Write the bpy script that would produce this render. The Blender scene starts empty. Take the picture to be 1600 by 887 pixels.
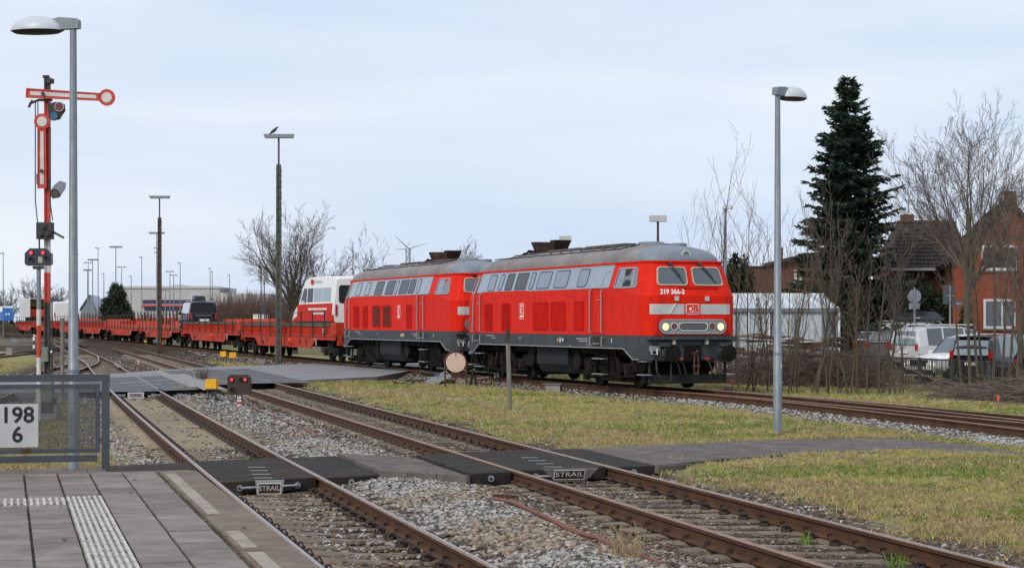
import bpy, math, random
import numpy as np
from mathutils import Vector, Matrix

S = bpy.context.scene
COL = S.collection
PI = math.pi
rnd = random.Random(7)
R = math.radians

# ------------------------------------------------------------------ camera
FPX, CX, HY, HC = 2950.0, 800.0, 502.0, 2.2      # focal length in photo pixels, principal column, horizon row, eye height
cam = bpy.data.cameras.new('camera')
cam.sensor_width = 36.0
cam.lens = 36.0 * FPX / 1600.0
cam.shift_y = (HY - 443.5) / 1600.0
cam.clip_start = 0.1
cam.clip_end = 12000.0
camo = bpy.data.objects.new('camera', cam)
COL.objects.link(camo)
camo.location = (0, 0, HC)
camo.rotation_euler = (PI / 2, 0, 0)
S.camera = camo

# ------------------------------------------------------------------ light
SUN_EL, SUN_AZ = R(38), R(215)                    # azimuth clockwise from +Y: behind the camera, to the left
w = bpy.data.worlds.new('World')
S.world = w
w.use_nodes = True
nt = w.node_tree
nt.nodes.clear()
N = nt.nodes.new
sky = N('ShaderNodeTexSky')
sky.sky_type = 'NISHITA'
sky.sun_disc = False
sky.sun_elevation = SUN_EL
sky.sun_rotation = SUN_AZ
tc = N('ShaderNodeTexCoord')
mp = N('ShaderNodeMapping')
mp.inputs['Scale'].default_value = (1.0, 1.0, 5.5)
n1 = N('ShaderNodeTexNoise'); n1.inputs['Scale'].default_value = 2.6; n1.inputs['Detail'].default_value = 6; n1.inputs['Roughness'].default_value = .5
n1.inputs['Distortion'].default_value = .3
cr = N('ShaderNodeValToRGB')
cr.color_ramp.elements[0].position = .34; cr.color_ramp.elements[0].color = (.49, .58, .735, 1)
cr.color_ramp.elements[1].position = .66; cr.color_ramp.elements[1].color = (.67, .715, .785, 1)
b1 = N('ShaderNodeBackground'); b1.inputs['Strength'].default_value = .10
b2 = N('ShaderNodeBackground'); b2.inputs['Strength'].default_value = 1.0
mx = N('ShaderNodeMixShader'); mx.inputs[0].default_value = .93      # a nearly closed cloud deck over the blue
out = N('ShaderNodeOutputWorld')
L = nt.links.new
L(tc.outputs['Generated'], mp.inputs['Vector']); L(mp.outputs[0], n1.inputs['Vector']); L(n1.outputs[0], cr.inputs[0])
L(sky.outputs[0], b1.inputs[0]); L(cr.outputs[0], b2.inputs[0])
L(b1.outputs[0], mx.inputs[1]); L(b2.outputs[0], mx.inputs[2]); L(mx.outputs[0], out.inputs[0])
sl = bpy.data.lights.new('sun', 'SUN')
sl.energy = 1.5
sl.angle = R(14)
sl.color = (1, .91, .78)
so = bpy.data.objects.new('sun', sl)
COL.objects.link(so)
sd = Vector((math.sin(SUN_AZ) * math.cos(SUN_EL), math.cos(SUN_AZ) * math.cos(SUN_EL), math.sin(SUN_EL)))
so.rotation_euler = sd.to_track_quat('Z', 'Y').to_euler()
so.location = (0, 0, 60)
S.view_settings.view_transform = 'Standard'
S.view_settings.look = 'None'
S.view_settings.exposure = 0.36
S.view_settings.gamma = 1.0

# ------------------------------------------------------------------ materials
def mat(name, col, rough=.6, metal=0., var=.15, scale=6., col2=None, bump=0., bscale=None, spec=.5, emit=None, estr=0., rand=0., stretch=None, coat=0., thr=None):
    m = bpy.data.materials.new(name)
    m.use_nodes = True
    t = m.node_tree
    p = t.nodes['Principled BSDF']
    p.inputs['Roughness'].default_value = rough
    p.inputs['Metallic'].default_value = metal
    p.inputs['Specular IOR Level'].default_value = spec
    if coat: p.inputs['Coat Weight'].default_value = coat
    if emit:
        p.inputs['Emission Color'].default_value = (*emit, 1); p.inputs['Emission Strength'].default_value = estr
    tcn = t.nodes.new('ShaderNodeTexCoord')
    vec = tcn.outputs['Object']
    if stretch:
        mpn = t.nodes.new('ShaderNodeMapping'); mpn.inputs['Scale'].default_value = stretch
        t.links.new(vec, mpn.inputs['Vector']); vec = mpn.outputs[0]
    no = t.nodes.new('ShaderNodeTexNoise'); no.inputs['Scale'].default_value = scale; no.inputs['Detail'].default_value = 7; no.inputs['Roughness'].default_value = .62
    t.links.new(vec, no.inputs['Vector'])
    ra = t.nodes.new('ShaderNodeValToRGB')
    c2 = col2 if col2 else tuple(min(1, c * (1 - var)) for c in col)
    c1 = col if col2 else tuple(min(1, c * (1 + var)) for c in col)
    a, b = thr if thr else (.32, .68)
    ra.color_ramp.elements[0].position = a; ra.color_ramp.elements[0].color = (*c2, 1)
    ra.color_ramp.elements[1].position = b; ra.color_ramp.elements[1].color = (*c1, 1)
    t.links.new(no.outputs[0], ra.inputs[0])
    res = ra.outputs[0]
    if rand:
        oi = t.nodes.new('ShaderNodeObjectInfo')
        hs = t.nodes.new('ShaderNodeHueSaturation')
        mr = t.nodes.new('ShaderNodeMapRange'); mr.inputs[3].default_value = 1 - rand; mr.inputs[4].default_value = 1 + rand
        t.links.new(oi.outputs['Random'], mr.inputs[0]); t.links.new(mr.outputs[0], hs.inputs['Value']); t.links.new(res, hs.inputs['Color'])
        res = hs.outputs[0]
    t.links.new(res, p.inputs['Base Color'])
    if bump:
        nb = t.nodes.new('ShaderNodeTexNoise'); nb.inputs['Scale'].default_value = bscale or scale * 4; nb.inputs['Detail'].default_value = 5
        t.links.new(vec, nb.inputs['Vector'])
        bp = t.nodes.new('ShaderNodeBump'); bp.inputs['Strength'].default_value = min(1, bump); bp.inputs['Distance'].default_value = .02
        t.links.new(nb.outputs[0], bp.inputs['Height']); t.links.new(bp.outputs[0], p.inputs['Normal'])
    return m

M = {}
M['red'] = mat('loco_red', (.74, .024, .012), .5, col2=(.56, .022, .013), scale=2.2, stretch=(2.5, 2.5, .45), thr=(.28, .55), bump=.08, bscale=9, spec=.05)
M['redd'] = mat('faded_red', (.46, .010, .007), .6, var=.25, scale=5, spec=.04)
M['grilled'] = mat('grille_brown_red', (.16, .03, .018), .7, var=.2, scale=5, spec=.1)
M['redm'] = mat('hatch_red', (.62, .014, .008), .6, var=.12, scale=3, spec=.04)
M['grey'] = mat('loco_grey', (.048, .056, .063), .55, spec=.25, var=.2, scale=3, bump=.05)
M['roof'] = mat('roof_grime', (.27, .24, .232), .6, col2=(.15, .132, .128), scale=1.3, stretch=(1, 1, 1))
M['roofb'] = mat('roof_bluegrey', (.18, .21, .245), .5, var=.14, scale=3)
M['stackbrown'] = mat('sooty_brown', (.075, .042, .032), .8, col2=(.02, .014, .012), scale=4, spec=.15)
M['tank'] = mat('tank_grey', (.028, .031, .035), .65, var=.2, scale=3, spec=.1)
M['roofplate'] = mat('roof_plate', (.095, .083, .078), .7, var=.2, scale=4)
M['vanblack'] = mat('van_navy_black', (.010, .012, .022), .3, spec=.3)
M['dglass'] = mat('tinted_glass', (.012, .014, .018), .2, spec=.3)
M['black'] = mat('sooty_black', (.016, .015, .014), .7, var=.4, scale=5)
M['under'] = mat('underframe_shade_dirt', (.016, .014, .012), .85, spec=.15, col2=(.007, .0065, .006), scale=4)  # dirt tone, darkened to carry the shade under the train
M['bogie'] = mat('bogie_shade_dirt', (.026, .021, .018), .85, spec=.15, col2=(.010, .0085, .0075), scale=6)  # dirty bogie colour with the shade beneath the engine mixed in
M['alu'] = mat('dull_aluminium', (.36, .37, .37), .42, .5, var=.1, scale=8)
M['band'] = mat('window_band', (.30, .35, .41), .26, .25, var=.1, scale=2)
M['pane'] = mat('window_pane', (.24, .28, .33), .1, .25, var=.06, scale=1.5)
M['paned'] = mat('dark_grille', (.05, .055, .062), .35, .2, var=.15, scale=18, stretch=(1, 1, 9))
M['glass'] = mat('windscreen_glass', (.075, .09, .10), .05, .0, var=.15, scale=2, spec=.9, coat=.4)
M['dark'] = mat('dark_opening', (.008, .008, .009), .6)
M['rubber'] = mat('rubber', (.018, .018, .019), .75, var=.3, scale=9)
M['ltgrey'] = mat('light_grey_paint', (.50, .51, .50), .5, var=.1, scale=4)
M['white'] = mat('white_paint', (.76, .77, .77), .45, var=.06, scale=4)
M['cream'] = mat('window_frame_cream', (.42, .38, .30), .5, var=.15, scale=9)
M['lamp'] = mat('headlamp_lit', (.9, .7, .4), .3, emit=(1, .72, .34), estr=.75)
M['redlens'] = mat('red_lens', (.16, .012, .012), .15, spec=.8)
M['redlit'] = mat('red_lamp_lit', (.9, .05, .05), .3, emit=(1, .05, .06), estr=1.25)
M['brown'] = mat('rusty_brown', (.10, .045, .025), .8, col2=(.05, .026, .018), scale=9)
M['rail'] = mat('rail_rust', (.118, .054, .024), .75, spec=.25, col2=(.055, .027, .015), scale=7, bump=.2, stretch=(1, .25, 1))
M['railtop'] = mat('rail_polished', (.40, .38, .37), .33, .85, col2=(.30, .24, .20), scale=3, stretch=(8, .4, 1))
M['railtopr'] = mat('rail_top_rusty', (.30, .18, .105), .5, .3, col2=(.20, .105, .058), scale=3, stretch=(8, .4, 1))
M['sleeper'] = mat('sleeper_concrete', (.235, .19, .14), .92, col2=(.12, .094, .068), scale=5, bump=.5, bscale=40, rand=.18)
M['sleepers'] = mat('sleeper_sandy', (.30, .25, .175), .92, col2=(.20, .16, .11), scale=5, bump=.4, bscale=40, rand=.1)
M['clip'] = mat('clip_rust', (.055, .034, .024), .8, col2=(.03, .02, .015), scale=20)
M['galv'] = mat('galvanised_steel', (.27, .30, .33), .5, .35, col2=(.19, .215, .24), scale=5, stretch=(2, 2, .7))
M['galvl'] = mat('lamp_dome_white', (.52, .56, .60), .4, var=.06, scale=3)
M['fence'] = mat('anthracite_paint', (.06, .068, .082), .45, var=.15, scale=6)
M['mesh'] = mat('mesh_wire', (.075, .078, .08), .6, var=.1, scale=6)
M['slab'] = mat('paving_slab', (.275, .243, .217), .95, col2=(.175, .154, .138), scale=3.2, bump=.5, bscale=70, rand=.16, spec=.15)
M['slabj'] = mat('mossy_joint', (.15, .125, .055), .95, col2=(.028, .024, .018), scale=6, thr=(.5, .64))
M['edge'] = mat('platform_edge_concrete', (.23, .19, .15), .9, spec=.15, col2=(.145, .113, .085), scale=3.5, bump=.3, bscale=70)
M['tact'] = mat('tactile_white', (.56, .53, .49), .85, col2=(.34, .31, .28), scale=8, thr=(.3, .55), bump=.2, spec=.15)
M['tactd'] = mat('tactile_base', (.34, .31, .28), .9, col2=(.12, .11, .10), scale=13, thr=(.38, .58), spec=.1)
M['paintw'] = mat('worn_white_paint', (.33, .285, .23), .9, col2=(.22, .18, .14), scale=6, thr=(.3, .55))
M['asph'] = mat('asphalt', (.14, .143, .154), .85, spec=.2, col2=(.10, .102, .112), scale=2.2, bump=.3, bscale=120)
M['asphl'] = mat('asphalt_worn', (.27, .272, .28), .85, spec=.2, col2=(.195, .198, .206), scale=1.6, bump=.3, bscale=120, stretch=(.5, 2, 1))
M['conc'] = mat('concrete', (.30, .285, .265), .85, col2=(.21, .198, .183), scale=2, bump=.2)
M['strail'] = mat('crossing_rubber', (.034, .030, .027), .85, col2=(.068, .047, .030), scale=1.6, bump=.3, bscale=60, spec=.15, thr=(.3, .5))
M['path'] = mat('path_slab', (.175, .15, .138), .95, col2=(.11, .095, .088), spec=.15, scale=2.4, bump=.3, bscale=60, rand=.08)
M['road_line'] = mat('road_line', (.52, .52, .52), .7, col2=(.30, .30, .31), scale=5)
M['yellow'] = mat('yellow_box', (.80, .40, .008), .5, var=.08, scale=5)
M['wood'] = mat('weathered_wood', (.26, .235, .20), .9, col2=(.13, .115, .10), scale=8, stretch=(6, 6, .5), bump=.3)
M['woodd'] = mat('dark_wood', (.075, .058, .045), .9, col2=(.035, .028, .022), scale=8, stretch=(6, 6, .5))
M['disc'] = mat('pinkish_white_disc', (.66, .50, .40), .6, var=.05, scale=3)
M['sigred'] = mat('signal_red', (.52, .05, .028), .5, var=.15, scale=5)
M['sigwhite'] = mat('signal_white', (.62, .60, .57), .5, var=.12, scale=5)
M['sigdark'] = mat('mast_dark', (.045, .04, .035), .7, var=.3, scale=6)
M['siggreen'] = mat('grey_green_box', (.17, .20, .17), .6, var=.15, scale=6)
M['bluelens'] = mat('blue_lens', (.01, .11, .22), .12, spec=.9)
M['brownlens'] = mat('brown_lens', (.06, .03, .02), .2, spec=.8)
M['wred'] = mat('wagon_red', (.52, .046, .018), .6, spec=.15, col2=(.34, .030, .015), scale=1.4, bump=.1, thr=(.25, .6))
M['wredl'] = mat('wagon_red_bright', (.64, .072, .030), .6, spec=.12, var=.1, scale=2)
M['plank'] = mat('worn_plank', (.13, .105, .085), .9, col2=(.07, .055, .045), scale=5, stretch=(.4, 4, 4))
M['stake'] = mat('dark_stake', (.05, .033, .026), .75, var=.3, scale=8)
M['vanred'] = mat('van_red', (.60, .022, .014), .5, var=.06, spec=.12)
M['vanwhite'] = mat('van_white', (.78, .78, .76), .3, var=.03, coat=.3)
M['carblack'] = mat('car_black', (.014, .016, .022), .22, var=.1, coat=.6)
M['cargrey'] = mat('car_grey', (.16, .155, .155), .3, .3, var=.05, coat=.4)
M['carsilver'] = mat('car_silver', (.60, .61, .62), .3, .1, var=.04, coat=.4)
M['carwhite'] = mat('car_white', (.86, .87, .87), .28, var=.03, coat=.5)
M['carglass'] = mat('car_glass', (.06, .075, .085), .06, spec=.9, var=.1, coat=.5)
M['carglassl'] = mat('car_glass_sky', (.22, .28, .31), .08, spec=.9, var=.1, coat=.5)  # paler copy of the car glass, sky reflection put into its colour
M['tyre'] = mat('tyre', (.017, .017, .017), .8)
M['rim'] = mat('rim', (.32, .33, .34), .35, .7)
M['tail'] = mat('tail_lamp', (.40, .012, .01), .2, coat=.5)
M['bark'] = mat('bark', (.10, .085, .066), .92, col2=(.055, .046, .037), scale=7, stretch=(3, 3, .7), bump=.4)
M['barkg'] = mat('bark_mossy', (.115, .098, .068), .92, col2=(.062, .052, .038), scale=5, bump=.3)
M['twig'] = mat('twig', (.095, .072, .056), .9, var=.25, scale=3)
M['twigl'] = mat('twig_pale', (.12, .094, .072), .9, var=.3, scale=3)
M['twigr'] = mat('twig_reddish', (.12, .072, .052), .9, var=.3, scale=.4)
M['needle'] = mat('spruce_needle', (.045, .078, .048), .7, col2=(.014, .030, .020), scale=2.4, spec=.25)
M['pine'] = mat('pine_needle', (.045, .062, .032), .7, col2=(.018, .030, .020), scale=.9, spec=.25)
M['leafd'] = mat('dark_evergreen', (.022, .036, .014), .6, col2=(.009, .018, .008), scale=1.3, spec=.3)
M['grass'] = mat('grass_blade', (.265, .295, .068), .8, col2=(.43, .375, .155), scale=.35, spec=.2, rand=.4)
M['grassd'] = mat('grass_dry', (.49, .385, .21), .85, col2=(.28, .215, .115), scale=.5, spec=.2, rand=.4)
M['tufty'] = mat('grass_green', (.13, .22, .035), .8, var=.25, scale=2, spec=.2)
M['stonea'] = mat('stone_grey', (.37, .355, .335), .85, col2=(.15, .143, .134), scale=9, rand=.8)
M['stoneb'] = mat('stone_tan', (.31, .25, .18), .9, col2=(.17, .13, .095), scale=9, rand=.5)
M['stonec'] = mat('stone_brown', (.125, .088, .062), .9, col2=(.07, .05, .037), scale=9, rand=.5)
M['tilesr'] = mat('roof_tile', (.068, .054, .047), .85, spec=.2, col2=(.032, .026, .023), scale=3, rand=.1)
M['metalroof'] = mat('metal_roof', (.30, .34, .40), .45, .3, var=.1, scale=2)
M['facade'] = mat('pale_cladding', (.46, .455, .44), .7, var=.08, scale=.5, stretch=(1, 1, 4))
M['bluewin'] = mat('blue_glazing', (.012, .03, .10), .15, var=.3, scale=.6, spec=.8)
M['pred'] = mat('pale_red_band', (.58, .10, .07), .6)
M['glassw'] = mat('greenhouse_glazing', (.50, .56, .60), .25, .0, var=.12, scale=.9, spec=.6)
M['turb'] = mat('turbine_haze_grey', (.36, .41, .48), .6, var=.05)  # blue-grey puts the distant haze into the turbine colour
M['orange'] = mat('orange_tip', (.85, .09, .035), .5, emit=None)
M['soil'] = mat('bare_soil', (.10, .075, .05), .95, col2=(.055, .042, .03), scale=3, bump=.4)
M['pipe'] = mat('brick_red_pipe', (.21, .075, .05), .75, col2=(.16, .06, .042), scale=6)
M['sheet'] = mat('grey_sheet', (.22, .22, .22), .7, col2=(.12, .118, .115), scale=5)
M['bluep'] = mat('blue_plastic', (.02, .12, .33), .5)
M['deepblue'] = mat('truck_blue', (.05, .075, .19), .5, var=.15, scale=1)
M['lightblue'] = mat('cab_blue', (.03, .17, .52), .45, var=.08)
M['yelgreen'] = mat('tarp_yellow', (.36, .31, .06), .6, col2=(.14, .18, .05), scale=1.2)
M['bird'] = mat('crow_black', (.008, .008, .01), .5)

def brickmat(name, c1, c2, mortar, bw=.24, bh=.075):
    m = bpy.data.materials.new(name); m.use_nodes = True; t = m.node_tree; p = t.nodes['Principled BSDF']
    tcn = t.nodes.new('ShaderNodeTexCoord'); mpn = t.nodes.new('ShaderNodeMapping'); mpn.inputs['Rotation'].default_value = (PI / 2, 0, 0)
    t.links.new(tcn.outputs['Object'], mpn.inputs[0])
    b = t.nodes.new('ShaderNodeTexBrick'); b.inputs['Scale'].default_value = 1; b.inputs['Brick Width'].default_value = bw; b.inputs['Row Height'].default_value = bh; b.inputs['Mortar Size'].default_value = .009
    b.inputs['Color1'].default_value = (*c1, 1); b.inputs['Color2'].default_value = (*c2, 1); b.inputs['Mortar'].default_value = (*mortar, 1)
    t.links.new(mpn.outputs[0], b.inputs['Vector'])
    no = t.nodes.new('ShaderNodeTexNoise'); no.inputs['Scale'].default_value = 1.3; no.inputs['Detail'].default_value = 6
    t.links.new(tcn.outputs['Object'], no.inputs[0])
    hs = t.nodes.new('ShaderNodeHueSaturation'); mr = t.nodes.new('ShaderNodeMapRange'); mr.inputs[3].default_value = .7; mr.inputs[4].default_value = 1.3
    t.links.new(no.outputs[0], mr.inputs[0]); t.links.new(mr.outputs[0], hs.inputs['Value']); t.links.new(b.outputs[0], hs.inputs['Color'])
    t.links.new(hs.outputs[0], p.inputs['Base Color']); p.inputs['Roughness'].default_value = .9
    return m
M['brickr'] = brickmat('red_brick', (.37, .070, .029), (.27, .050, .023), (.19, .10, .07))
M['brickb'] = brickmat('brown_brick', (.17, .066, .034), (.115, .046, .027), (.11, .07, .05))

# ------------------------------------------------------------------ mesh helpers
class MB:
    def __init__(s): s.v = []; s.f = []; s.m = []; s.T = None
    def add(s, vs, fs, mi=0):
        o = len(s.v)
        if s.T is not None: vs = [tuple(s.T @ Vector(v)) for v in vs]
        s.v.extend([tuple(v) for v in vs]); s.f.extend([tuple(i + o for i in f) for f in fs]); s.m.extend([mi] * len(fs))
    def box(s, c, d, mi=0, rz=0, rx=0, ry=0, tap=1.0):
        hx, hy, hz = d[0] / 2, d[1] / 2, d[2] / 2
        vs = [Vector((x * (tap if z > 0 else 1), y * (tap if z > 0 else 1), z)) for z in (-hz, hz) for (x, y) in ((-hx, -hy), (hx, -hy), (hx, hy), (-hx, hy))]
        if rz or rx or ry:
            m = Matrix.Rotation(rz, 3, 'Z') @ Matrix.Rotation(ry, 3, 'Y') @ Matrix.Rotation(rx, 3, 'X')
            vs = [m @ v for v in vs]
        C = Vector(c)
        s.add([v + C for v in vs], [(3, 2, 1, 0), (4, 5, 6, 7), (0, 1, 5, 4), (1, 2, 6, 5), (2, 3, 7, 6), (3, 0, 4, 7)], mi)
    def bar(s, p, q, wd, ht, mi=0, up=(0, 0, 1)):
        p, q = Vector(p), Vector(q); d = (q - p)
        if d.length < 1e-6: return
        dn = d.normalized(); u = Vector(up)
        if abs(dn.dot(u)) > .98: u = Vector((1, 0, 0))
        sd_ = dn.cross(u).normalized() * wd / 2; uu = sd_.cross(dn).normalized() * ht / 2
        vs = [a + k for a in (p, q) for k in (-sd_ - uu, sd_ - uu, sd_ + uu, -sd_ + uu)]
        s.add(vs, [(0, 1, 2, 3), (7, 6, 5, 4), (0, 4, 5, 1), (1, 5, 6, 2), (2, 6, 7, 3), (3, 7, 4, 0)], mi)
    def tube(s, pts, rs, n=8, mi=0, cap=True):
        pts = [Vector(p) for p in pts]
        if not hasattr(rs, '__len__'): rs = [rs] * len(pts)
        rings = []
        prev = None
        for i, p in enumerate(pts):
            d = (pts[min(i + 1, len(pts) - 1)] - pts[max(i - 1, 0)]).normalized()
            a = prev if prev is not None else (Vector((0, 0, 1)) if abs(d.z) < .9 else Vector((1, 0, 0)))
            x = (a - d * a.dot(d))
            if x.length < 1e-5: x = Vector((0, 1, 0)) - d * d.y
            x.normalize(); prev = x; y = d.cross(x)
            rings.append([p + (x * math.cos(2 * PI * k / n) + y * math.sin(2 * PI * k / n)) * rs[i] for k in range(n)])
        vs = [v for r in rings for v in r]; fs = []
        for i in range(len(pts) - 1):
            for k in range(n):
                a, b = i * n + k, i * n + (k + 1) % n
                fs.append((a, b, b + n, a + n))
        if cap:
            fs.append(tuple(range(n - 1, -1, -1))); fs.append(tuple((len(pts) - 1) * n + k for k in range(n)))
        s.add(vs, fs, mi)
    def disc(s, c, axis, r, th, n=20, mi=0):
        c = Vector(c); a = Vector(axis).normalized()
        s.tube([c - a * th / 2, c + a * th / 2], r, n, mi)
    def prism(s, poly, fn, t0, t1, mi=0):
        # poly of (u,v); fn(u,v,t) -> xyz; solid between t0 and t1
        n = len(poly)
        vs = [fn(u, v, t0) for u, v in poly] + [fn(u, v, t1) for u, v in poly]
        s.add(vs, [tuple(range(n - 1, -1, -1)), tuple(range(n, 2 * n))] + [(i, (i + 1) % n, (i + 1) % n + n, i + n) for i in range(n)], mi)
    def ring(s, outer, inner, fn, t0, t1, mi=0):
        n = len(outer)
        vs = [fn(u, v, t1) for u, v in outer] + [fn(u, v, t1) for u, v in inner] + [fn(u, v, t0) for u, v in outer] + [fn(u, v, t0) for u, v in inner]
        fs = []
        for i in range(n):
            j = (i + 1) % n
            fs += [(i, j, n + j, n + i), (2 * n + i, 2 * n + j, j, i), (n + i, n + j, 3 * n + j, 3 * n + i)]
        s.add(vs, fs, mi)
    def loft(s, rings, mi=0, close=True, caps=False):
        n = len(rings[0]); vs = [v for r in rings for v in r]; fs = []
        for i in range(len(rings) - 1):
            for k in range(n if close else n - 1):
                a, b = i * n + k, i * n + (k + 1) % n
                fs.append((a, b, b + n, a + n))
        if caps:
            fs.append(tuple(range(n - 1, -1, -1))); fs.append(tuple((len(rings) - 1) * n + k for k in range(n)))
        s.add(vs, fs, mi)
    def build(s, name, mats, parent=None, smooth=False, kind=None, sharp=None):
        me = bpy.data.meshes.new(name)
        me.from_pydata(s.v, [], s.f)
        if not isinstance(mats, (list, tuple)): mats = [mats]
        for m in mats: me.materials.append(M[m] if isinstance(m, str) else m)
        me.polygons.foreach_set('material_index', s.m)
        if smooth:
            me.polygons.foreach_set('use_smooth', [True] * len(s.f))
            try: me.set_sharp_from_angle(angle=R(sharp or 40))
            except Exception: pass
        me.update()
        return link(name, me, parent, kind)

def link(name, me, parent=None, kind=None):
    o = bpy.data.objects.new(name, me); COL.objects.link(o)
    if parent is not None: o.parent = parent
    if kind: o['kind'] = kind
    return o

def tag(o, label=None, cat=None, group=None, kind=None):
    if label: o['label'] = label
    if cat: o['category'] = cat
    if group: o['group'] = group
    if kind: o['kind'] = kind
    return o

def thing(name, label, cat, loc=(0, 0, 0), rz=0, group=None):
    o = bpy.data.objects.new(name, None); COL.objects.link(o)
    o.empty_display_size = .2
    o.location = loc; o.rotation_euler = (0, 0, rz)
    return tag(o, label, cat, group)

def dup(root, loc, rz, label=None, scale=None):
    def cp(o, par):
        c = o.copy(); COL.objects.link(c)
        if par is not None: c.parent = par
        for ch in list(o.children): cp(ch, c)
        return c
    r = cp(root, None); r.location = loc; r.rotation_euler = (0, 0, rz)
    if label: r['label'] = label
    if scale: r.scale = scale
    return r

def at(px, py, Y):                      # a point at distance Y seen at photo pixel (px, py)
    return Vector(((px - CX) / FPX * Y, Y, HC - (py - HY) / FPX * Y))
def gp(px, py, z=0.0):                  # a point on the level z
    Y = FPX * (HC - z) / (py - HY)
    return Vector(((px - CX) / FPX * Y, Y, z))
def rrect(u0, u1, v0, v1, r, n=4, sk=0.):
    pts = []
    for (cu, cv, a0) in ((u1 - r, v0 + r, -90), (u1 - r, v1 - r, 0), (u0 + r, v1 - r, 90), (u0 + r, v0 + r, 180)):
        for k in range(n + 1):
            a = R(a0 + 90 * k / n); u, v = cu + r * math.cos(a), cv + r * math.sin(a)
            pts.append((u + sk * (v - v0), v))
    return pts
def circ(u, v, r, n=20): return [(u + r * math.cos(2 * PI * k / n), v + r * math.sin(2 * PI * k / n)) for k in range(n)]

def text(s, size, m, parent, mtx, name='lettering', ext=.002, align='CENTER', bold=0., fn=None, sx=1.0):
    cu = bpy.data.curves.new(name, 'FONT'); cu.body = s; cu.size = size; cu.align_x = align; cu.align_y = 'CENTER'; cu.extrude = ext; cu.offset = bold
    cu.resolution_u = 5
    ob = bpy.data.objects.new(name, cu)
    me = bpy.data.meshes.new_from_object(ob)
    bpy.data.objects.remove(ob); bpy.data.curves.remove(cu)
    me.name = name
    for v in me.vertices:
        c = v.co.copy(); c.x *= sx
        v.co = fn(c) if fn else mtx @ c
    me.materials.clear(); me.materials.append(M[m])
    return link(name, me, parent)
def facing(origin, right, up):         # matrix: text x -> right, y -> up
    r_, u_ = Vector(right).normalized(), Vector(up).normalized(); n_ = r_.cross(u_)
    m = Matrix((r_, u_, n_)).transposed().to_4x4(); m.translation = Vector(origin)
    return m

# ------------------------------------------------------------------ alignments: x of each track's centre as a function of distance
YS = np.arange(5, 460, .5)
def align(hz, hh, ax, ay, off):
    t = -np.tan(np.radians(np.interp(YS, hz, hh)))
    X = np.concatenate([[0], np.cumsum((t[1:] + t[:-1]) / 2 * .5)])
    X = X - np.interp(ay, YS, X) + ax
    return X + off / np.cos(np.radians(np.interp(YS, hz, hh)))
XM = align([5, 30, 39, 47, 52, 84, 100, 150, 200, 300, 460], [13, 13, 13.4, 16.5, 21.1, 20.6, 18.4, 18.3, 19.5, 21.5, 23], (940 - CX) / FPX * 57.9, 57.9, .75)
Xm = lambda y: np.interp(y, YS, XM)
X1_ = np.where(YS < 100, 3.531 - .26614 * YS + 1.3057e-4 * YS ** 2, 3.531 - 26.614 + 1.3057 - .262 * (YS - 100)); X1 = lambda y: np.interp(y, YS, X1_)
X2_ = 7.55 - .2547 * YS - 1.5e-5 * YS ** 2; X2 = lambda y: np.interp(y, YS, X2_)
X0_ = np.where(YS < 92, -17.85 - .157 * (YS - 69), X1_ - 1.61 * np.clip(1 - (YS - 92) / 38, 0, 1) ** 2); X0 = lambda y: np.interp(y, YS, X0_)
Xb_ = XM + np.where(YS < 62, (62 - YS) ** 2 * .00185, 0); Xb = lambda y: np.interp(y, YS, Xb_)       # branch of the turnout in front of the engine
zm = lambda y: np.interp(y, [34, 52, 62, 124, 200], [.17, .23, .23, .42, .47])
z1 = lambda y: 0.0 * y
z2 = lambda y: .12 + 0.0 * y
def railz_v(x, y):
    a, b, c = X1(y), X2(y), Xm(y)
    b = np.maximum(b, a + 1e-3); c = np.maximum(c, b + 1e-3)
    r = np.where(x < a, 0, np.where(x < b, (x - a) / (b - a) * .12, np.where(x < c, .12 + (x - b) / (c - b) * .11, .23)))
    return r
def bump_(d, w0, w1): return np.clip((w1 - np.abs(d)) / (w1 - w0), 0, 1)
def groundz(x, y):
    x = np.asarray(x, float); y = np.asarray(y, float)
    a, b, c = X1(y), X2(y), Xm(y)
    base = np.where(x < a, -.2, np.where(x < b, -.2 + .12 * (x - a) / np.maximum(b - a, 1e-3), np.where(x < c, -.07 + (x - b) / np.maximum(c - b, 1e-3) * .05, -.02)))
    base = base + .11 * np.clip(1 - np.abs(x - (a + b) / 2) / 1.5, 0, 1) * (y < 58) * (x > a) * (x < b)
    g = base + .07 * np.clip((x - b - 1.4) / .8, 0, 1) * np.clip((c - 2.6 - x) / .8, 0, 1)
    g = g - .022 * np.maximum(bump_(x - a, 1.15, 1.5), bump_(x - b, 1.15, 1.5))
    g = g + .30 * np.clip((x - c - 15.2) / 2.5, 0, 1) * (y < 95)
    zmm = zm(y) - .185
    k = np.maximum(bump_(x - c, 1.35, 2.2), bump_(x - Xb(y), 1.35, 2.2) * (y < 62))
    return g * (1 - k) + zmm * k
# ------------------------------------------------------------------ ground
def sheet_mesh(name, V, F, m, attrs=None, kind='structure', parent=None, smooth=True):
    me = bpy.data.meshes.new(name)
    V = np.asarray(V, np.float32); F = np.asarray(F, np.int32)
    me.vertices.add(len(V)); me.vertices.foreach_set('co', V.ravel())
    k = F.shape[1]
    me.loops.add(F.size); me.loops.foreach_set('vertex_index', F.ravel())
    me.polygons.add(len(F)); me.polygons.foreach_set('loop_start', np.arange(0, F.size, k, dtype=np.int32)); me.polygons.foreach_set('loop_total', np.full(len(F), k, np.int32))
    me.materials.append(m); me.update(calc_edges=True)
    if smooth: me.polygons.foreach_set('use_smooth', [True] * len(F))
    for n_, a in (attrs or {}).items():
        at_ = me.attributes.new(n_, 'FLOAT', 'POINT'); at_.data.foreach_set('value', np.asarray(a, np.float32))
    return link(name, me, parent, kind)

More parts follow.
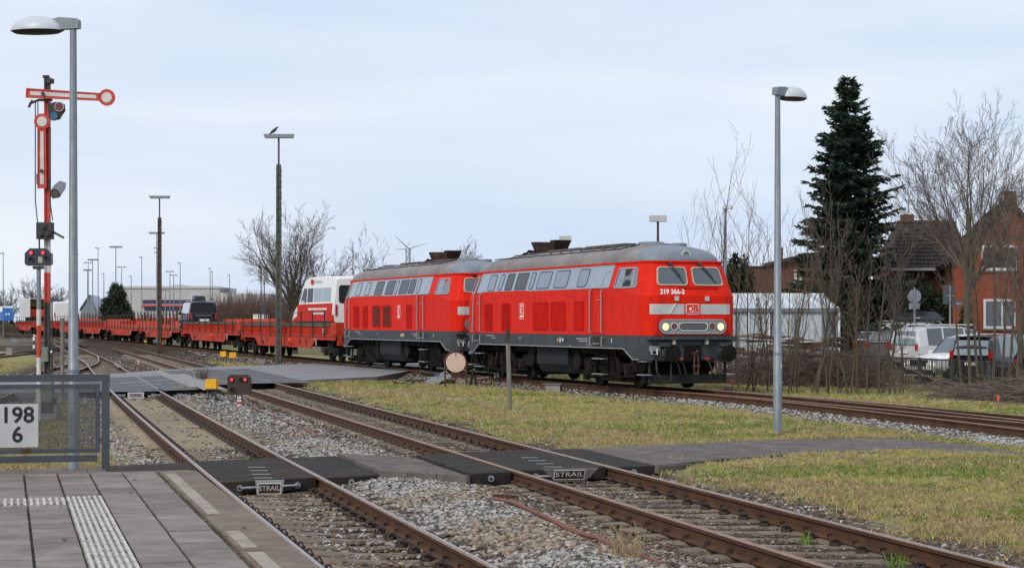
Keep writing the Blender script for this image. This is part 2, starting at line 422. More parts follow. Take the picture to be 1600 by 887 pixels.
def fnoise(x, y, s, seed=0):            # cheap smooth value noise
    r = np.random.RandomState(seed); g = r.rand(64, 64)
    u, v = np.asarray(x) / s, np.asarray(y) / s
    i, j = np.floor(u).astype(int), np.floor(v).astype(int); a, b = u - i, v - j
    a = a * a * (3 - 2 * a); b = b * b * (3 - 2 * b)
    q = lambda p, t: g[p % 64, t % 64]
    return (q(i, j) * (1 - a) + q(i + 1, j) * a) * (1 - b) + (q(i, j + 1) * (1 - a) + q(i + 1, j + 1) * a) * b

PO = gp(497, 887, .74); PDIR = Vector((-math.sin(R(15)), math.cos(R(15)), 0)); PRT = Vector((math.cos(R(15)), math.sin(R(15)), 0))
def plat(u, v, z=.74): return PO + PDIR * u + PRT * v + Vector((0, 0, z - .74))     # u along the platform, v across (edge at v=0)
PEND = 7.72                              # platform end, metres beyond PO

def grass_w(x, y):
    a, b, c = X1(y), X2(y), Xm(y)
    n = (fnoise(x, y, 1.1, 1) - .5) * .9 + (fnoise(x, y, .35, 2) - .5) * .35
    mid = np.clip((x - b - 1.45 + n * .7) / .8, 0, 1) * np.clip((c - 2.0 - x + n * .5) / .25, 0, 1) * (y < 68)
    cr = np.maximum(c, np.where(y < 62, Xb(y), c))
    rt = np.clip((x - cr - 1.9 + n) / .6, 0, 1)
    rt = rt * np.where(x - cr > 6.5, .45, 1)
    lf = np.clip((X0(y) - 2.2 - x + n) / 1.2, 0, 1) * (y > 60) * (y < 150)
    lf = np.maximum(lf, np.clip((a - 1.9 - x + n) / .5, 0, 1) * np.clip((x - X0(y) - 1.6) / .5, 0, 1) * (y < 56) * .8)
    far = np.clip((x - c + 0) / 1, 0, 1) * 0
    bt = np.clip((c - 2.6 - x + n) / .3, 0, 1) * np.clip((x - b - 1.9 + n) / .5, 0, 1) * (y > 86) * (y < 104)
    return np.maximum(np.maximum(mid, rt), np.maximum(lf, bt)) * (1 - .85 * trail_w(x, y))
TRAIL = [gp(a, b, .04) for a, b in ((560, 606), (610, 609), (660, 614), (720, 624), (790, 634), (880, 639), (960, 643), (1060, 649), (1150, 652), (1230, 660), (1330, 676))]
LAMP2 = gp(1215, 679, .03)
def trail_w(x, y):
    x = np.asarray(x, float); y = np.asarray(y, float); d = np.full(x.shape, 9.0)
    for p, q in zip(TRAIL[:-1], TRAIL[1:]):
        vx, vy = q.x - p.x, q.y - p.y; t = np.clip(((x - p.x) * vx + (y - p.y) * vy) / (vx * vx + vy * vy), 0, 1); d = np.minimum(d, np.hypot(x - p.x - t * vx, y - p.y - t * vy))
    w_ = np.clip((.42 - d) / .25 + (fnoise(x, y, .6, 21) - .5) * 1.4, 0, 1) * (d < .9)
    return np.maximum(w_, np.clip((.5 - np.hypot(x - LAMP2.x, y - LAMP2.y)) / .2 + (fnoise(x, y, .3, 22) - .5), 0, 1) * (np.hypot(x - LAMP2.x, y - LAMP2.y) < .7))
def sand_w(x, y):
    return bump_(x - X1(y) + .1, 1.0, 1.75) * np.clip((y - 34.0) / 3, 0, 1) * np.clip((58 - y) / 1.5, 0, 1) * np.clip(.55 + 1.1 * fnoise(x, y, .9, 5), 0, 1) + .75 * trail_w(x, y)

ys = 8.5 * 1.0115 ** np.arange(0, 272)
ts = np.concatenate([np.linspace(-1.1, -.42, 24), np.linspace(-.40, .40, 330), np.linspace(.42, 1.1, 24)])
def inside(x, y, quad_):
    x = np.asarray(x); y = np.asarray(y); q = [(p[0], p[1]) for p in quad_]; pos = np.ones(x.shape, bool); neg = np.ones(x.shape, bool)
    for i in range(len(q)):
        a, b = q[i], q[(i + 1) % len(q)]; c = (b[0] - a[0]) * (y - a[1]) - (b[1] - a[1]) * (x - a[0]); pos &= c > -.02; neg &= c < .02
    return pos | neg
CR0, CR1, CS0, CS1, SKA, SKB = 26.35, 30.25, 26.8, 30.5, .33, .25
def along(xf, y, off):
    dx = float(xf(y + .5) - xf(y - .5)); n_ = Vector((1, -dx, 0)).normalized()
    return Vector((float(xf(y)), y, 0)) + n_ * off
pe, pf_ = along(X2, CS0 + SKB * 1.52, 1.54), along(X2, CS1 + SKB * 1.52, 1.54)
segs = [(pe, pf_), (gp(1130, 718, .06), gp(1085, 692.5, .06)), (gp(1240, 709.5, .05), gp(1215, 686.5, .05)), (gp(1340, 706, .04), gp(1325, 684.5, .04)), (gp(1430, 706.5, .03), gp(1425, 686.5, .03)), (gp(1520, 710, .03), gp(1515, 695.5, .03)), (gp(1610, 717, .03), gp(1610, 709.5, .03)), (gp(1800, 736, .03), gp(1840, 722, .03))]
PSEG = [[segs[i][0], segs[i + 1][0], segs[i + 1][1], segs[i][1]] for i in range(len(segs) - 1)]
GX = ys[:, None] * ts[None, :]; GY = np.repeat(ys[:, None], len(ts), 1)
gz = groundz(GX, GY)
gw = grass_w(GX, GY)
_in = np.zeros(GX.shape, bool)
for q in PSEG: _in |= inside(GX, GY, q)
gz = gz + gw * .05 * (fnoise(GX, GY, 1.7, 3) - .3) + .035 * (fnoise(GX, GY, .5, 4) - .5)
gz = np.where(_in, gz - .10, gz)
nr, nc = GX.shape
idx = np.arange(nr * nc).reshape(nr, nc)
FQ = np.stack([idx[:-1, :-1], idx[:-1, 1:], idx[1:, 1:], idx[1:, :-1]], -1).reshape(-1, 4)
near2 = bump_(GX - X2(GY), 1.6, 2.6)
u1_ = GX - X1(GY)

def ground_material():
    m = bpy.data.materials.new('ground'); m.use_nodes = True; t = m.node_tree; p = t.nodes['Principled BSDF']; p.inputs['Roughness'].default_value = .95; p.inputs['Specular IOR Level'].default_value = .2
    nn = t.nodes.new; lk = t.links.new
    tcn = nn('ShaderNodeTexCoord')
    def vor(sc, rmp):
        v = nn('ShaderNodeTexVoronoi'); v.inputs['Scale'].default_value = sc; lk(tcn.outputs['Object'], v.inputs['Vector'])
        r_ = nn('ShaderNodeValToRGB'); sp = nn('ShaderNodeSeparateColor'); lk(v.outputs['Color'], sp.inputs[0]); lk(sp.outputs[0], r_.inputs[0])
        els = r_.color_ramp.elements
        els[0].position = 0; els[0].color = (*rmp[0], 1); els[1].position = 1; els[1].color = (*rmp[-1], 1)
        for k, c in enumerate(rmp[1:-1]):
            e = els.new((k + 1) / (len(rmp) - 1)); e.color = (*c, 1)
        return r_.outputs[0], v.outputs['Distance']
    def noi(sc, c1, c2, a=.35, b=.65):
        n = nn('ShaderNodeTexNoise'); n.inputs['Scale'].default_value = sc; n.inputs['Detail'].default_value = 8; n.inputs['Roughness'].default_value = .7; lk(tcn.outputs['Object'], n.inputs['Vector'])
        r_ = nn('ShaderNodeValToRGB'); r_.color_ramp.elements[0].position = a; r_.color_ramp.elements[1].position = b; r_.color_ramp.elements[0].color = (*c1, 1); r_.color_ramp.elements[1].color = (*c2, 1)
        lk(n.outputs[0], r_.inputs[0]); return r_.outputs[0], n.outputs[0]
    def mixc(f, a, b):
        k = nn('ShaderNodeMix'); k.data_type = 'RGBA'; lk(f, k.inputs[0]); lk(a, k.inputs[6]); lk(b, k.inputs[7]); return k.outputs[2]
    def attr(n):
        a = nn('ShaderNodeAttribute'); a.attribute_name = n; return a.outputs['Fac']
    st, d1 = vor(17, [(.04, .035, .03), (.13, .11, .09), (.075, .068, .06), (.20, .19, .175), (.10, .078, .057)])
    br, d2 = vor(19, [(.025, .018, .013), (.07, .049, .034), (.045, .034, .027), (.10, .073, .053)])
    sa, _ = noi(9, (.23, .185, .125), (.34, .285, .20))
    gr, _ = noi(1.2, (.19, .20, .06), (.34, .28, .145), .38, .66)
    so_, _ = noi(6, (.075, .056, .04), (.17, .13, .088))
    patch, pn = noi(.45, (0, 0, 0), (1, 1, 1), .52, .62)
    gs = mixc(patch, gr, so_)
    gmix = nn('ShaderNodeMix'); gmix.data_type = 'RGBA'; gmix.inputs[0].default_value = .3; lk(gr, gmix.inputs[6]); lk(gs, gmix.inputs[7])
    c = mixc(attr('brown'), st, br); c = mixc(attr('sand'), c, sa); c = mixc(attr('grass'), c, gmix.outputs[2])
    lk(c, p.inputs['Base Color'])
    bp = nn('ShaderNodeBump'); bp.inputs['Strength'].default_value = .8; bp.inputs['Distance'].default_value = .03; lk(d1, bp.inputs['Height']); lk(bp.outputs[0], p.inputs['Normal'])
    return m
GM = ground_material()
bw_ = np.clip(np.maximum(bump_(GX - X2(GY), 1.0, 2.4), bump_(GX - X1(GY), .9, 1.5)) + np.clip((GY - 60) / 15, 0, 1) * .75 + (GX < X1(GY) - 2.5) * .7 + .5 * (fnoise(GX, GY, 1.4, 8) - .5), 0, 1)
V = np.stack([GX, GY, gz], -1).reshape(-1, 3)
sheet_mesh('ground', V, FQ, GM, {'grass': gw.ravel(), 'sand': sand_w(GX, GY).ravel(), 'brown': bw_.ravel()})
# the plain beyond, out to the horizon
far = MB(); far.add([(-6000, -60, -.55), (6000, -60, -.55), (6000, 9000, -.55), (-6000, 9000, -.55)], [(0, 1, 2, 3)])
far.build('plain', mat('plain', (.13, .115, .07), .95, col2=(.085, .08, .045), scale=.05), kind='structure')

# ------------------------------------------------------------------ tracks
def railprof():
    h = [(-.070, -.172), (.070, -.172), (.070, -.160), (.012, -.142), (.010, -.055), (.036, -.042), (.036, -.008), (.030, 0), (-.008, 0), (-.036, -.008), (-.036, -.042), (-.010, -.055), (-.012, -.142), (-.070, -.160)]
    return h
def rail(parent, xf, zf, ya, yb, off, top='railtop', step=1.6):
    mb = MB(); n = max(2, int((yb - ya) / step) + 1); yy = np.linspace(ya, yb, n); rings = []
    for y in yy:
        dx = (xf(y + .5) - xf(y - .5)); nrm = Vector((1, -dx, 0)).normalized()
        c = Vector((float(xf(y)), y, float(zf(y)))) + nrm * off
        rings.append([c + nrm * u + Vector((0, 0, v)) for u, v in railprof()])
    k = 14
    for i in range(n - 1):
        pass
    vs = [v for r in rings for v in r]; fs = []; mi = []
    for i in range(n - 1):
        for q in range(k):
            a, b = i * k + q, i * k + (q + 1) % k
            fs.append((a, b, b + k, a + k)); mi.append(1 if q == 7 else 2 if q in (6, 8) else 0)
    mb.v = [tuple(v) for v in vs]; mb.f = fs; mb.m = mi
    mb.add([], [])
    mb.f += [tuple(range(k - 1, -1, -1)), tuple((n - 1) * k + q for q in range(k))]; mb.m += [0, 0]
    return mb.build('rail', ['rail', top, 'railtopr'], parent)

def sleeper_mesh(name, m, half=1.25):
    mb = MB(); st = [(-half, -.26), (-half + .05, -.20), (-1.0, -.178), (-.55, -.178), (-.28, -.196), (0, -.200), (.28, -.196), (.55, -.178), (1.0, -.178), (half - .05, -.20), (half, -.26)]
    rings = [[(x, -.145, -.34), (x, .145, -.34), (x, .12, z - .03), (x, .085, z), (x, -.085, z), (x, -.12, z - .03)] for x, z in st]
    mb.loft(rings, 0, True, True)
    o = mb.build(name, m); me = o.data; bpy.data.objects.remove(o)
    return me
SLM = sleeper_mesh('sleeper', 'sleeper'); SLS = sleeper_mesh('sleeper_sandy', 'sleepers')
def clip_geo(mb, cx, s):
    for s in (s,):
        x = cx + s * .115
        mb.box((x, 0, -.163), (.10, .15, .03))
        for q in (-1, 1):
            mb.tube([(x + s * .045, q * .055, -.15), (x + s * .02, q * .06, -.105), (x - s * .03, q * .05, -.112), (x - s * .045, q * .02, -.14)], .011, 5)
        mb.tube([(x, 0, -.15), (x, 0, -.098)], .02, 6)
clipm = []
for cx, sd_ in ((-.75, -1), (-.75, 1), (.75, -1), (.75, 1)):
    mb = MB(); clip_geo(mb, cx, sd_); o = mb.build('rail_fastening', 'clip'); clipm.append(o.data); bpy.data.objects.remove(o)

SLEEPERS = []                            # (x, y, rz) for the ballast to avoid
def track(name, label, xf, zf, ya, yb, pitch=.63, tops=('railtop', 'railtop'), skip=None, clips=34, sandy=None, ysl=None, halves=None, group=None):
    root = thing(name, label, 'railway track', (0, 0, 0))
    rail(root, xf, zf, ya, yb, -.75, tops[0]); rail(root, xf, zf, ya, yb, .75, tops[1])
    y = ya + .3; joined = MB(); cnt = 0; extra = MB()
    while y < (ysl or yb):
        dx = float(xf(y + .5) - xf(y - .5)); rz = math.atan2(-dx, 1); c = (float(xf(y)), y, float(zf(y)))
        if not (skip and skip(y)):
            me = SLS if sandy and sandy(y) else SLM
            o = link('sleeper', me, root); o.location = (c[0], c[1], c[2] + rnd.uniform(-.008, .006)); o.rotation_euler = (0, 0, math.atan(dx) + rnd.uniform(-.008, .008)); cnt += 1
            SLEEPERS.append((c[0], c[1], dx))
            if y < clips:
                for k in range(4):
                    q = link('rail_fastening', clipm[k], o)
            elif y < 60:
                T = Matrix.Translation(c) @ Matrix.Rotation(math.atan(dx), 4, 'Z'); joined.T = T
                for cx in (-.75, .75):
                    for s in (-1, 1): joined.box((cx + s * .115, 0, -.135), (.11, .15, .075), tap=.7)
        y += pitch * math.cos(math.atan(dx))
    if joined.v: joined.T = None; joined.build('rail_fastenings', 'clip', root, kind='stuff')
    return root
roadskip = lambda ya, yb: (lambda y: ya < y < yb)
T1 = track('railway_track', 'curving track right beside the platform edge with sandy ballast farther on', X1, z1, 9.5, 300, skip=lambda y: CR0 < y < CR1 or 59.5 < y < 75.2, sandy=lambda y: 35.5 < y < 58.5, ysl=135)
T2 = track('railway_track', 'middle track with rusty rails between the gravel strip and the lawn', X2, z2, 11, 150, tops=('railtopr', 'railtop'), skip=lambda y: CS0 < y < CS1 or 63.5 < y < 82.5, ysl=128)
TM = track('railway_track', 'rearmost main track carrying the red train', Xm, zm, 26, 430, tops=('railtopr', 'railtop'), ysl=150, skip=lambda y: 74.5 < y < 88, clips=30)
TB = thing('railway_track', 'branch rails running inside the main track at the right of the engine', 'railway track')
rail(TB, Xb, lambda y: zm(y) - .004, 26, 60, -.72, 'railtopr'); rail(TB, Xb, lambda y: zm(y) - .004, 26, 60, .78, 'railtop')
T0 = track('railway_track', 'leftmost track crossing behind the platform fence and joining at the points', X0, lambda y: -.004 + 0 * y, 30, 121, ysl=88, skip=lambda y: 56 < y < 72)
X00 = lambda y: -31.5 - .11 * (y - 100) - .0011 * np.maximum(0, 150 - y) ** 1.3 * .3
TL = track('railway_track', 'rusty siding curving through the grass at the far left', X00, lambda y: -.05 + 0 * y, 90, 300, tops=('railtopr', 'railtopr'), ysl=150)
# the check rails and points where the leftmost track meets the platform track
pt = thing('track_points', 'points with crossing nose and long blades beyond the road', 'points', (0, 0, 0))
rail(pt, lambda y: X1(y) + .67, lambda y: z1(y) - .006, 91, 99, 0.0, 'railtop'); rail(pt, lambda y: X0(y) - .67, lambda y: z1(y) - .006, 91, 99, 0.0, 'railtop')
for y in np.arange(88, 112, .62):
    mb = MB(); mb.box((0, 0, 0), (3.4, .25, .16)); o = mb.build('sleeper', 'sleeper', pt); o.location = ((float(X1(y)) + float(X0(y))) / 2, y, -.245); o.rotation_euler = (0, 0, math.atan(-.0) + .2)
# buried sleepers get no ballast stones on top: keep them for the scatter
SLA = np.array(SLEEPERS)

# ------------------------------------------------------------------ road over the tracks
RF = [gp(a, b, .05) for a, b in ((-160, 590), (170, 581.5), (337, 575), (400, 574.5), (560, 571), (700, 568.5), (900, 560))]
RN = [gp(a, b, .08) for a, b in ((-160, 612), (170, 606.5), (300, 602), (330, 600), (480, 596), (590, 592), (668, 580), (760, 566))]
def poly_at(P, t):
    ds = [0]
    for i in range(1, len(P)): ds.append(ds[-1] + (P[i] - P[i - 1]).length)
    d = t * ds[-1]
    for i in range(1, len(P)):
        if d <= ds[i] + 1e-9:
            k = (d - ds[i - 1]) / (ds[i] - ds[i - 1]); return P[i - 1].lerp(P[i], k)
    return P[-1]
def zroad(x, y): return float(railz_v(np.array(x), np.array(y))) - .006
mb = MB(); nu, nv = 90, 16; vs = []
for i in range(nu + 1):
    a, b = poly_at(RF, i / nu), poly_at(RN, i / nu)
    for j in range(nv + 1):
        p = a.lerp(b, j / nv); vs.append((p.x, p.y, zroad(p.x, p.y)))
mb.add(vs, [(i * (nv + 1) + j, i * (nv + 1) + j + 1, (i + 1) * (nv + 1) + j + 1, (i + 1) * (nv + 1) + j) for i in range(nu) for j in range(nv)])
# turned-down edges so that the sheet has a thickness
for j in (0, nv):
    for i in range(nu):
        a, b = vs[i * (nv + 1) + j], vs[(i + 1) * (nv + 1) + j]
        mb.add([a, b, (b[0], b[1], b[2] - .25), (a[0], a[1], a[2] - .25)], [(0, 1, 2, 3)])
road = mb.build('road', 'asphl', kind='structure')
def road_patch(name, pts, m, lift, parent=road, n=8, kind=None):
    mb = MB(); a0, a1, b1, b0 = [Vector((p[0], p[1], 0)) for p in pts]; vs = []
    for i in range(n + 1):
        for j in range(n + 1):
            p = a0.lerp(a1, i / n).lerp(b0.lerp(b1, i / n), j / n); vs.append((p.x, p.y, zroad(p.x, p.y) + lift))
    mb.add(vs, [(i * (n + 1) + j, (i + 1) * (n + 1) + j, (i + 1) * (n + 1) + j + 1, i * (n + 1) + j + 1) for i in range(n) for j in range(n)])
    return mb.build(name, m, parent, kind=kind)
def track_zone(xf, ya0, ya1, yb0, yb1, o0, o1):   # strip between offsets o0..o1 from a track, from near edge to far edge of the road
    return [(float(xf(ya0)) + o0, ya0), (float(xf(ya1)) + o1, ya1), (float(xf(yb1)) + o1, yb1), (float(xf(yb0)) + o0, yb0)]
for (xf, zf, y0_, y1_, nm) in ((X1, z1, 59.3, 74.6, 'a'), (X2, z2, 63.5, 82.0, 'b')):
    for o0, o1 in ((-2.0, -.80), (-.70, .70), (.80, 1.9)):
        n_ = 9
        for k in range(n_):
            ya, yb = y0_ + (y1_ - y0_) * k / n_, y0_ + (y1_ - y0_) * (k + 1) / n_ - .03
            road_patch('rubber_panel', [(float(xf(ya)) + o0, ya + o0 * .22), (float(xf(ya)) + o1, ya + o1 * .22), (float(xf(yb)) + o1, yb + o1 * .22), (float(xf(yb)) + o0, yb + o0 * .22)], 'asph', .004 + .001 * (k % 2), n=2)
road_patch('kerb_strip', [(float(X1(58.6)) + 2.0, 58.9), (float(X1(58.6)) + 2.7, 59.1), (float(X1(76)) + 2.7, 76.4), (float(X1(76)) + 2.0, 76.2)], 'conc', .008)
road_patch('kerb_strip', [(float(X2(62)) - 2.2, 61.7), (float(X2(62)) - 1.75, 61.8), (float(X2(82)) - 1.75, 81.8), (float(X2(82)) - 2.2, 81.7)], 'conc', .008)
for (p, q) in (((130, 599), (300, 591)), ((175, 583.8), (240, 582.6)), ((190, 595.2), (235, 594.2)), ((245, 593.8), (290, 592.6)), ((200, 600), (252, 598.3)), ((262, 597.6), (290, 596.8)),
               ((400, 578.2), (456, 575.3)), ((470, 574.8), (560, 572.6)), ((430, 586.3), (520, 583.2)), ((520, 581.8), (600, 578.9)), ((450, 590.6), (560, 588.0)), ((590, 584.8), (660, 580.8)), ((10, 586), (120, 583.5))):
    a, b = gp(*p, .06), gp(*q, .06); d = (b - a).normalized(); nrm = Vector((-d.y, d.x, 0)) * .07
    road_patch('lane_line', [tuple(a - nrm), tuple(b - nrm), tuple(b + nrm), tuple(a + nrm)], 'road_line', .012, n=6)
# rubber panel plates with tie rods at the near edge of the road crossing
def lettered_plate(px, py, z, wd, ht, tilt, shape, label, Yc=None, frame='ltgrey'):
    c = Vector((px, py, z))
    t = thing('crossing_end_plate', label, 'metal plate', c, math.atan2(PDIR.y, PDIR.x) - PI / 2)
    ca, sa = math.cos(tilt), math.sin(tilt)
    fn = lambda u, v, q: (u, v * sa - q * ca, v * ca + q * sa)
    mb = MB()
    if shape == 'shield': poly = [(-wd / 2, ht / 2), (-wd / 2 + .03, -ht / 2 + .06), (-wd / 2 + .1, -ht / 2), (wd / 2 - .1, -ht / 2), (wd / 2 - .02, -ht / 2 + .06), (wd / 2, ht / 2)]
    elif shape == 'trap': poly = [(-wd / 2, ht / 2), (-wd / 4.6, -ht / 2), (wd / 3.3, -ht / 2), (wd / 2, ht / 2)]
    else: poly = rrect(-wd / 2, wd / 2, -ht / 2, ht / 2, .02)
    mb.prism(poly, fn, 0, .008); mb.build('plate', frame, t)
    iw, ih = (.46, ht * .74) if shape == 'trap' else (wd * .80, ht * .62)
    oy = .01
    mb = MB(); o_ = rrect(-iw / 2, iw / 2, oy - ih / 2, oy + ih / 2, .004, 1); i_ = rrect(-iw / 2 + .012, iw / 2 - .012, oy - ih / 2 + .012, oy + ih / 2 - .012, .002, 1)
    mb.ring(o_, i_, fn, .008, .013); mb.build('border', 'white', t)
    mb = MB()
    mb.prism(rrect(-iw / 2 + .01, iw / 2 - .01, oy - ih / 2 + .01, oy + ih / 2 - .01, .003, 1), fn, .007, .0095); mb.build('backing', 'stake' if shape != 'rect' else 'ltgrey', t); mb = MB()
    for v0, v1 in ((oy + ih * .30, oy + ih * .43), (oy - ih * .43, oy - ih * .25)): mb.prism(rrect(-iw / 2 + .02, iw / 2 - .02, v0, v1, .003, 1), fn, .008, .012)
    mb.build('stripe', 'brown', t)
    text('STRAIL', ih * .62, 'white' if shape != 'rect' else 'dark', t, None, fn=lambda p: fn(p.x, p.y + oy + ih * .03, .011 + p.z), bold=.0, sx=iw * .92 / (ih * .62 * 3.1))
    return t

# ------------------------------------------------------------------ foot crossing and path
def crossing(label, xf, zf, ya, yb, offs, sk):
    root = thing('foot_crossing', label, 'crossing', (0, 0, 0))
    for (o0, o1) in offs:
        nseg = 6
        for k in range(nseg):
            y0_, y1_ = ya + (yb - ya) * k / nseg + .004, ya + (yb - ya) * (k + 1) / nseg - .006
            mb = MB(); z = float(zf(ya)) - .006 - (.012 if abs(o0 + o1) > .3 else 0)
            q = [along(xf, y0_ + sk * o0, o0), along(xf, y0_ + sk * o1, o1), along(xf, y1_ + sk * o1, o1), along(xf, y1_ + sk * o0, o0)]
            vs = [(p.x, p.y, z - .17) for p in q] + [(p.x, p.y, z - .012) for p in q]
            cc = sum(q, Vector()) / 4; vs += [(p.x + (cc.x - p.x) * .02, p.y + (cc.y - p.y) * .035, z) for p in q]
            mb.add(vs, [(3, 2, 1, 0), (0, 1, 5, 4), (1, 2, 6, 5), (2, 3, 7, 6), (3, 0, 4, 7), (4, 5, 9, 8), (5, 6, 10, 9), (6, 7, 11, 10), (7, 4, 8, 11), (8, 9, 10, 11)])
            pn = mb.build('rubber_panel', 'strail', root)
            if abs(o0 + o1) < .3 and k in (0, 1, 2, 3):
                d = MB(); m_ = (q[0] + q[1]) / 2 + Vector((-.12 + .05 * k, .3, 0)); d.box((m_.x, m_.y, z + .002), (.26, .018, .004), rz=.1); d.build('white_mark', 'ltgrey', pn)
    # rod, washers at the near face
    z = float(zf(ya)) - .10
    for (o0, o1) in offs:
        for o in ((o0 + .28, o1 - .28) if abs(o0 + o1) < .3 else ((o0 + o1) / 2,)):
            p = along(xf, ya + sk * o, o); mb = MB(); mb.disc((p.x, p.y - .02, z), (.1, -1, 0), .045, .04, 16); mb.build('washer', 'galv', root); mb = MB(); mb.disc((p.x, p.y - .045, z), (.1, -1, 0), .018, .03, 8); mb.build('rod_end', 'dark', root)
    p, q = along(xf, ya - sk * .4, -.42), along(xf, ya + sk * .4, .42)
    mb = MB(); mb.tube([(p.x, p.y - .05, z), (q.x, q.y - .05, z)], .018, 8); mb.build('tie_rod', 'alu', root)
    return root
crossing('black rubber crossing panels over the platform track', X1, z1, CR0, CR1, [(-2.1, -.80), (-.70, .70), (.80, 1.68)], SKA)
crossing('black rubber crossing panels over the middle track beside the lawn path', X2, z2, CS0, CS1, [(-1.42, -.80), (-.70, .70), (.80, 1.52)], SKB)
p = along(X1, CR0, .02); lettered_plate(p.x, p.y - .13, -.125, .40, .27, -.35, 'shield', 'small tilted lettered plate on the tie rod between the rails by the platform')
p = along(X2, CS0, .10); lettered_plate(p.x, p.y - .11, .03, .82, .22, -.5, 'trap', 'wide lettered metal plate with sloping ends at the middle track crossing', frame='conc')
p = along(X1, 59.0, -.0); lettered_plate(p.x, p.y - .2, -.10, .50, .20, -.3, 'rect', 'white lettered plate below the near edge of the road crossing', frame='white')
for o in (-.55, .55, 1.35, -4.4, -5.2):
    p = along(X1, 59.0, o); mb = MB(); mb.bar((p.x - .2, p.y - .12, -.14), (p.x + .22, p.y - .12, -.09), .05, .06); mb.box((p.x, p.y - .13, -.11), (.16, .06, .10)); b_ = mb.build('tie_clamp', 'galv'); tag(b_, {-.55: 'grey steel clamp left of the white plate under the road edge', .55: 'grey steel clamp right of the white plate under the road edge', 1.35: 'grey steel clamp outside the right rail under the road edge', -4.4: 'grey steel clamp beside the leftmost track under the road edge', -5.2: 'grey steel clamp seen through the fence mesh farthest left'}[o], 'clamp', 'clamps at the road crossing edge')

def slab_field(parent, corners, nu, nv, m, z0fn, gap=.012, th=.06, name='paving_slab', stag=.5, jit=.004):
    a0, a1, b1, b0 = corners
    f = lambda u, v: a0.lerp(a1, u).lerp(b0.lerp(b1, u), v)
    for j in range(nv):
        sh = stag * (j % 2)
        us = sorted(set([0.0, 1.0] + [min(1, max(0, (k + sh) / nu)) for k in range(nu + 1)]))
        for i in range(len(us) - 1):
            u0, u1 = us[i], us[i + 1]; v0, v1 = j / nv, (j + 1) / nv
            if u1 - u0 < .02: continue
            q = [f(u0, v0), f(u1, v0), f(u1, v1), f(u0, v1)]; cc = sum(q, Vector()) / 4
            q = [p + (cc - p).normalized() * gap for p in q]
            dz = rnd.uniform(-jit, jit); tl = [rnd.uniform(-jit, jit) * .5 for _ in q]
            mb = MB(); zz = [z0fn(p.x, p.y) + dz + t_ for p, t_ in zip(q, tl)]
            mb.add([(p.x, p.y, z - th) for p, z in zip(q, zz)] + [(p.x, p.y, z) for p, z in zip(q, zz)], [(0, 1, 5, 4), (1, 2, 6, 5), (2, 3, 7, 6), (3, 0, 4, 7), (4, 5, 6, 7)])
            mb.build(name, m, parent)
# path between the two tracks and on to the right; the bed is a mesh, the slabs its children
def bed(name, corners, m, z0fn, drop=.02):
    mb = MB(); a0, a1, b1, b0 = corners; n = 12; vs = []
    for i in range(n + 1):
        for j in range(n + 1):
            p = a0.lerp(a1, i / n).lerp(b0.lerp(b1, i / n), j / n); vs.append((p.x, p.y, z0fn(p.x, p.y) - drop))
    mb.add(vs, [(i * (n + 1) + j, (i + 1) * (n + 1) + j, (i + 1) * (n + 1) + j + 1, i * (n + 1) + j + 1) for i in range(n) for j in range(n)])
    for e in ([i * (n + 1) for i in range(n + 1)], [i * (n + 1) + n for i in range(n + 1)]):
        for i in range(n):
            a, b = vs[e[i]], vs[e[i + 1]]; mb.add([a, b, (b[0], b[1], b[2] - .2), (a[0], a[1], a[2] - .2)], [(0, 1, 2, 3)])
    return mb.build(name, m, kind='structure')
zp = lambda x, y: float(railz_v(np.array(x), np.array(y))) - .02
pa, pb = along(X1, CR0 + SKA * 1.7, 1.70), along(X1, CR1 + SKA * 1.7, 1.70)
pc, pd = along(X2, CS0 - SKB * 1.44, -1.44), along(X2, CS1 - SKB * 1.44, -1.44)
fb = bed('footpath', [pa, pc, pd, pb], 'slabj', zp)
slab_field(fb, [pa, pc, pd, pb], 5, 7, 'path', zp)
for k in range(3):
    a = pa.lerp(pc, k / 3); b = pa.lerp(pc, (k + .97) / 3)
    mb = MB(); mb.bar((a.x, a.y - .06, zp(a.x, a.y) - .04), (b.x, b.y - .06, zp(b.x, b.y) - .04), .07, .12); mb.build('edging_stone', 'path', fb)
zq = lambda x, y: float(np.interp(x - X2(y), [1.5, 4.5, 9, 14], [.10, .06, .04, .03]))
for i in range(len(segs) - 1):
    (a, b), (c, d) = segs[i], segs[i + 1]
    if i == 0: rp = bed('footpath', [a, c, d, b], 'slabj', zq, .018)
    else: q_ = bed('footpath', [a, c, d, b], 'slabj', zq, .018); rp = q_
    ln = ((a + b) / 2 - (c + d) / 2).length; wd = ((a - b).length + (c - d).length) / 2
    slab_field(rp, [a, c, d, b], max(1, round(ln / .5)), max(1, round(wd / .5)), 'path', zq, gap=.006, jit=.002)
a, b = segs[0][0], segs[1][0]
mb = MB(); mb.bar((a.x, a.y - .05, .04), (a.lerp(b, .5).x, a.lerp(b, .5).y - .06, .02), .07, .10); mb.build('edging_stone', 'path', rp)
# path stub left of the platform track, behind the platform end
a, b, c, d = along(X1, CR0 - .7, -2.12), along(X1, CR1 - .7, -2.12), along(X1, CR1 - 2.8, -9), along(X1, CR0 - 2.8, -9)
ls = bed('footpath', [a, d, c, b], 'slabj', lambda x, y: -.02, .02); slab_field(ls, [a, d, c, b], 12, 7, 'path', lambda x, y: -.02)

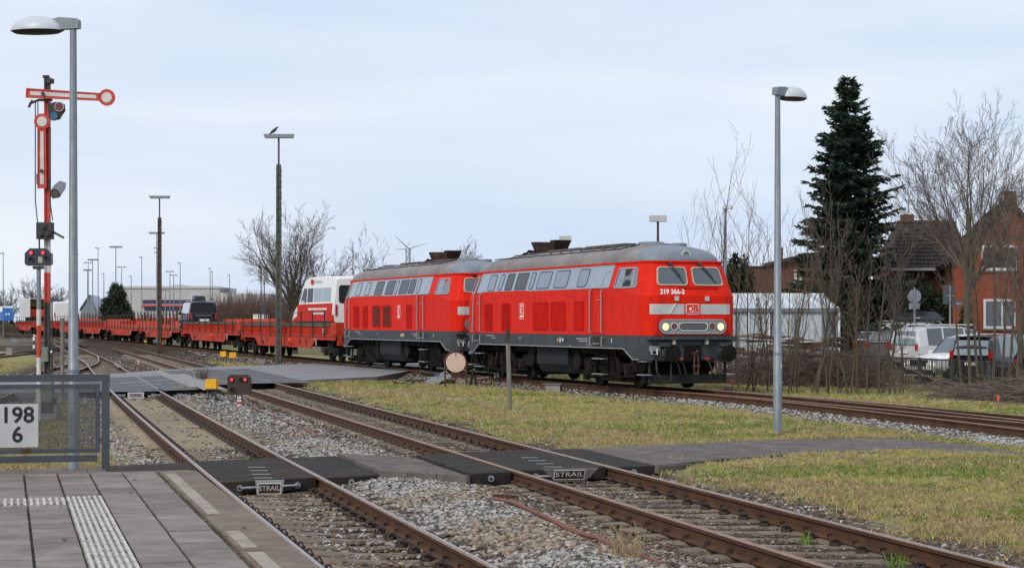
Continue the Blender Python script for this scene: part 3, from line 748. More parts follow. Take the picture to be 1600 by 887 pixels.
# ------------------------------------------------------------------ platform
mb = MB(); base = [plat(-6, -.0), plat(PEND, -.0), plat(PEND, -9), plat(-6, -9)]
mb.add([(p.x, p.y, -.3) for p in base] + [(p.x, p.y, .72) for p in base], [(3, 2, 1, 0), (4, 5, 6, 7), (0, 1, 5, 4), (1, 2, 6, 5), (2, 3, 7, 6), (3, 0, 4, 7)])
pf = mb.build('platform', 'slabj', kind='structure')
def pslab(u0, u1, v0, v1, m, name, th=.06, gap=.010, jit=.003, up=0):
    mb = MB(); q = [plat(u0 + gap * 1.5, v0 + gap), plat(u0 + gap * 1.5, v1 - gap), plat(u1 - gap * 1.5, v1 - gap), plat(u1 - gap * 1.5, v0 + gap)]
    z = .74 + up + rnd.uniform(-jit, jit); t_ = [rnd.uniform(-jit, jit) * .7 for _ in q]; ch = .006
    cc = sum(q, Vector()) / 4
    mb.add([(p.x, p.y, .70) for p in q] + [(p.x, p.y, z - .004 + k) for p, k in zip(q, t_)] + [(p.x + (cc - p).normalized().x * ch, p.y + (cc - p).normalized().y * ch, z + k) for p, k in zip(q, t_)],
           [(0, 3, 7, 4), (0, 4, 5, 1), (1, 5, 6, 2), (2, 6, 7, 3), (4, 7, 11, 8), (5, 4, 8, 9), (6, 5, 9, 10), (7, 6, 10, 11), (8, 11, 10, 9)])
    return mb.build(name, m, pf)
C_E, C_J, C_C, C_S0, C_S1 = -.345, -.375, -.70, -1.01, -1.31   # edge stone, joint, first slab column, tactile strip
u = -2.6
while u < PEND - .05:
    e_ = min(u + 1.2, PEND - .16); pslab(u, e_, C_E, 0.02, 'edge', 'edge_stone', gap=.003); u += 1.2
for (u, ul) in ((3.3, 3.9), (1.1, 1.0), (-.15, 1.0), (-1.6, 1.1)):
    mb = MB(); q = [plat(u, C_E + .03), plat(u, C_E + .13), plat(u + ul, C_E + .13), plat(u + ul, C_E + .03)]
    mb.add([(p.x, p.y, .7465) for p in q] + [(p.x, p.y, .740) for p in q], [(0, 1, 2, 3), (4, 5, 1, 0), (5, 6, 2, 1), (6, 7, 3, 2), (7, 4, 0, 3)]); mb.build('edge_mark', 'paintw', pf)
for k in range(9):
    pslab(PEND - .15, PEND, -.02 - (k + 1) * .99, -.02 - k * .99, 'edge', 'end_kerb')
UT = 5.05                                # far end of the tactile strip
cols = [(C_C, C_J), (C_S0, C_C)]
v = C_S1
while v > -5.2: cols.append((v - .31, v)); v -= .31
for ci, (v0, v1) in enumerate(cols):
    u = -.5 + .11 * (ci % 3)
    while u < PEND - .16:
        ln = .305 if rnd.random() < .9 else .46
        u1 = min(u + ln, PEND - .16)
        vis = plat(u1, v1); vis = vis.x > -.2755 * vis.y - .25
        if u1 - u > .06 and vis:
            if ci >= 2 and u1 > UT - .66 and u < UT - .12:   # guide strip running left
                if u < UT - .72: pslab(u, UT - .72, v0, v1, 'slab', 'paving_slab')
                if u1 > UT - .10: pslab(max(u, UT - .10), u1, v0, v1, 'slab', 'paving_slab')
            else: pslab(u, u1, v0, v1, 'slab', 'paving_slab')
        u = u1
u = UT + .004                            # slabs between strip end and platform end
while u < PEND - .2:
    u1 = min(u + .305, PEND - .16); pslab(u, u1, C_S1, C_S0, 'slab', 'paving_slab'); u = u1
def ribbed(u0, u1, v0, v1, along_u, n=7):
    s_ = pslab(u0, u1, v0, v1, 'tactd', 'tactile_slab', gap=.003)
    mb = MB()
    for k in range(n):
        if along_u:
            c = v0 + (v1 - v0) * (k + .5) / n; q = [plat(u0 + .01, c - .011), plat(u0 + .01, c + .011), plat(u1 - .01, c + .011), plat(u1 - .01, c - .011)]
        else:
            c = u0 + (u1 - u0) * (k + .5) / n; q = [plat(c - .011, v0 + .008), plat(c - .011, v1 - .008), plat(c + .011, v1 - .008), plat(c + .011, v0 + .008)]
        cc = sum(q, Vector()) / 4
        mb.add([(p.x, p.y, .738) for p in q] + [(p.x, p.y, .7475) for p in q], [(0, 1, 5, 4), (1, 2, 6, 5), (2, 3, 7, 6), (3, 0, 4, 7), (7, 6, 5, 4)])
    mb.build('rib', 'tact', s_)
u = -.73
while u < UT - .01: ribbed(u, min(u + .304, UT), C_S1, C_S0, True); u += .304
v = C_S1
while v > -5.0:
    for r_ in (0, 1): ribbed(UT - .71 + r_ * .305, UT - .71 + r_ * .305 + .30, v - .305, v, True, 6)
    v -= .305
# ------------------------------------------------------------------ platform end fence with the kilometre sign
fp = gp(165, 733, .74); FL = -PRT                          # runs to the left of the post, square to the track
ft = thing('platform_fence', 'dark grey tube fence with mesh panel closing the platform end', 'fence', fp, R(15))
mb = MB(); mb.box((0, 0, .47), (.075, .06, .94)); mb.build('post', 'fence', ft)
mb = MB(); mb.box((-3.2, 0, .47), (.075, .06, .94)); mb.build('post', 'fence', ft)
mb = MB(); mb.box((-1.66, 0, .905), (3.4, .055, .07)); mb.build('top_rail', 'fence', ft)
mb = MB(); mb.box((-1.62, 0, .115), (3.08, .045, .065)); mb.build('bottom_rail', 'fence', ft)
fx0, fx1, fz0, fz1 = -2.6, -.075, .19, .825
mb = MB()
for z in (fz0, fz1): mb.box(((fx0 + fx1) / 2, -.0, z), (fx1 - fx0, .035, .04))
for x in (fx0, fx1): mb.box((x, 0, (fz0 + fz1) / 2), (.04, .036, fz1 - fz0 + .042))
pnl = mb.build('panel_frame', 'fence', ft)
mb = MB(); k = 0
nx, nz = int((fx1 - fx0) / .0125), int((fz1 - fz0) / .0125)
for i in range(1, nx): mb.box((fx0 + (fx1 - fx0) * i / nx, .004, (fz0 + fz1) / 2), (.0050, .0025, fz1 - fz0))
for i in range(1, nz): mb.box(((fx0 + fx1) / 2, -.001, fz0 + (fz1 - fz0) * i / nz), (fx1 - fx0, .0025, .0050))
mb.build('mesh_wires', 'mesh', pnl, kind='stuff')
for z in (.30, .72):
    mb = MB(); mb.box((-.045, 0, z), (.06, .03, .035)); mb.disc((-.045, -.02, z), (0, 1, 0), .012, .02, 8); mb.build('bracket', 'fence', ft)
mb = MB(); mb.box((-.76, -.022, .195), (.09, .004, .045)); mb.build('rust_patch', 'brown', ft)
sx0 = (5 - 165) / FPX * fp.y * 1.03; sx1 = (66 - 165) / FPX * fp.y * 1.03
sz1 = HC - (629 - HY) / FPX * fp.y - .74; sz0 = HC - (696 - HY) / FPX * fp.y - .74
st = thing('kilometre_sign', 'white perforated sign reading 198 over 6 on the mesh fence', 'sign', fp, R(15))
mb = MB(); fnx = lambda u, v, q: (u, -.014 - q, v); mb.prism(rrect(sx0, sx1, sz0, sz1, .01), fnx, 0, .006); mb.build('sign_board', 'ltgrey', st)
mx_ = (sx0 + sx1) / 2
def sign_digits(s, size, cz, cx):
    text(s, size, 'carblack', st, None, fn=lambda p: (p.x + cx, -.0215 - p.z, p.y + cz), bold=.0045, sx=1.0)
hgt = sz1 - sz0
sign_digits('198', .215, sz1 - hgt * .27, mx_); sign_digits('6', .215, sz0 + hgt * .28, mx_)

# ------------------------------------------------------------------ dome lamps near the platform and in the lawn
def dome_lamp(base, H, dirz, label, r0=.085, r1=.05, dl=.84, dw=.5, group='dome lamps by the tracks'):
    t = thing('platform_lamp', label, 'street lamp', base, dirz, group)
    mb = MB()
    mb.tube([(0, 0, -.1), (0, 0, 1.55), (0, 0, 1.56), (0, 0, H - .05)], [r0, r0 * .97, r0 * .9, r1], 12); mb.tube([(0, 0, 1.535), (0, 0, 1.575)], r0 * 1.06, 12)
    mb.disc((r0 * .7, -r0 * .75, 1.0), (.7, -.7, 0), .018, .03, 8); pole = mb.build('pole', 'galv', t, smooth=True)
    for s in (-1, 1):
        mb = MB(); mb.prism([(-.03, .62), (.03, .62), (.03, .92), (-.03, .92)], lambda u, v, q: (u, s * (r0 * .96 + q), v), 0, .006); mb.build('access_door', 'galv', pole)
        mb = MB(); mb.prism([(-.028, 1.28), (.028, 1.28), (.028, 1.37), (-.028, 1.37)], lambda u, v, q: (u, s * (r0 * .965 + q), v), 0, .003); mb.build('sticker', 'ltgrey', pole)
    mb = MB(); mb.tube([(0, 0, -.02), (0, 0, .03)], [r0 * 1.5, r0 * 1.15], 12); mb.build('collar', 'galv', pole)
    mb = MB()
    prof = [(-.10, H - .04), (.33, H - .05), (.33, H + .11), (.20, H + .135), (-.07, H + .11), (-.10, H + .08)]
    mb.prism(prof, lambda u, v, q: (u, q, v), -.06, .06); mb.build('arm', 'galv', t)
    mb = MB(); rings = []; n = 28; c0 = .16 + dl / 2
    for k in range(9):
        a = PI / 2 * k / 8; rr = math.cos(a); zz = math.sin(a)
        rings.append([(c0 + dl / 2 * rr * math.cos(2 * PI * q / n), dw / 2 * rr * math.sin(2 * PI * q / n), H - .055 + .225 * zz + .0 * rr) for q in range(n)])
    mb.loft(rings); d_ = mb.build('dome', 'galvl', t, smooth=True, sharp=70)
    mb = MB(); mb.loft([[(c0 + (dl / 2 - .004) * math.cos(2 * PI * q / n), (dw / 2 - .004) * math.sin(2 * PI * q / n), H - .052) for q in range(n)], [(c0 + dl * .42 * math.cos(2 * PI * q / n), dw * .40 * math.sin(2 * PI * q / n), H - .028 - .06) for q in range(n)]], caps=True)
    mb.build('diffuser', 'sigdark', t, smooth=True)
    return t
bl = at(114.5, 502, 28.5); dome_lamp((bl.x, bl.y, -.1), 6.75, PI - .18, 'tall galvanised dome lamp standing behind the platform fence')
br_ = gp(1215, 679, .03); dome_lamp((br_.x, br_.y, .03), HC + (502 - 148) / FPX * br_.y + .0, R(48), 'galvanised dome lamp post standing in the lawn beside the path', dl=.70)

# ------------------------------------------------------------------ semaphore signal
SB = at(74, 502, 45.6); sz = lambda py: HC - (py - HY) / FPX * 45.6
sx = lambda px: (px - 74) / FPX * 45.6
sem = thing('semaphore_signal', 'old red and white semaphore signal with one raised arm and one level arm', 'railway signal', (SB.x, SB.y, 0))
def mast(p0, p1, m, nm='mast_section'):
    mb = MB(); z0, z1 = sz(p0), sz(p1)
    for s in (-1, 1): mb.box((s * .05, 0, (z0 + z1) / 2), (.035, .12, z1 - z0))
    mb.box((0, .0, (z0 + z1) / 2), (.07, .05, z1 - z0)); return mb.build(nm, m, sem)
mast(655, 472, 'sigdark'); mast(472, 426, 'sigred'); mast(426, 374, 'sigwhite'); mast(374, 330, 'sigred'); mast(330, 157, 'sigred'); mast(157, 121, 'sigdark')
mb = MB(); mb.box((0, 0, -.05), (.55, .5, .5)); mb.build('foundation', 'conc', sem)
mb = MB(); mb.box((.02, -.16, sz(606)), (.30, .26, .62)); mb.build('relay_box', 'siggreen', sem)
mb = MB(); mb.box((.0, -.1, sz(633)), (.42, .34, .34)); mb.build('base_box', 'sigdark', sem)
mb = MB(); mb.box((-.02, -.13, sz(553)), (.14, .12, .35)); mb.build('switch_box', 'siggreen', sem)
mb = MB(); mb.box((.13, -.13, sz(549)), (.11, .02, .09)); bx = mb.build('black_tag', 'carblack', sem)
mb = MB(); mb.box((.13, -.142, sz(549)), (.045, .006, .05)); mb.build('white_mark', 'white', bx)
def arm(cx, cy, ang, L, w, r, back, nm):
    # arm in the plane facing the camera; ang of the disc end
    A = Matrix.Translation((sx(cx), -.12, sz(cy))) @ Matrix.Rotation(-ang, 4, 'Y')
    f = lambda u, v, q: A @ Vector((u, -q, v))
    mb = MB(); mb.prism([(-back, -w / 2), (L - r * .7, -w * .40), (L - r * .7, w * .40), (-back, w / 2)], f, 0, .03); mb.prism(circ(L, 0, r, 24), f, .001, .032)
    o = mb.build(nm, 'sigred', sem)
    mb = MB(); mb.prism([(-back + .1, -w * .2), (L - r * 1.25, -w * .18), (L - r * 1.25, w * .18), (-back + .1, w * .2)], f, .03, .04); mb.build('white_stripe', 'sigwhite', o)
    mb = MB(); mb.prism(circ(L, 0, r * .62, 24), f, .032, .042); mb.build('white_disc', 'sigwhite', o)
    mb = MB(); mb.ring([(-back, -w / 2), (L - r * .9, -w * .40), (L - r * .9, w * .40), (-back, w / 2)], [(-back + .03, -w / 2 + .025), (L - r * .9, -w * .40 + .02), (L - r * .9, w * .40 - .02), (-back + .03, w / 2 - .025)], f, .03, .045); mb.build('rim', 'sigred', o)
    mb = MB(); mb.prism(circ(0, 0, .045, 10), f, .04, .09); mb.build('pivot', 'carblack', o)
    return o
k45 = 45.6 / FPX
arm(70, 148, R(-3.2), 99 * k45, 15 * k45, 13 * k45, 27 * k45, 'signal_arm')
arm(68, 268, R(90), 77 * k45, 14.5 * k45, 12.5 * k45, 27 * k45, 'signal_arm')
mb = MB(); mb.tube([(sx(79), -.05, sz(124)), (sx(79), -.05, sz(131))], .1, 10); mb.box((sx(72), 0, sz(120)), (.14, .12, .06)); mb.build('pulley', 'sigdark', sem, smooth=True)
def spect(p, lens, plate, nm):
    mb = MB(); fs = lambda u, v, q: (sx(u), -.10 - q, sz(v)); mb.prism(plate, fs, 0, .02); o = mb.build(nm, 'sigdark' if nm == 'spectacle' else 'galv', sem)
    for (cx, cy, rr, m) in lens:
        mb = MB(); mb.ring([(cx + (rr + 1.3) * math.cos(a), cy + (rr + 1.3) * math.sin(a)) for a in np.linspace(0, 2 * PI, 19)[:-1]], [(cx + rr * math.cos(a), cy + rr * math.sin(a)) for a in np.linspace(0, 2 * PI, 19)[:-1]], fs, .0, .06); mb.build('lens_rim', 'alu' if m == 'redlens' else 'sigdark', o)
        mb = MB(); mb.prism([(cx + rr * math.cos(a), cy + rr * math.sin(a)) for a in np.linspace(0, 2 * PI, 19)[:-1]], fs, .02, .045); mb.build('lens', m, o)
spect(None, [(95, 168, 6.3, 'redlens'), (86, 182, 6.3, 'bluelens')], [(76, 163), (90, 160), (103, 164), (104, 174), (95, 188), (82, 189), (77, 176)], 'spectacle')
spect(None, [(87.5, 303, 6, 'brownlens')], [(86, 290), (95, 283), (105, 286), (104, 295), (95, 309), (84, 311), (80, 300)], 'spectacle_plate')
mb = MB(); mb.box((sx(70), -.06, sz(287)), (.28, .12, .18)); mb.box((sx(63), -.05, sz(280)), (.14, .1, .25)); mb.build('bracket', 'sigdark', sem)
mb = MB(); mb.box((sx(72), -.06, sz(157)), (.32, .1, .05)); mb.tube([(sx(76), -.08, sz(157)), (sx(62), -.08, sz(157)), (sx(47), -.08, sz(163))], .03, 6); mb.box((sx(49), -.08, sz(163)), (.05, .05, .2), ry=.5); mb.build('crank', 'sigdark', sem)
for (x0, x1, y0_, y1_) in ((56, 56.5, 157, 348), (60, 60, 160, 292), (79.5, 80, 200, 345)):
    mb = MB(); mb.tube([(sx(x0), -.05, sz(y0_)), (sx(x0), -.05, sz(y0_ + (y1_ - y0_) * .82)), (sx(x1 + 3), -.05, sz(y1_))], .014, 5); mb.build('rod', 'sigdark', sem)
mb = MB(); mb.tube([(sx(82), -.05, sz(470)), (sx(82.5), -.05, sz(640))], .018, 5); mb.build('rod', 'sigdark', sem)
mb = MB(); mb.box((sx(72.5), -.12, sz(361)), (.37, .26, .40)); lb = mb.build('lamp_box', 'sigdark', sem)
for (a, b) in ((72, 354), (67, 366), (78, 366)):
    mb = MB(); mb.disc((sx(a), -.27, sz(b)), (0, 1, 0), .06, .06, 14); mb.build('hood', 'carblack', lb, smooth=True)
mb = MB()
for q in range(7): mb.box((sx(86 + q * 2.4), -.1, sz(363.5 + q * 1.3)), (.03, .03, .055), ry=.45)
mb.bar((sx(84), -.09, sz(362.5)), (sx(102), -.09, sz(371.5)), .02, .02); mb.build('notched_arm', 'sigdark', sem)
mb = MB(); mb.tube([(sx(62), -.05, sz(372)), (sx(63), -.05, sz(420))], .02, 5); mb.build('rod', 'sigdark', sem)

# colour light signal on its own post beside the semaphore
D = 44.0; c_ = at(60.5, 502, D)
cl = thing('light_signal', 'black colour light signal with two red lamps on a red and white post', 'railway signal', (c_.x, c_.y, 0))
zz = lambda py: HC - (py - HY) / FPX * D
for (a, b, m) in ((650, 605, 'sigwhite'), (605, 558, 'sigwhite'), (558, 508, 'sigred'), (508, 483, 'sigwhite'), (483, 416, 'galv')):
    mb = MB(); mb.tube([(0, 0, zz(a) - .1 if a == 650 else zz(a)), (0, 0, zz(b))], .052, 12); mb.build('post_section', m, cl, smooth=True)
def lightbox(root, w, h, cz, lamps, ch, cd='carblack'):
    p = [(-w / 2, -h / 2 + ch * .4), (-w / 2 + ch * .4, -h / 2), (w / 2 - ch * .4, -h / 2), (w / 2, -h / 2 + ch * .4), (w / 2, h / 2 - ch), (w / 2 - ch, h / 2), (-w / 2 + ch, h / 2), (-w / 2, h / 2 - ch)]
    fn = lambda u, v, q: (u, -q, cz + v)
    mb = MB(); mb.prism(p, fn, -.12, .09); bx = mb.build('signal_head', cd, root)
    for (u, v, r, m) in lamps:
        mb = MB(); a_ = np.linspace(0, 2 * PI, 17)[:-1]
        mb.ring([(u + (r + .012) * math.cos(a), v + (r + .012) * math.sin(a)) for a in a_], [(u + r * math.cos(a), v + r * math.sin(a)) for a in a_], fn, .09, .14); hd = mb.build('lamp_hood', 'carblack', bx)
        mb = MB(); mb.prism([(u + r * math.cos(a), v + r * math.sin(a)) for a in a_], fn, .09, .10); mb.build('lamp', m, bx)
    return bx
kD = D / FPX
bx = lightbox(cl, 41 * kD, 27 * kD, zz(401.5), [(-10 * kD, 6.5 * kD, .042, 'redlit'), (8.5 * kD, 6.5 * kD, .042, 'redlit'), (-10 * kD, -4 * kD, .05, 'dark'), (14 * kD, -2 * kD, .045, 'dark')], 8 * kD)
mb = MB(); mb.box((4 * kD, -.095, zz(406)), (.10, .012, .14)); mb.build('number_plate', 'cream', bx)
mb = MB(); mb.box((0, 0, zz(418)), (.25, .14, .07)); mb.build('mounting', 'carblack', cl)

# ground signal between the tracks
g = gp(374, 636, -.05); D = g.y; kD = D / FPX
gs = thing('ground_signal', 'low brown ground signal with two red lamps between the tracks', 'railway signal', (g.x, g.y, -.05))
zz = lambda py: (636 - py) * kD
for (a, b, m) in ((640, 631, 'sigwhite'), (631, 627, 'sigred'), (627, 623.5, 'sigwhite')):
    mb = MB(); mb.box((0, 0, (zz(a) + zz(b)) / 2), (.11, .10, zz(b) - zz(a))); mb.build('post_section', m, gs)
mb = MB(); mb.box((0, .02, zz(618)), (.16, .1, 12 * kD)); mb.build('neck', 'carblack', gs)
mb = MB(); mb.box((0, -.04, zz(619)), (.105, .012, .115)); np_ = mb.build('number_plate', 'white', gs)
text('2', .09, 'carblack', np_, None, fn=lambda p: (p.x - .018, -.048 - p.z, p.y + zz(619)), bold=.003); text('1', .055, 'carblack', np_, None, fn=lambda p: (p.x + .03, -.048 - p.z, p.y + zz(617.6)), bold=.002)
M['sigbrown'] = mat('signal_brown', (.045, .026, .02), .6, var=.2, scale=6)
lightbox(gs, 36 * kD, 31 * kD, zz(600.5), [(-11 * kD, 8 * kD, .038, 'redlit'), (9.8 * kD, 8.2 * kD, .038, 'redlit'), (3.6 * kD, 8.2 * kD, .042, 'dark'), (-10.5 * kD, -7 * kD, .048, 'dark')], 4.5 * kD, 'sigbrown')

# yellow connection boxes on legs
yb0 = None
def yellow_box(px, py, wpx, hpx, label):
    global yb0
    p = gp(px, py, -.08); k = p.y / FPX
    t = thing('yellow_box', label, 'connection box', (p.x, p.y, float(groundz(p.x, p.y)) + .02), rnd.uniform(-.2, .2), 'yellow boxes along the tracks')
    w_, h_ = wpx * k, hpx * k; lg = .30
    mb = MB(); mb.box((0, 0, lg + h_ / 2), (w_, w_ * .7, h_), tap=.95); mb.build('cover', 'yellow', t)
    mb = MB(); mb.box((0, 0, lg - .02), (w_ * .9, w_ * .6, .04)); mb.build('base_plate', 'carblack', t)
    for s in (-.3, .05, .34):
        mb = MB(); mb.tube([(s * w_, 0, lg - .03), (s * w_ * 1.2, -.02, -.06)], .022, 6); mb.build('leg', 'carblack', t)
yellow_box(331, 626, 18, 15, 'nearest and largest yellow box, left of the low brown ground signal')
yellow_box(363.5, 572, 11, 9, 'yellow box just beyond the road, right one of the pair')
yellow_box(349.5, 568.5, 9.5, 8.5, 'yellow box just beyond the road, left one of the pair')
yellow_box(253, 551, 8, 7, 'small yellow box at the foot of the tall rusty lamp mast')
yellow_box(229, 547.5, 7, 6, 'smallest and farthest yellow box, left of the tall rusty lamp mast')
# cables by the nearest box
p = gp(345, 628, -.1)
mb = MB()
for k in range(4):
    mb.tube([(p.x - .25 + .05 * k, p.y, .18), (p.x - .1, p.y - .2 - .1 * k, .0), (p.x + .35, p.y - .5 - .12 * k, -.06), (p.x + 1.1, p.y - .35 - .2 * k, -.07)], .02, 5)
tag(mb.build('cable', 'rubber'), 'black cables lying loose beside the nearest yellow box', 'cable')
# wooden posts
def post(px, ptop, pbase, zb, r, label, m='wood', lean=0.):
    p = gp(px, pbase, zb); h = HC - (ptop - HY) / FPX * p.y - zb
    mb = MB(); q = [(0, 0, -.2), (lean * .5 * h, 0, h * .5), (lean * h, 0, h)]
    mb.tube(q, [r, r * .97, r * .9], 9); o = mb.build('wooden_post', m, smooth=True); o.location = (p.x, p.y, zb); return tag(o, label, 'post')
o = post(797, 515, 641, .02, .058, 'pale weathered wooden post with dark top in the lawn before the engine', lean=-.032)
p = gp(797, 641, .02); mb = MB(); mb.tube([(-.062, 0, 1.65), (-.066, 0, 1.99)], .060, 9); mb.build('tarred_top', 'woodd', o, smooth=True)
post(97.5, 497, 631, -.15, .06, 'slim grey wooden post between semaphore and lamp post')
# rust-framed disc sign in the lawn
p = gp(712, 604, .05); k = p.y / FPX
ds = thing('disc_sign', 'round pinkish white disc in a rusty arched frame beside the debris', 'sign', (p.x, p.y, .05), .12)
mb = MB(); r_ = 16.5 * k; zc = (604 - 566) * k
pts = [(-r_, 0, -.1), (-r_, 0, zc)] + [(-r_ * math.cos(a), 0, zc + r_ * math.sin(a)) for a in np.linspace(.25, PI - .25, 12)] + [(r_, 0, zc), (r_, 0, -.1)]
mb.tube(pts, .032, 7); mb.tube([(-r_, 0, (604 - 583) * k), (r_, 0, (604 - 583) * k)], .022, 6); mb.build('arched_frame', 'brown', ds, smooth=True)
mb = MB(); mb.disc((0, -.03, zc), (0, 1, 0), 15.3 * k, .025, 36); d_ = mb.build('disc', 'disc', ds)
mb = MB(); mb.box((0, -.045, zc + 12.5 * k), (.02, .01, .16)); mb.build('notch', 'brown', d_)
# number board 52
p = gp(779, 598, .05); 
nb = thing('number_board', 'small black board reading 52 beside the rear bogie of the engine', 'sign', (p.x, p.y, .05), .0)
k = p.y / FPX
mb = MB(); mb.box((0, 0, .27), (.30, .04, .22)); b_ = mb.build('board', 'carblack', nb); text('52', .17, 'white', b_, None, fn=lambda q: (q.x + .02, -.0225 - q.z, q.y + .27), bold=.004)
mb = MB(); mb.box((-.13, -.024, .27), (.015, .006, .2)); mb.build('white_edge', 'white', b_)
mb = MB(); mb.box((0, .03, .06), (.05, .05, .25)); mb.build('stub_post', 'sigdark', nb)
# orange tipped stakes
def stake(px, pt, pb, zb, label, lean=0.):
    p = gp(px, pb, zb); h = (pb - pt) / FPX * p.y
    t = thing('survey_stake', label, 'stake', (p.x, p.y, zb), 0, 'orange tipped survey stakes')
    mb = MB(); mb.bar((0, 0, -.1), (lean * h * .7, 0, h * .7), .045, .045); mb.build('stake', 'wood', t)
    mb = MB(); mb.bar((lean * h * .7, 0, h * .7), (lean * h, 0, h), .055, .055); mb.box((lean * h - .03, 0, h), (.09, .05, .015)); mb.build('orange_tip', 'orange', t)
stake(1559.5, 617.5, 643, .0, 'orange tipped stake standing far right before the brush pile'); stake(1127, 584, 602, .05, 'orange tipped stake just right of the engine, leaning', -.2); stake(1144.5, 592, 611, .05, 'orange tipped stake right of the leaning stake and wooden block', .02)
p = gp(1138, 610, .05); mb = MB(); mb.box((0, 0, .06), (.26, .16, .12)); o = mb.build('wooden_block', 'wood'); o.location = (p.x, p.y, .05); tag(o, 'pale wooden block lying at the foot of the orange stakes', 'block')
# small signs and fittings at the far left
p = gp(22.5, 545, -.1); t = thing('small_sign', 'small blue grey sign plate on a thin post in the far left grass', 'sign', (p.x, p.y, -.1)); k = p.y / FPX
mb = MB(); mb.box((0, 0, 13.5 * k), (8.5 * k, .03, 4.6 * k)); mb.build('plate', 'galv', t); mb = MB(); mb.tube([(0, .02, 0), (0, .02, 14 * k)], .03, 6); mb.build('post', 'galv', t)
p = gp(15, 553, -.1); mb = MB(); mb.box((0, 0, .2), (.42, .4, .5), tap=.9); o = mb.build('marker_stone', 'conc'); o.location = (p.x, p.y, -.1); tag(o, 'squat grey marker stone in the grass at the far left', 'stone')
p = gp(53, 554, -.1); k = p.y / FPX; t = thing('point_lever', 'point lever with white lantern plates left of the red and white post', 'point lever', (p.x, p.y, -.1))
mb = MB(); mb.box((0, 0, .15), (.4, .4, .3)); mb.tube([(0, 0, .2), (0, 0, 31 * k)], .035, 6); mb.build('stand', 'carblack', t)
for (a, m) in ((12.5, 'white'), (25, 'white')):
    mb = MB(); mb.box((0, -.05, a * k), (.13, .05, 5.5 * k)); mb.build('lantern_plate', m, t)
mb = MB(); mb.box((.06, -.05, 30 * k), (.2, .05, .09), ry=.5); mb.build('arrow_plate', 'white', t)
p = gp(236.5 - 1, 573, -.1)
mb = MB(); mb.box((0, 0, .12), (.12, .12, .18)); o = mb.build('peg', 'sigwhite'); q = gp(216.5, 569, -.1); o.location = (q.x, q.y, -.1); tag(o, 'short white and red peg between the converging rails before the road', 'peg')
mb = MB(); mb.box((0, 0, .10), (.124, .124, .06)); mb.build('red_band', 'sigred', o)
# grey trough lids and the box beside the main track
p = gp(866, 612, .0); t = thing('cable_box', 'low grey cable box with flat lid in the grass below the engine', 'cable box', (p.x, p.y, 0), -.3)
mb = MB(); mb.box((0, 0, .10), (.46, .3, .26)); mb.build('box', 'conc', t); mb = MB(); mb.box((-.02, 0, .245), (.62, .38, .03)); mb.build('lid', 'sheet', t)
p = gp(409, 570.5, -.05); mb = MB(); mb.box((0, 0, .15), (.42, .35, .34)); o = mb.build('concrete_block', 'conc'); o.location = (p.x, p.y, -.05); tag(o, 'grey concrete block beside the tall green lamp mast', 'block')
p = gp(423.5, 566.5, -.05); mb = MB(); mb.box((0, 0, .2), (.18, .18, .5)); o = mb.build('short_post', 'brown'); o.location = (p.x, p.y, -.05); tag(o, 'short rusty brown post left of the tall green lamp mast', 'post')
# debris heap left of the disc sign
dh = thing('debris_heap', 'heap of boards, sheets and a pipe lying left of the disc sign', 'debris', gp(680, 602, .03))
for (dx, dy, dz, s, rx, ry, rz, m) in ((-.5, .2, .06, (.9, .3, .02), .1, .03, .2, 'sheet'), (.1, 0, .22, (.85, .45, .02), .5, -.45, .3, 'sheet'), (.7, .4, .12, (1.6, .14, .05), 0, .04, .15, 'conc'), (1.1, .6, .2, (1.5, .2, .05), 0, -.1, -.2, 'wood'), (-1.0, -.1, .05, (.5, .12, .05), 0, .1, .5, 'woodd'), (-1.3, .1, .06, (.6, .08, .04), 0, -.1, -.4, 'brown'), (-.2, .5, .15, (1.7, .16, .06), 0, 0, .05, 'woodd'), (1.5, -.1, .08, (.9, .1, .05), 0, .05, -.5, 'brown')):
    mb = MB(); mb.box((0, 0, 0), s, rx=rx, ry=ry, rz=rz); o = mb.build('board', m, dh); o.location = (dx, dy, dz)
mb = MB(); mb.tube([(-.55, 1.1, .42), (.2, 1.3, .28)], .09, 9); mb.build('pipe', 'woodd', dh, smooth=True)
for k in range(14):
    mb = MB(); mb.box((0, 0, 0), (rnd.uniform(.1, .4), rnd.uniform(.04, .12), .04), rz=rnd.uniform(0, 3), ry=rnd.uniform(-.5, .5)); o = mb.build('scrap', rnd.choice(['wood', 'brown', 'sheet', 'woodd']), dh); o.location = (rnd.uniform(-1.9, .6), rnd.uniform(-.2, .5), rnd.uniform(.03, .12))
mb = MB(); mb.box((.05, .1, .40), (.12, .1, .05), ry=-.4); mb.build('blue_scrap', 'bluep', dh)
p = gp(733, 604, .04); 
for k, (dx, h, ln) in enumerate(((.0, .55, .25), (.28, .4, -.3))):
    mb = MB(); mb.tube([(0, 0, -.1), (ln * h, 0, h)], .045, 7); o = mb.build('broken_stake', 'woodd'); o.location = (p.x + dx, p.y + .2, .04); tag(o, ['taller broken stake leaning right beside the disc sign', 'shorter broken stake leaning left right of the disc sign'][k], 'stake')
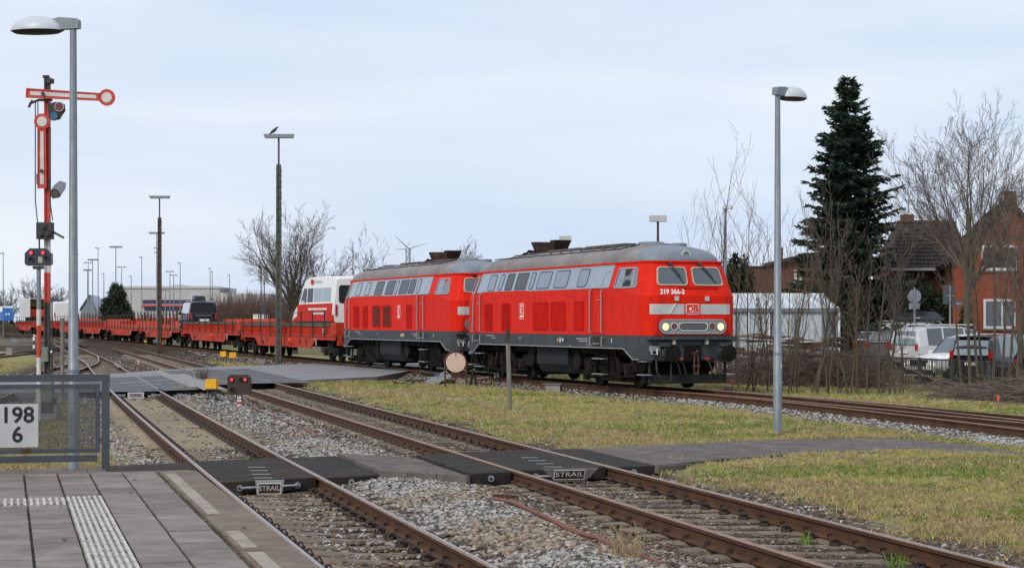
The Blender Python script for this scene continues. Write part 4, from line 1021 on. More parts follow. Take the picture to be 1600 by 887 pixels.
# brick red pipes lying on the gravel
def pipe(pts, r, label, z=-.14):
    mb = MB(); mb.tube([(p_.x, p_.y, float(groundz(p_.x, p_.y)) + r * .9 + k_) for p_, k_ in ((gp(a, b, -.06), c) for a, b, c in pts)], r, 7); return tag(mb.build('ground_pipe', 'pipe', smooth=True), label, 'pipe')
pipe([(772, 786, .02), (800, 792, .03), (850, 815, .03), (895, 838, .02)], .026, 'brick red pipe lying on the gravel below the metal plate with sloping ends')
pipe([(895, 839, .02), (932, 850, .03), (968, 864, .01), (1035, 888, .0)], .026, 'brick red pipe at the bottom edge, partly sunk in gravel', -.10)
pipe([(420, 650, .02), (443, 661, .02), (470, 672, .03), (497, 684, .0)], .022, 'thin brick red pipe on the gravel right of the platform track')
pipe([(372, 624, .06), (384, 629, .04), (396, 640, .02), (410, 648, .02)], .032, 'brick red pipe behind the low brown ground signal')
mb = MB(); p = gp(790, 781, -.05); mb.box((p.x, p.y, float(groundz(p.x, p.y)) + .05), (.32, .09, .05), rz=.3, ry=.08); tag(mb.build('wood_piece', 'brown'), 'rusty flat piece of wood beside the red pipe on the gravel', 'wood')
p = gp(931, 653, .03); mb = MB(); mb.box((p.x, p.y, .06), (.14, .06, .05)); mb.box((p.x + .1, p.y, .05), (.09, .05, .04)); tag(mb.build('litter', 'orange'), 'small orange scrap of litter in the lawn', 'litter')

# ------------------------------------------------------------------ yard lamp masts
def yard_mast(px, ptop, Y, kind, label, headpx=24, zb=-.3, m='galv', pm=None, low=None):
    p = at(px, 502, Y); k = Y / FPX; H = HC + (502 - ptop) * k - zb
    t = thing('yard_lamp_mast', label, 'lamp mast', (p.x, Y, zb), 0, 'lamp masts of the railway yard')
    r = max(.07, .8 * k)
    mb = MB()
    if pm == 'lattice':
        rr = .12
        for a, b in ((-1, -1), (1, -1), (1, 1), (-1, 1)): mb.bar((a * rr, b * rr, 0), (a * rr * .7, b * rr * .7, H - 1.5), .055, .055)
        n = int((H - 1.5) / .55)
        for q in range(n):
            z = .3 + q * .55
            for s in (-1, 1): mb.bar((-rr * s, -rr, z), (rr * s, -rr, z + .4), .03, .03); mb.bar((rr, -rr * s, z), (rr, rr * s, z + .4), .03, .03)
        mb.box((0, 0, (H - 1.5) / 2), (.10, .10, H - 1.5)); mb.tube([(0, 0, H - 1.6), (0, 0, H - .1)], .05, 8)
    else: mb.tube([(0, 0, 0), (0, 0, H * .8), (0, 0, H - .08)], [r, r * .8, r * .6], 8)
    mb.build('pole', m, t, smooth=(pm != 'lattice'))
    mb = MB(); w_ = headpx * k
    if kind == 'T':
        h_ = max(.18, 3.4 * k if headpx > 40 else 2.4 * k); mb.prism([(-w_ / 2, H), (-w_ / 2 + h_ * .4, H - h_), (w_ / 2 - h_ * .2, H - h_), (w_ / 2, H - h_ * .25), (w_ / 2, H)] if headpx > 30 else [(-w_ / 2, H - h_), (w_ / 2, H - h_), (w_ / 2, H), (-w_ / 2, H)], lambda u, v, q: (u, q, v), -.2, .2); mb.build('luminaire', 'galv', t)
    elif kind == 'Tn':
        mb.box((0, 0, H - k * .5), (w_, .2, max(.12, 1.1 * k))); mb.build('cross_arm', 'galv', t)
        for s in (-1, 1): mb = MB(); mb.box((s * w_ * .4, 0, H - k), (w_ * .25, .3, max(.12, 1.5 * k))); mb.build('luminaire', 'galv', t)
    elif kind == 'L':
        mb.box((-w_ * .3, 0, H - .06), (w_, .25, max(.14, 1.2 * k))); mb.build('luminaire', 'galv', t)
    elif kind == 'box':
        mb.box((0, 0, H - 4.5 * k), (w_, .5, 9 * k)); mb.build('luminaire', 'ltgrey', t)
    if low:
        mb = MB(); mb.box((0, 0, H - low * k), (10 * k, .1, .1)); mb.box((0, 0, H - (low + 7) * k), (9 * k, .1, .1)); mb.build('step', 'galv', t)
    return t
M['mastg'] = mat('mast_greenish', (.085, .092, .078), .7, var=.2, scale=3); M['mastb'] = mat('mast_rusty', (.085, .058, .048), .75, var=.3, scale=4)
lmast = yard_mast(435.5, 210, 93.6, 'T', 'tall green lattice lamp mast with a crow on its lamp', 47, m='mastg', pm='lattice')
yard_mast(249.3, 306, 131, 'T', 'tall rusty lamp mast in front of the dark van and wagons', 32, m='mastb', pm='lattice')
yard_mast(245, 362.5, 186, 'T', 'grey lamp mast with flat lamp just left of the tall rusty one', 23.5, low=25)
yard_mast(181, 384.5, 205, 'T', 'lamp mast rising out of the round pine bush', 19)
yard_mast(144.7, 404.5, 240, 'T', 'lamp mast with flat lamp right of the gabled shed roof', 15)
yard_mast(138, 409.5, 300, 'Tn', 'faint double armed mast, upper arms, right of the big lamp post', 13)
yard_mast(136.8, 420.5, 280, 'T', 'lower flat lamp mast above the gabled shed roof', 13)
yard_mast(153.3, 387, 300, 'L', 'slim single arm mast right of the shed, tallest of its group', 6)
yard_mast(120.5, 397, 290, 'L', 'single arm mast right behind the big galvanised lamp post', 10)
yard_mast(162.3, 427, 420, 'L', 'short distant mast left of the round pine bush', 4)
yard_mast(190, 416.5, 330, 'Tn', 'double armed mast behind the round pine bush', 13)
yard_mast(205, 431, 440, 'L', 'short distant mast above the right half of the pine bush', 4)
yard_mast(221.5, 401, 300, 'L', 'slim mast at the left end of the pale factory hall', 5)
yard_mast(265.5, 423.5, 350, 'Tn', 'double armed mast before the factory hall, left one of two', 12)
yard_mast(271.3, 429, 370, 'Tn', 'double armed mast before the factory hall, right one of two', 11)
yard_mast(281.5, 410.5, 320, 'L', 'slim single arm mast just left of the dark van roof box', 5)
yard_mast(258.5, 453, 420, 'Tn', 'small double armed mast in front of the factory wall', 10)
yard_mast(328.3, 419, 420, 'L', 'distant mast above the dark van, taller of a close pair', 4)
yard_mast(331.6, 424, 430, 'L', 'distant mast above the dark van, shorter of a close pair', 3)
yard_mast(358.5, 429, 430, 'L', 'distant mast beside the small white silo', 4)
yard_mast(5, 395, 260, 'L', 'slim lamp mast at the left picture edge', 7)
yard_mast(55, 440, 330, 'L', 'faint pole behind the lorry beside the signal post', 1.5)
yard_mast(1028, 337, 75, 'box', 'lamp mast with pale box lamp behind the engine cab', 26, m='mastb')
yard_mast(883.5, 369, 95, 'box', 'lamp mast with pale box lamp behind the middle of the engine roof', 19, m='mastb')
p = at(1133, 502, 80); H = HC + (502 - 322) * 80 / FPX
t = thing('street_lamp', 'grey street lamp with small dome head behind the bare sapling', 'street lamp', (p.x, 80, 0))
mb = MB(); mb.tube([(0, 0, 0), (0, 0, H - .1)], [.09, .06], 8); mb.build('pole', 'galv', t, smooth=True)
mb = MB(); mb.loft([[(.1 + .24 * math.cos(a) * r_, .18 * math.sin(a) * r_, H - .12 + z) for a in np.linspace(0, 2 * PI, 15)[:-1]] for r_, z in ((1, 0), (.9, .1), (.55, .17), (.05, .2))], caps=True); mb.build('head', 'galvl', t, smooth=True)
# crow
k = 93.6 / FPX; p = at(428, 209.5, 93.6)
cw = MB()
cw.tube([(-.16, 0, .06), (-.05, 0, .12), (.05, 0, .2), (.12, 0, .27)], [.03, .075, .08, .05], 8); cw.tube([(.10, 0, .26), (.15, 0, .31), (.19, 0, .325)], [.045, .05, .035], 8); cw.tube([(.2, 0, .325), (.27, 0, .31)], [.018, .004], 6)
cw.prism([(-.08, .12), (-.34, -.06), (-.28, -.08), (-.04, .05)], lambda u, v, q: (u, q, v), -.03, .03)
for s in (-.03, .03): cw.tube([(.0, s, .1), (.01, s, -.01)], .008, 5)
o = cw.build('crow', 'bird', smooth=True); o.location = (p.x, 93.6, p.z + .01); tag(o, 'black crow perched on the tall green lattice lamp mast', 'bird')
# mobile phone mast, thin mast, wind turbines
p = at(410.5, 502, 150); k = 150 / FPX; H = HC + 90 * k
t = thing('phone_mast', 'lattice phone mast with white antenna panels left of the bare tree', 'mast', (p.x, 150, -.3))
mb = MB()
for a, b in ((-1, -1), (1, -1), (1, 1), (-1, 1)): mb.bar((a * .13, b * .13, 0), (a * .13, b * .13, H), .04, .04)
for q in range(int(H / .5)): mb.bar((-.13 * (-1) ** q, -.13, q * .5), (.13 * (-1) ** q, -.13, q * .5 + .5), .04, .03); mb.bar((-.13, -.13, q * .5), (.13, -.13, q * .5), .04, .03)
mb.build('lattice', 'fence', t)
for (dx, zc_) in ((-.26, H - .45), (.24, H - .35), (.36, H - .55)):
    mb = MB(); mb.box((dx, -.1, zc_), (.17, .15, 1.3)); mb.build('antenna', 'ltgrey', t)
p = at(551.5, 502, 110); mb = MB(); mb.tube([(0, 0, 0), (0, 0, HC + 130 * 110 / FPX)], [.04, .02], 6); o = mb.build('thin_mast', 'sigdark'); o.location = (p.x, 110, -.2); tag(o, 'very thin dark mast behind the white van', 'mast')
def turbine(px, py, Y, bl, a0, label):
    k = Y / FPX; p = at(px, py, Y)
    t = thing('wind_turbine', label, 'wind turbine', (p.x, Y, -.5))
    H = p.z + .5
    mb = MB(); mb.tube([(0, 0, 0), (0, 0, H)], [1.5, .9], 12); mb.build('tower', 'turb', t, smooth=True)
    mb = MB(); mb.tube([(0, -3, H), (0, 3, H + .2)], 1.2, 10); mb.build('nacelle', 'turb', t, smooth=True)
    for q in range(3):
        a = a0 + q * 2 * PI / 3; d = Vector((math.cos(a), 0, math.sin(a))); e = Vector((-math.sin(a), 0, math.cos(a)))
        mb = MB(); o_ = Vector((0, -3.6, H)); rings = [[o_ + d * r_ + e * (-.15 * c) + Vector((0, -.2, 0)), o_ + d * r_ + e * (.33 * c), o_ + d * r_ + e * (-.15 * c) + Vector((0, .2, 0))] for r_, c in ((.5, 1.2), (bl * .2, 2.6), (bl * .6, 1.5), (bl, .3))]
        mb.loft(rings, caps=True); mb.build('blade', 'turb', t)
turbine(640, 389, 1500, 16, R(138), 'nearer wind turbine with dark blade pointing up left behind the trains')
turbine(634.5, 389, 2400, 14, R(60), 'fainter wind turbine just left of the nearer one')
# ------------------------------------------------------------------ the train: arc length along the main track
_d = np.concatenate([[0], np.cumsum(np.hypot(np.diff(XM), .5))])
def at_arc(a):
    y = float(np.interp(a, _d, YS)); return Vector((float(Xm(y)), y, float(zm(y))))
A0 = float(np.interp(53.75, YS, _d))      # engine front
def pose(a, half):                        # centre at arc a, heading towards the engine front
    p, q = at_arc(a - half), at_arc(a + half); c = (p + q) / 2; d = p - q
    return c, math.atan2(d.y, d.x)
# local axes of rolling stock: x forward, y left; the camera sees the right side (y < 0)
TB_, XE = 5.6, 7.15
PLAN = [(0, 7.56), (.6, 7.556), (1.08, 7.545), (1.22, 7.50), (1.34, 7.41), (1.44, 7.29), (1.485, 7.15)]      # half plan of the cab front: (across, forward)
def prof(u): return float(np.interp(abs(u), [a for a, b in PLAN], [b for a, b in PLAN]))
def yl(x): return 1.485
def zc(x):
    ax = abs(x); return 2.95 if ax <= TB_ else 2.95 - (ax - TB_) / (XE - TB_) * .26
ZR, Z0 = 3.67, 1.57
def side(x, z, off):
    k = max(0., (z - zc(x)) / (ZR - zc(x)))
    sh = 0 if abs(x) < TB_ else math.copysign((abs(x) - TB_) / (XE - TB_) * .36 * k, x)
    return (x - sh, -(1.485 - .215 * k) - off, z)
def front(u, z, off):
    k = max(0., (z - 2.69) / (ZR - 2.69))
    return (prof(u) - .36 * k + off, u * (1 - .145 * k), z)

def make_loco(label, front_no, layout, cab_open):
    t = thing('diesel_locomotive', label, 'locomotive', group=None)
    # body
    mb = MB(); US = [-u for u, _ in PLAN[::-1]] + [u for u, _ in PLAN[1:]]
    FR = [[front(u, z, 0) for u in US] for z in (Z0, 2.69, ZR)]          # front, from the right side to the left side
    for e in (1, -1):
        P_ = [[(e * x, e * y, z) for x, y, z in row] for row in FR]
        for k in range(2):
            for i in range(len(US) - 1): mb.add([P_[k][i], P_[k][i + 1], P_[k + 1][i + 1], P_[k + 1][i]], [(0, 1, 2, 3)])
    for s in (-1, 1):
        X_ = [-XE, -TB_, TB_, XE]
        for i in range(3):
            a, b = X_[i], X_[i + 1]
            q = [(a, Z0), (b, Z0), (b, zc(b)), (a, zc(a))]; r_ = [(a, zc(a)), (b, zc(b)), (b, ZR), (a, ZR)]
            for f in (q, r_):
                vs = [side(x, z, 0) for x, z in f]; vs = [(x, y * -s, z) for x, y, z in vs]
                mb.add(vs, [(0, 1, 2, 3) if s < 0 else (3, 2, 1, 0)])
    body = mb.build('body', 'red', t, smooth=True, sharp=17)
    # gutter
    mb = MB()
    fr_ = [(x + .02, y, z + .005) for x, y, z in FR[2]]; pts = fr_ + [(-x, -y, z) for x, y, z in fr_]; pts.append(pts[0])
    for a, b in zip(pts[:-1], pts[1:]): mb.bar(a, b, .07, .05)
    mb.build('gutter', 'red', body)
    # roof
    n = 22
    def sec(x, h, w_): return [(x, w_ * math.sin(a), ZR + .02 + h * math.cos(a) ** .8 if abs(a) < PI / 2 - 1e-6 else ZR + .02) for a in np.linspace(-PI / 2, PI / 2, n)]
    half = [(7.215, .06, .30), (7.19, .14, .60), (7.12, .23, .86), (7.0, .315, 1.04), (6.85, .38, 1.16), (6.65, .44, 1.25), (6.35, .485, 1.272)]
    hb = [(6.35, .485, 1.272), (5.8, .53, 1.272), (5.0, .56, 1.27), (3.5, .58, 1.275), (0, .58, 1.275)]
    mb = MB(); mb.loft([sec(x, h, w_) for x, h, w_ in hb] + [sec(-x, h, w_) for x, h, w_ in hb[::-1][1:]], 0, False)
    mb.loft([sec(x, h, w_) for x, h, w_ in half], 1, False); mb.loft([sec(-x, h, w_) for x, h, w_ in half[::-1]], 1, False)
    for e in (1, -1):
        s_ = sec(7.215 * e, .06, .30); mb.add(s_, [tuple(range(n)) if e < 0 else tuple(range(n - 1, -1, -1))], 1)
    roof = mb.build('roof', ['roof', 'roofb'], t, smooth=True, sharp=50)
    # roof gear: seams, walk boards, hatches, exhausts, fan grilles
    rz = lambda y, h=.58, w_=1.275: ZR + .02 + h * max(0, 1 - (y / w_) ** 2) ** .4
    def roofbar(pts, r, m, nm): 
        mb = MB(); mb.tube([(x, y, rz(y) + .012) for x, y in pts], r, 5); return mb.build(nm, m, roof)
    roofbar([(-6.0, -.95), (-2, -.95), (2, -.95), (4.6, -.95), (5.2, -.55)], .018, 'black', 'seam'); roofbar([(-5.0, -.55), (-2.8, -.62)], .016, 'black', 'seam'); roofbar([(.5, -.5), (2.9, -.72), (4.2, -.6)], .016, 'black', 'seam')
    for x in (-4.8, -3.9, 3.2, 4.0): roofbar([(x, -.95), (x, -.2)], .014, 'black', 'seam')
    for (x0, x1, y, h) in ((.6, 3.6, -.12, .08), (1.0, 2.4, -.42, .05), (-2.2, .3, -.25, .07), (2.6, 3.9, -.45, .05)):
        mb = MB(); mb.box(((x0 + x1) / 2, y, rz(y) + h / 2 - .005), (x1 - x0, .42, h)); mb.build('walk_board', 'roofplate', roof)
    for x in np.arange(-1.2, 5.0, .85):
        mb = MB(); mb.box((x, -.78, rz(.78) + .02), (.09, .05, .06)); mb.build('bracket', 'roofplate', roof)
    for (x, y, w_, h) in ((5.6, -.15, .75, .07), (6.15, .25, .5, .06), (4.6, .1, .8, .08), (-5.6, 0, .8, .07), (-4.4, 0, 1.0, .06)):
        mb = MB(); zt = rz(y) if abs(x) < 5.2 else ZR + .02 + .50
        mb.tube([(x, y, zt - .03), (x, y, zt + h * .7), (x, y, zt + h)], [w_ / 2, w_ / 2, w_ * .38], 14); mb.build('roof_hatch', 'roofb', roof, smooth=True)
    for q, x in enumerate(layout['exh']):
        ln = .20 * (-1 if q == 0 else 1); zb = ZR + .60; mb = MB()
        r0 = [(x + u * .115, v * .24, zb) for u, v in ((-1, -1), (1, -1), (1, 1), (-1, 1))]; r1 = [(x + ln + u * .215, v * .30, zb + .40) for u, v in ((-1, -1), (1, -1), (1, 1), (-1, 1))]
        r2 = [(x + ln + u * .185, v * .27, zb + .395) for u, v in ((-1, -1), (1, -1), (1, 1), (-1, 1))]; r3 = [(x + u * .10, v * .20, zb + .1) for u, v in ((-1, -1), (1, -1), (1, 1), (-1, 1))]
        mb.loft([r0, r1, r2, r3], caps=True); mb.build('exhaust_stack', 'stackbrown', roof)
    x = sum(layout['exh']) / 2
    mb = MB(); mb.box((x, 0, ZR + .575), (2.0, .8, .07)); mb.build('exhaust_plinth', 'roofplate', roof)
    mb = MB(); mb.tube([(x - 1.4, -.35, ZR + .60), (x - 1.0, -.4, ZR + .70), (x - .5, -.38, ZR + .66)], .04, 6); mb.tube([(x - 1.5, -.5, ZR + .55), (x - 1.1, -.5, ZR + .62), (x - .9, -.2, ZR + .68)], .03, 6); mb.build('roof_pipe', 'under', roof)
    # window band
    z0_, z1_ = 2.985, 3.60; b0, b1 = layout['band']; sk = .06
    def sp(poly, t0, t1, nm, m, par=body):
        mb = MB(); mb.prism(poly, side, t0, t1); return mb.build(nm, m, par)
    def sring(o_, i_, t0, t1, nm, m, par=body):
        mb = MB(); mb.ring(o_, i_, side, t0, t1); return mb.build(nm, m, par)
    mb = MB()
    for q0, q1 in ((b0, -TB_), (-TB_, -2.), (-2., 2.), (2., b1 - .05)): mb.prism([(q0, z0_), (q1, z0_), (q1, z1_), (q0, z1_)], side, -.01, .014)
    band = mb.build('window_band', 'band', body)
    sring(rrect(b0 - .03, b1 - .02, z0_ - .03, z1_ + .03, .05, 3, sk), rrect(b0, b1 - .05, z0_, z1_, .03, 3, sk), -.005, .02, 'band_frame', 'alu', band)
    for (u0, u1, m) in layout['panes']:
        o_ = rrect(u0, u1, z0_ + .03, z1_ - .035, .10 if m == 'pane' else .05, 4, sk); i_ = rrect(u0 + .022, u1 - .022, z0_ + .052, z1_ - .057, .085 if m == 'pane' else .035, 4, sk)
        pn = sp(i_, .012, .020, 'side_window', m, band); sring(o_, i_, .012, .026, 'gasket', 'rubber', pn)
    sp([(b1 - .62, z0_ + .02), (b1 - .61, z0_ + .02), (b1 - .50, z0_ + .42), (b1 - .51, z0_ + .42)], .014, .018, 'panel_line', 'grey', band)
    sp([(b1 - .52, z0_ + .42), (b1 - .18, z0_ + .44), (b1 - .18, z0_ + .455), (b1 - .52, z0_ + .435)], .014, .018, 'panel_line', 'grey', band)
    # cab windows on the visible side
    for e in (1, -1):
        u0, u1 = (5.42, 6.98)
        if e < 0: u0, u1 = -7.05, -6.62
        o_ = rrect(u0, u1, 2.93, 3.53, .09, 4, .10 * e if e > 0 else .14); i_ = rrect(u0 + .045, u1 - .045, 2.975, 3.485, .07, 4, .10 * e if e > 0 else .14)
        w_ = sp(i_, .0, .008, 'cab_window', 'glass'); sring(o_, i_, 0, .03, 'window_frame', 'alu', w_)
        if e > 0:
            if cab_open: sp([(5.98, 2.98), (6.50, 2.98), (6.55, 3.48), (6.04, 3.48)], .009, .012, 'open_gap', 'dark', w_); sp([(5.52, 2.985), (5.96, 2.985), (6.02, 3.475), (5.57, 3.475)], .009, .013, 'sliding_pane', 'pane', w_); sp([(6.55, 2.99), (6.78, 2.99), (6.83, 3.47), (6.60, 3.47)], .009, .013, 'sliding_pane', 'pane', w_)
            else: sp([(6.23, 2.98), (6.27, 2.98), (6.33, 3.48), (6.29, 3.48)], .009, .02, 'mullion', 'alu', w_); sp([(5.52, 2.985), (6.21, 2.985), (6.27, 3.475), (5.57, 3.475)], .009, .013, 'sliding_pane', 'pane', w_)
    # doors with hand rails, steps let into the skirt
    for (d0, d1) in layout['doors']:
        dr = sp(rrect(d0 + .10, d1 - .10, 1.62, 2.93, .03, 2), -.005, .010, 'door', 'red'); 
        sring(rrect(d0 + .09, d1 - .09, 1.61, 2.94, .03, 2), rrect(d0 + .115, d1 - .115, 1.635, 2.915, .03, 2), .0, .014, 'door_seal', 'redd', dr)
        for u in (d0, d1):
            mb = MB(); mb.tube([side(u, 1.62, .0), side(u, 1.62, .06), side(u, 2.9, .06), side(u, 2.9, .0)], .024, 6); mb.build('hand_rail', 'alu', t)
            mb = MB(); mb.tube([side(u, 1.50, .0), side(u, 1.50, .05), side(u, 1.24, .05), side(u, 1.24, .0)], .028, 6); mb.build('grab_handle', 'alu', t)
        mb = MB(); mb.tube([side(d1 - .12, 2.6, .03), side(d1 - .30, 2.6, .05)], .018, 6); mb.tube([side(d1 - .1, 2.48, .02), side(d1 - .1, 2.72, .02)], .014, 6); mb.build('door_handle', 'alu', dr)
        sp(rrect(d0 + .18, d1 - .18, 1.27, 1.50, .02, 2), .0, .011, 'step_recess', 'dark', t); sp(rrect(d0 + .20, d1 - .20, 1.29, 1.32, .005, 1), .012, .06, 'step', 'alu', t)
        lad = MB(); y_ = -1.38
        for u in (d0 + .06, d1 - .06): lad.bar((u, y_, .28), (u, y_, 1.2), .05, .02)
        for z in (.40, .86):
            lad.box(((d0 + d1) / 2, y_ - .03, z), (d1 - d0 - .06, .16, .03), 1)
        lad.build('boarding_ladder', ['under', 'alu'], t)
    # body side panels
    for (u0, u1, h0, h1, m) in layout['hatches']:
        hp = sp(rrect(u0, u1, h0, h1, .06, 3), .0, .008, 'side_hatch', m); sring(rrect(u0 - .03, u1 + .03, h0 - .03, h1 + .03, .07, 3), rrect(u0 + .02, u1 - .02, h0 + .02, h1 - .02, .05, 3), .0, .018, 'hatch_frame', 'redd', hp)
        if u1 - u0 > .6:
            for z in np.arange(h0 + .08, h1 - .04, .085):
                mb = MB(); mb.prism([(u0 + .03, z), (u1 - .03, z), (u1 - .03, z + .022), (u0 + .03, z + .022)], side, .008, .022); mb.build('louvre', m, hp)
    def db(fn, cu, cv, w_, h_, par, tx):
        pl = MB(); pl.prism(rrect(cu - w_ / 2, cu + w_ / 2, cv - h_ / 2, cv + h_ / 2, .05, 4), fn, .0, .012); pl = pl.build('logo_plate', 'white', par)
        r1 = MB(); r1.ring(rrect(cu - w_ / 2 + .02, cu + w_ / 2 - .02, cv - h_ / 2 + .02, cv + h_ / 2 - .02, .04, 4), rrect(cu - w_ / 2 + .055, cu + w_ / 2 - .055, cv - h_ / 2 + .055, cv + h_ / 2 - .055, 0.025, 4), fn, .012, .016); r1.build('logo_border', 'red', pl)
        text('DB', h_ * .80, 'red', pl, None, fn=lambda p: fn(cu + p.x * tx, cv + p.y, .014 + p.z), bold=.010, ext=.001, sx=.62 if w_ < h_ else .98)
    db(side, layout['db'], 2.30, .40, .52, body, 1.0)
    # frame skirt
    mb = MB(); xs = [-XE, -6.75, -6.1, -TB_, TB_, 6.1, 6.75, XE]; lo = [.87, .87, 1.17, 1.17, 1.17, 1.17, .87, .87]
    for sg in (-1, 1):
        for i in range(7):
            q = [(xs[i], sg * 1.485, lo[i]), (xs[i + 1], sg * 1.485, lo[i + 1]), (xs[i + 1], sg * 1.485, Z0 - .002), (xs[i], sg * 1.485, Z0 - .002)]
            q2 = [(x, y - sg * .06, z) for x, y, z in q]
            mb.add(q + q2, [(0, 1, 2, 3) if sg < 0 else (3, 2, 1, 0), (4, 5, 1, 0), (7, 6, 5, 4) if sg < 0 else (4, 5, 6, 7)])
    for e in (1, -1):
        for i in range(len(US) - 1):
            a, b = US[i], US[i + 1]
            mb.add([(e * prof(a), e * a, .87), (e * prof(b), e * b, .87), (e * prof(b), e * b, Z0 - .002), (e * prof(a), e * a, Z0 - .002)], [(0, 1, 2, 3)])
    fr = mb.build('frame', 'grey', t)
    mb = MB()
    for i in range(7):
        mb.bar((xs[i], -yl(xs[i]) - .012, lo[i] + .012), (xs[i + 1], -yl(xs[i + 1]) - .012, lo[i + 1] + .012), .03, .028)
    mb.build('frame_edge', 'ltgrey' if False else 'alu', fr)
    mb = MB(); mb.box((0, 0, 1.42), (14.6, 2.7, .2)); mb.build('floor', 'under', t)
    # little markings on the skirt
    def mk(u, z, w_, h_, m): sp([(u, z), (u + w_, z), (u + w_, z + h_), (u, z + h_)], .002, .004, 'marking', m, fr)
    for u0, n_, z in ((-5.4, 7, 1.47), (-4.9, 4, 1.39), (2.6, 8, 1.43), (2.8, 6, 1.36)):
        for q in range(n_): mk(u0 + q * .11, z, .07, .03, 'ltgrey')
    text('219 366-3' if front_no == '219 366-3' else '218', .085, 'ltgrey', fr, None, fn=lambda p: side(p.x - 2.2, p.y + 1.42, .003 + p.z), ext=.001)
    text('2', .16, 'white', fr, None, fn=lambda p: side(p.x + 5.25, p.y + 1.40, .003 + p.z), ext=.001, bold=.004)
    mk(1.05, 1.34, .10, .10, 'yellow'); mk(1.25, 1.32, .09, .14, 'white'); mk(1.45, 1.36, .12, .08, 'white')
    mb = MB(); mb.prism(circ(1.72, 1.40, .07, 12), side, .001, .006); mb.build('filler_hole', 'dark', fr)
    for q in range(5): mk(3.35, 1.22 + q * .055, .02, .03, 'ltgrey'); mk(3.50, 1.22 + q * .055, .02, .03, 'ltgrey')
    mk(2.05, 1.18, .09, .05, 'yellow')
    # fronts
    for e in (1, -1):
        F = (lambda u, v, o: front(u, v, o)) if e > 0 else (lambda u, v, o: (-front(u, v, o)[0], -u, v))
        # in front view seen from outside, +y is to the viewer's right... mirrored for the rear end
        fp_ = lambda poly, t0, t1, nm, m, par=body: (lambda b: b.build(nm, m, par))(_pr(poly, F, t0, t1))
        for s in (-1, 1):
            if s < 0: o_ = [(u, v) for u, v in rrect(-1.11, -.09, 2.99, 3.53, .10, 4, .0)]
            else: o_ = [(u, v) for u, v in rrect(.09, 1.11, 2.99, 3.53, .10, 4, .0)]
            cu_, cv_ = sum(u for u, v in o_) / len(o_), 3.26
            i_ = [(cu_ + (u - cu_) * .925, cv_ + (v - cv_) * .87) for u, v in o_]
            w_ = fp_(i_, -.002, .014, 'windscreen', 'glass')
            mb = MB(); mb.ring(o_, i_, F, -.01, .034); mb.build('window_frame', 'cream', w_)
            mb = MB(); q0 = F(s * .55 - .12, 3.60, .06); q1 = F(s * .55 + .25, 3.22, .045); mb.bar(q0, q1, .035, .02); mb.bar(F(s * .55 - .02, 3.58, .05), F(s * .55 + .22, 3.28, .045), .018, .015); mb.bar(F(s * .55 + .12, 3.33, .04), F(s * .55 + .33, 3.06, .035), .03, .02); mb.box(F(s * .55 - .12, 3.61, .05), (.08, .12, .07)); mb.build('wiper', 'carblack', w_)
        # stripe, logo, lamps
        for (u0, u1) in ((-1.29, -.26), (.26, 1.22)):
            mb = MB(); cs = [u for u in (-1.42, -1.36, -1.29, -1.22, -1.15, -1.08, -.7, -.26, .26, .7, 1.08, 1.15, 1.22, 1.29) if u0 - .001 <= u <= u1 + .001]
            for q in range(len(cs) - 1): mb.prism([(cs[q], 2.17), (cs[q + 1], 2.17), (cs[q + 1], 2.46), (cs[q], 2.46)], F, 0, .012)
            mb.build('white_stripe', 'ltgrey', body)
        db(F, 0.0, 2.315, .42, .30, body, 1.0)
        bz = 1.82; bar_ = fp_(rrect(-1.04, 1.04, bz - .19, bz + .19, .185, 8), 0, .05, 'lamp_panel', 'alu')
        mb = MB(); mb.ring(rrect(-1.06, 1.06, bz - .21, bz + .21, .205, 8), rrect(-1.015, 1.015, bz - .165, bz + .165, .16, 8), F, .0, .07); mb.build('rim', 'alu', bar_)
        mb = MB(); mb.ring(rrect(-.47, .47, bz - .125, bz + .125, .12, 6), rrect(-.43, .43, bz - .09, bz + .09, .085, 6), F, .05, .075); mb.build('grille_frame', 'ltgrey', bar_)
        fp_(rrect(-.43, .43, bz - .09, bz + .09, .085, 6), .05, .056, 'grille', 'dark', bar_)
        for z in (-.045, 0, .045): fp_([(-.40, bz + z - .008), (.40, bz + z - .008), (.40, bz + z + .008), (-.40, bz + z + .008)], .056, .068, 'grille_bar', 'alu', bar_)
        for s in (-1, 1):
            fp_(circ(s * .87, bz, .105, 20), .05, .062, 'headlight', 'lamp' if (e > 0 and cab_open) else 'alu', bar_)
            mb = MB(); mb.ring(circ(s * .87, bz, .135, 20), circ(s * .87, bz, .105, 20), F, .05, .08); mb.build('headlight_rim', 'alu', bar_)
            fp_(circ(s * .60, bz, .09, 20), .05, .062, 'tail_light', 'redlens', bar_)
            mb = MB(); mb.ring(circ(s * .60, bz, .12, 20), circ(s * .60, bz, .09, 20), F, .05, .08); mb.build('tail_light_rim', 'ltgrey' if s < 0 else 'alu', bar_)
            mb = MB(); mb.tube([F(s * 1.16, bz + .25, 0), F(s * 1.16, bz + .22, .09), F(s * 1.16, bz - .18, .09), F(s * 1.16, bz - .22, 0)], .017, 6); mb.build('hand_rail', 'red', t)
            fp_(rrect(s * .48 - .06 - .02, s * .48 + .06 - .02, 2.55, 2.69 - .01, .01, 1), 0, .05, 'marker_bracket', 'ltgrey')
        mb = MB(); mb.tube([F(-.42, 2.92, 0), F(-.40, 2.94, .06), F(.85, 2.94, .06), F(.87, 2.92, 0)], .016, 6); mb.build('hand_rail', 'redd', t)
        mb = MB(); mb.bar(F(-.72, 2.18, .03), F(-.53, 2.48, .03), .022, .02); mb.build('white_rod', 'white', t)
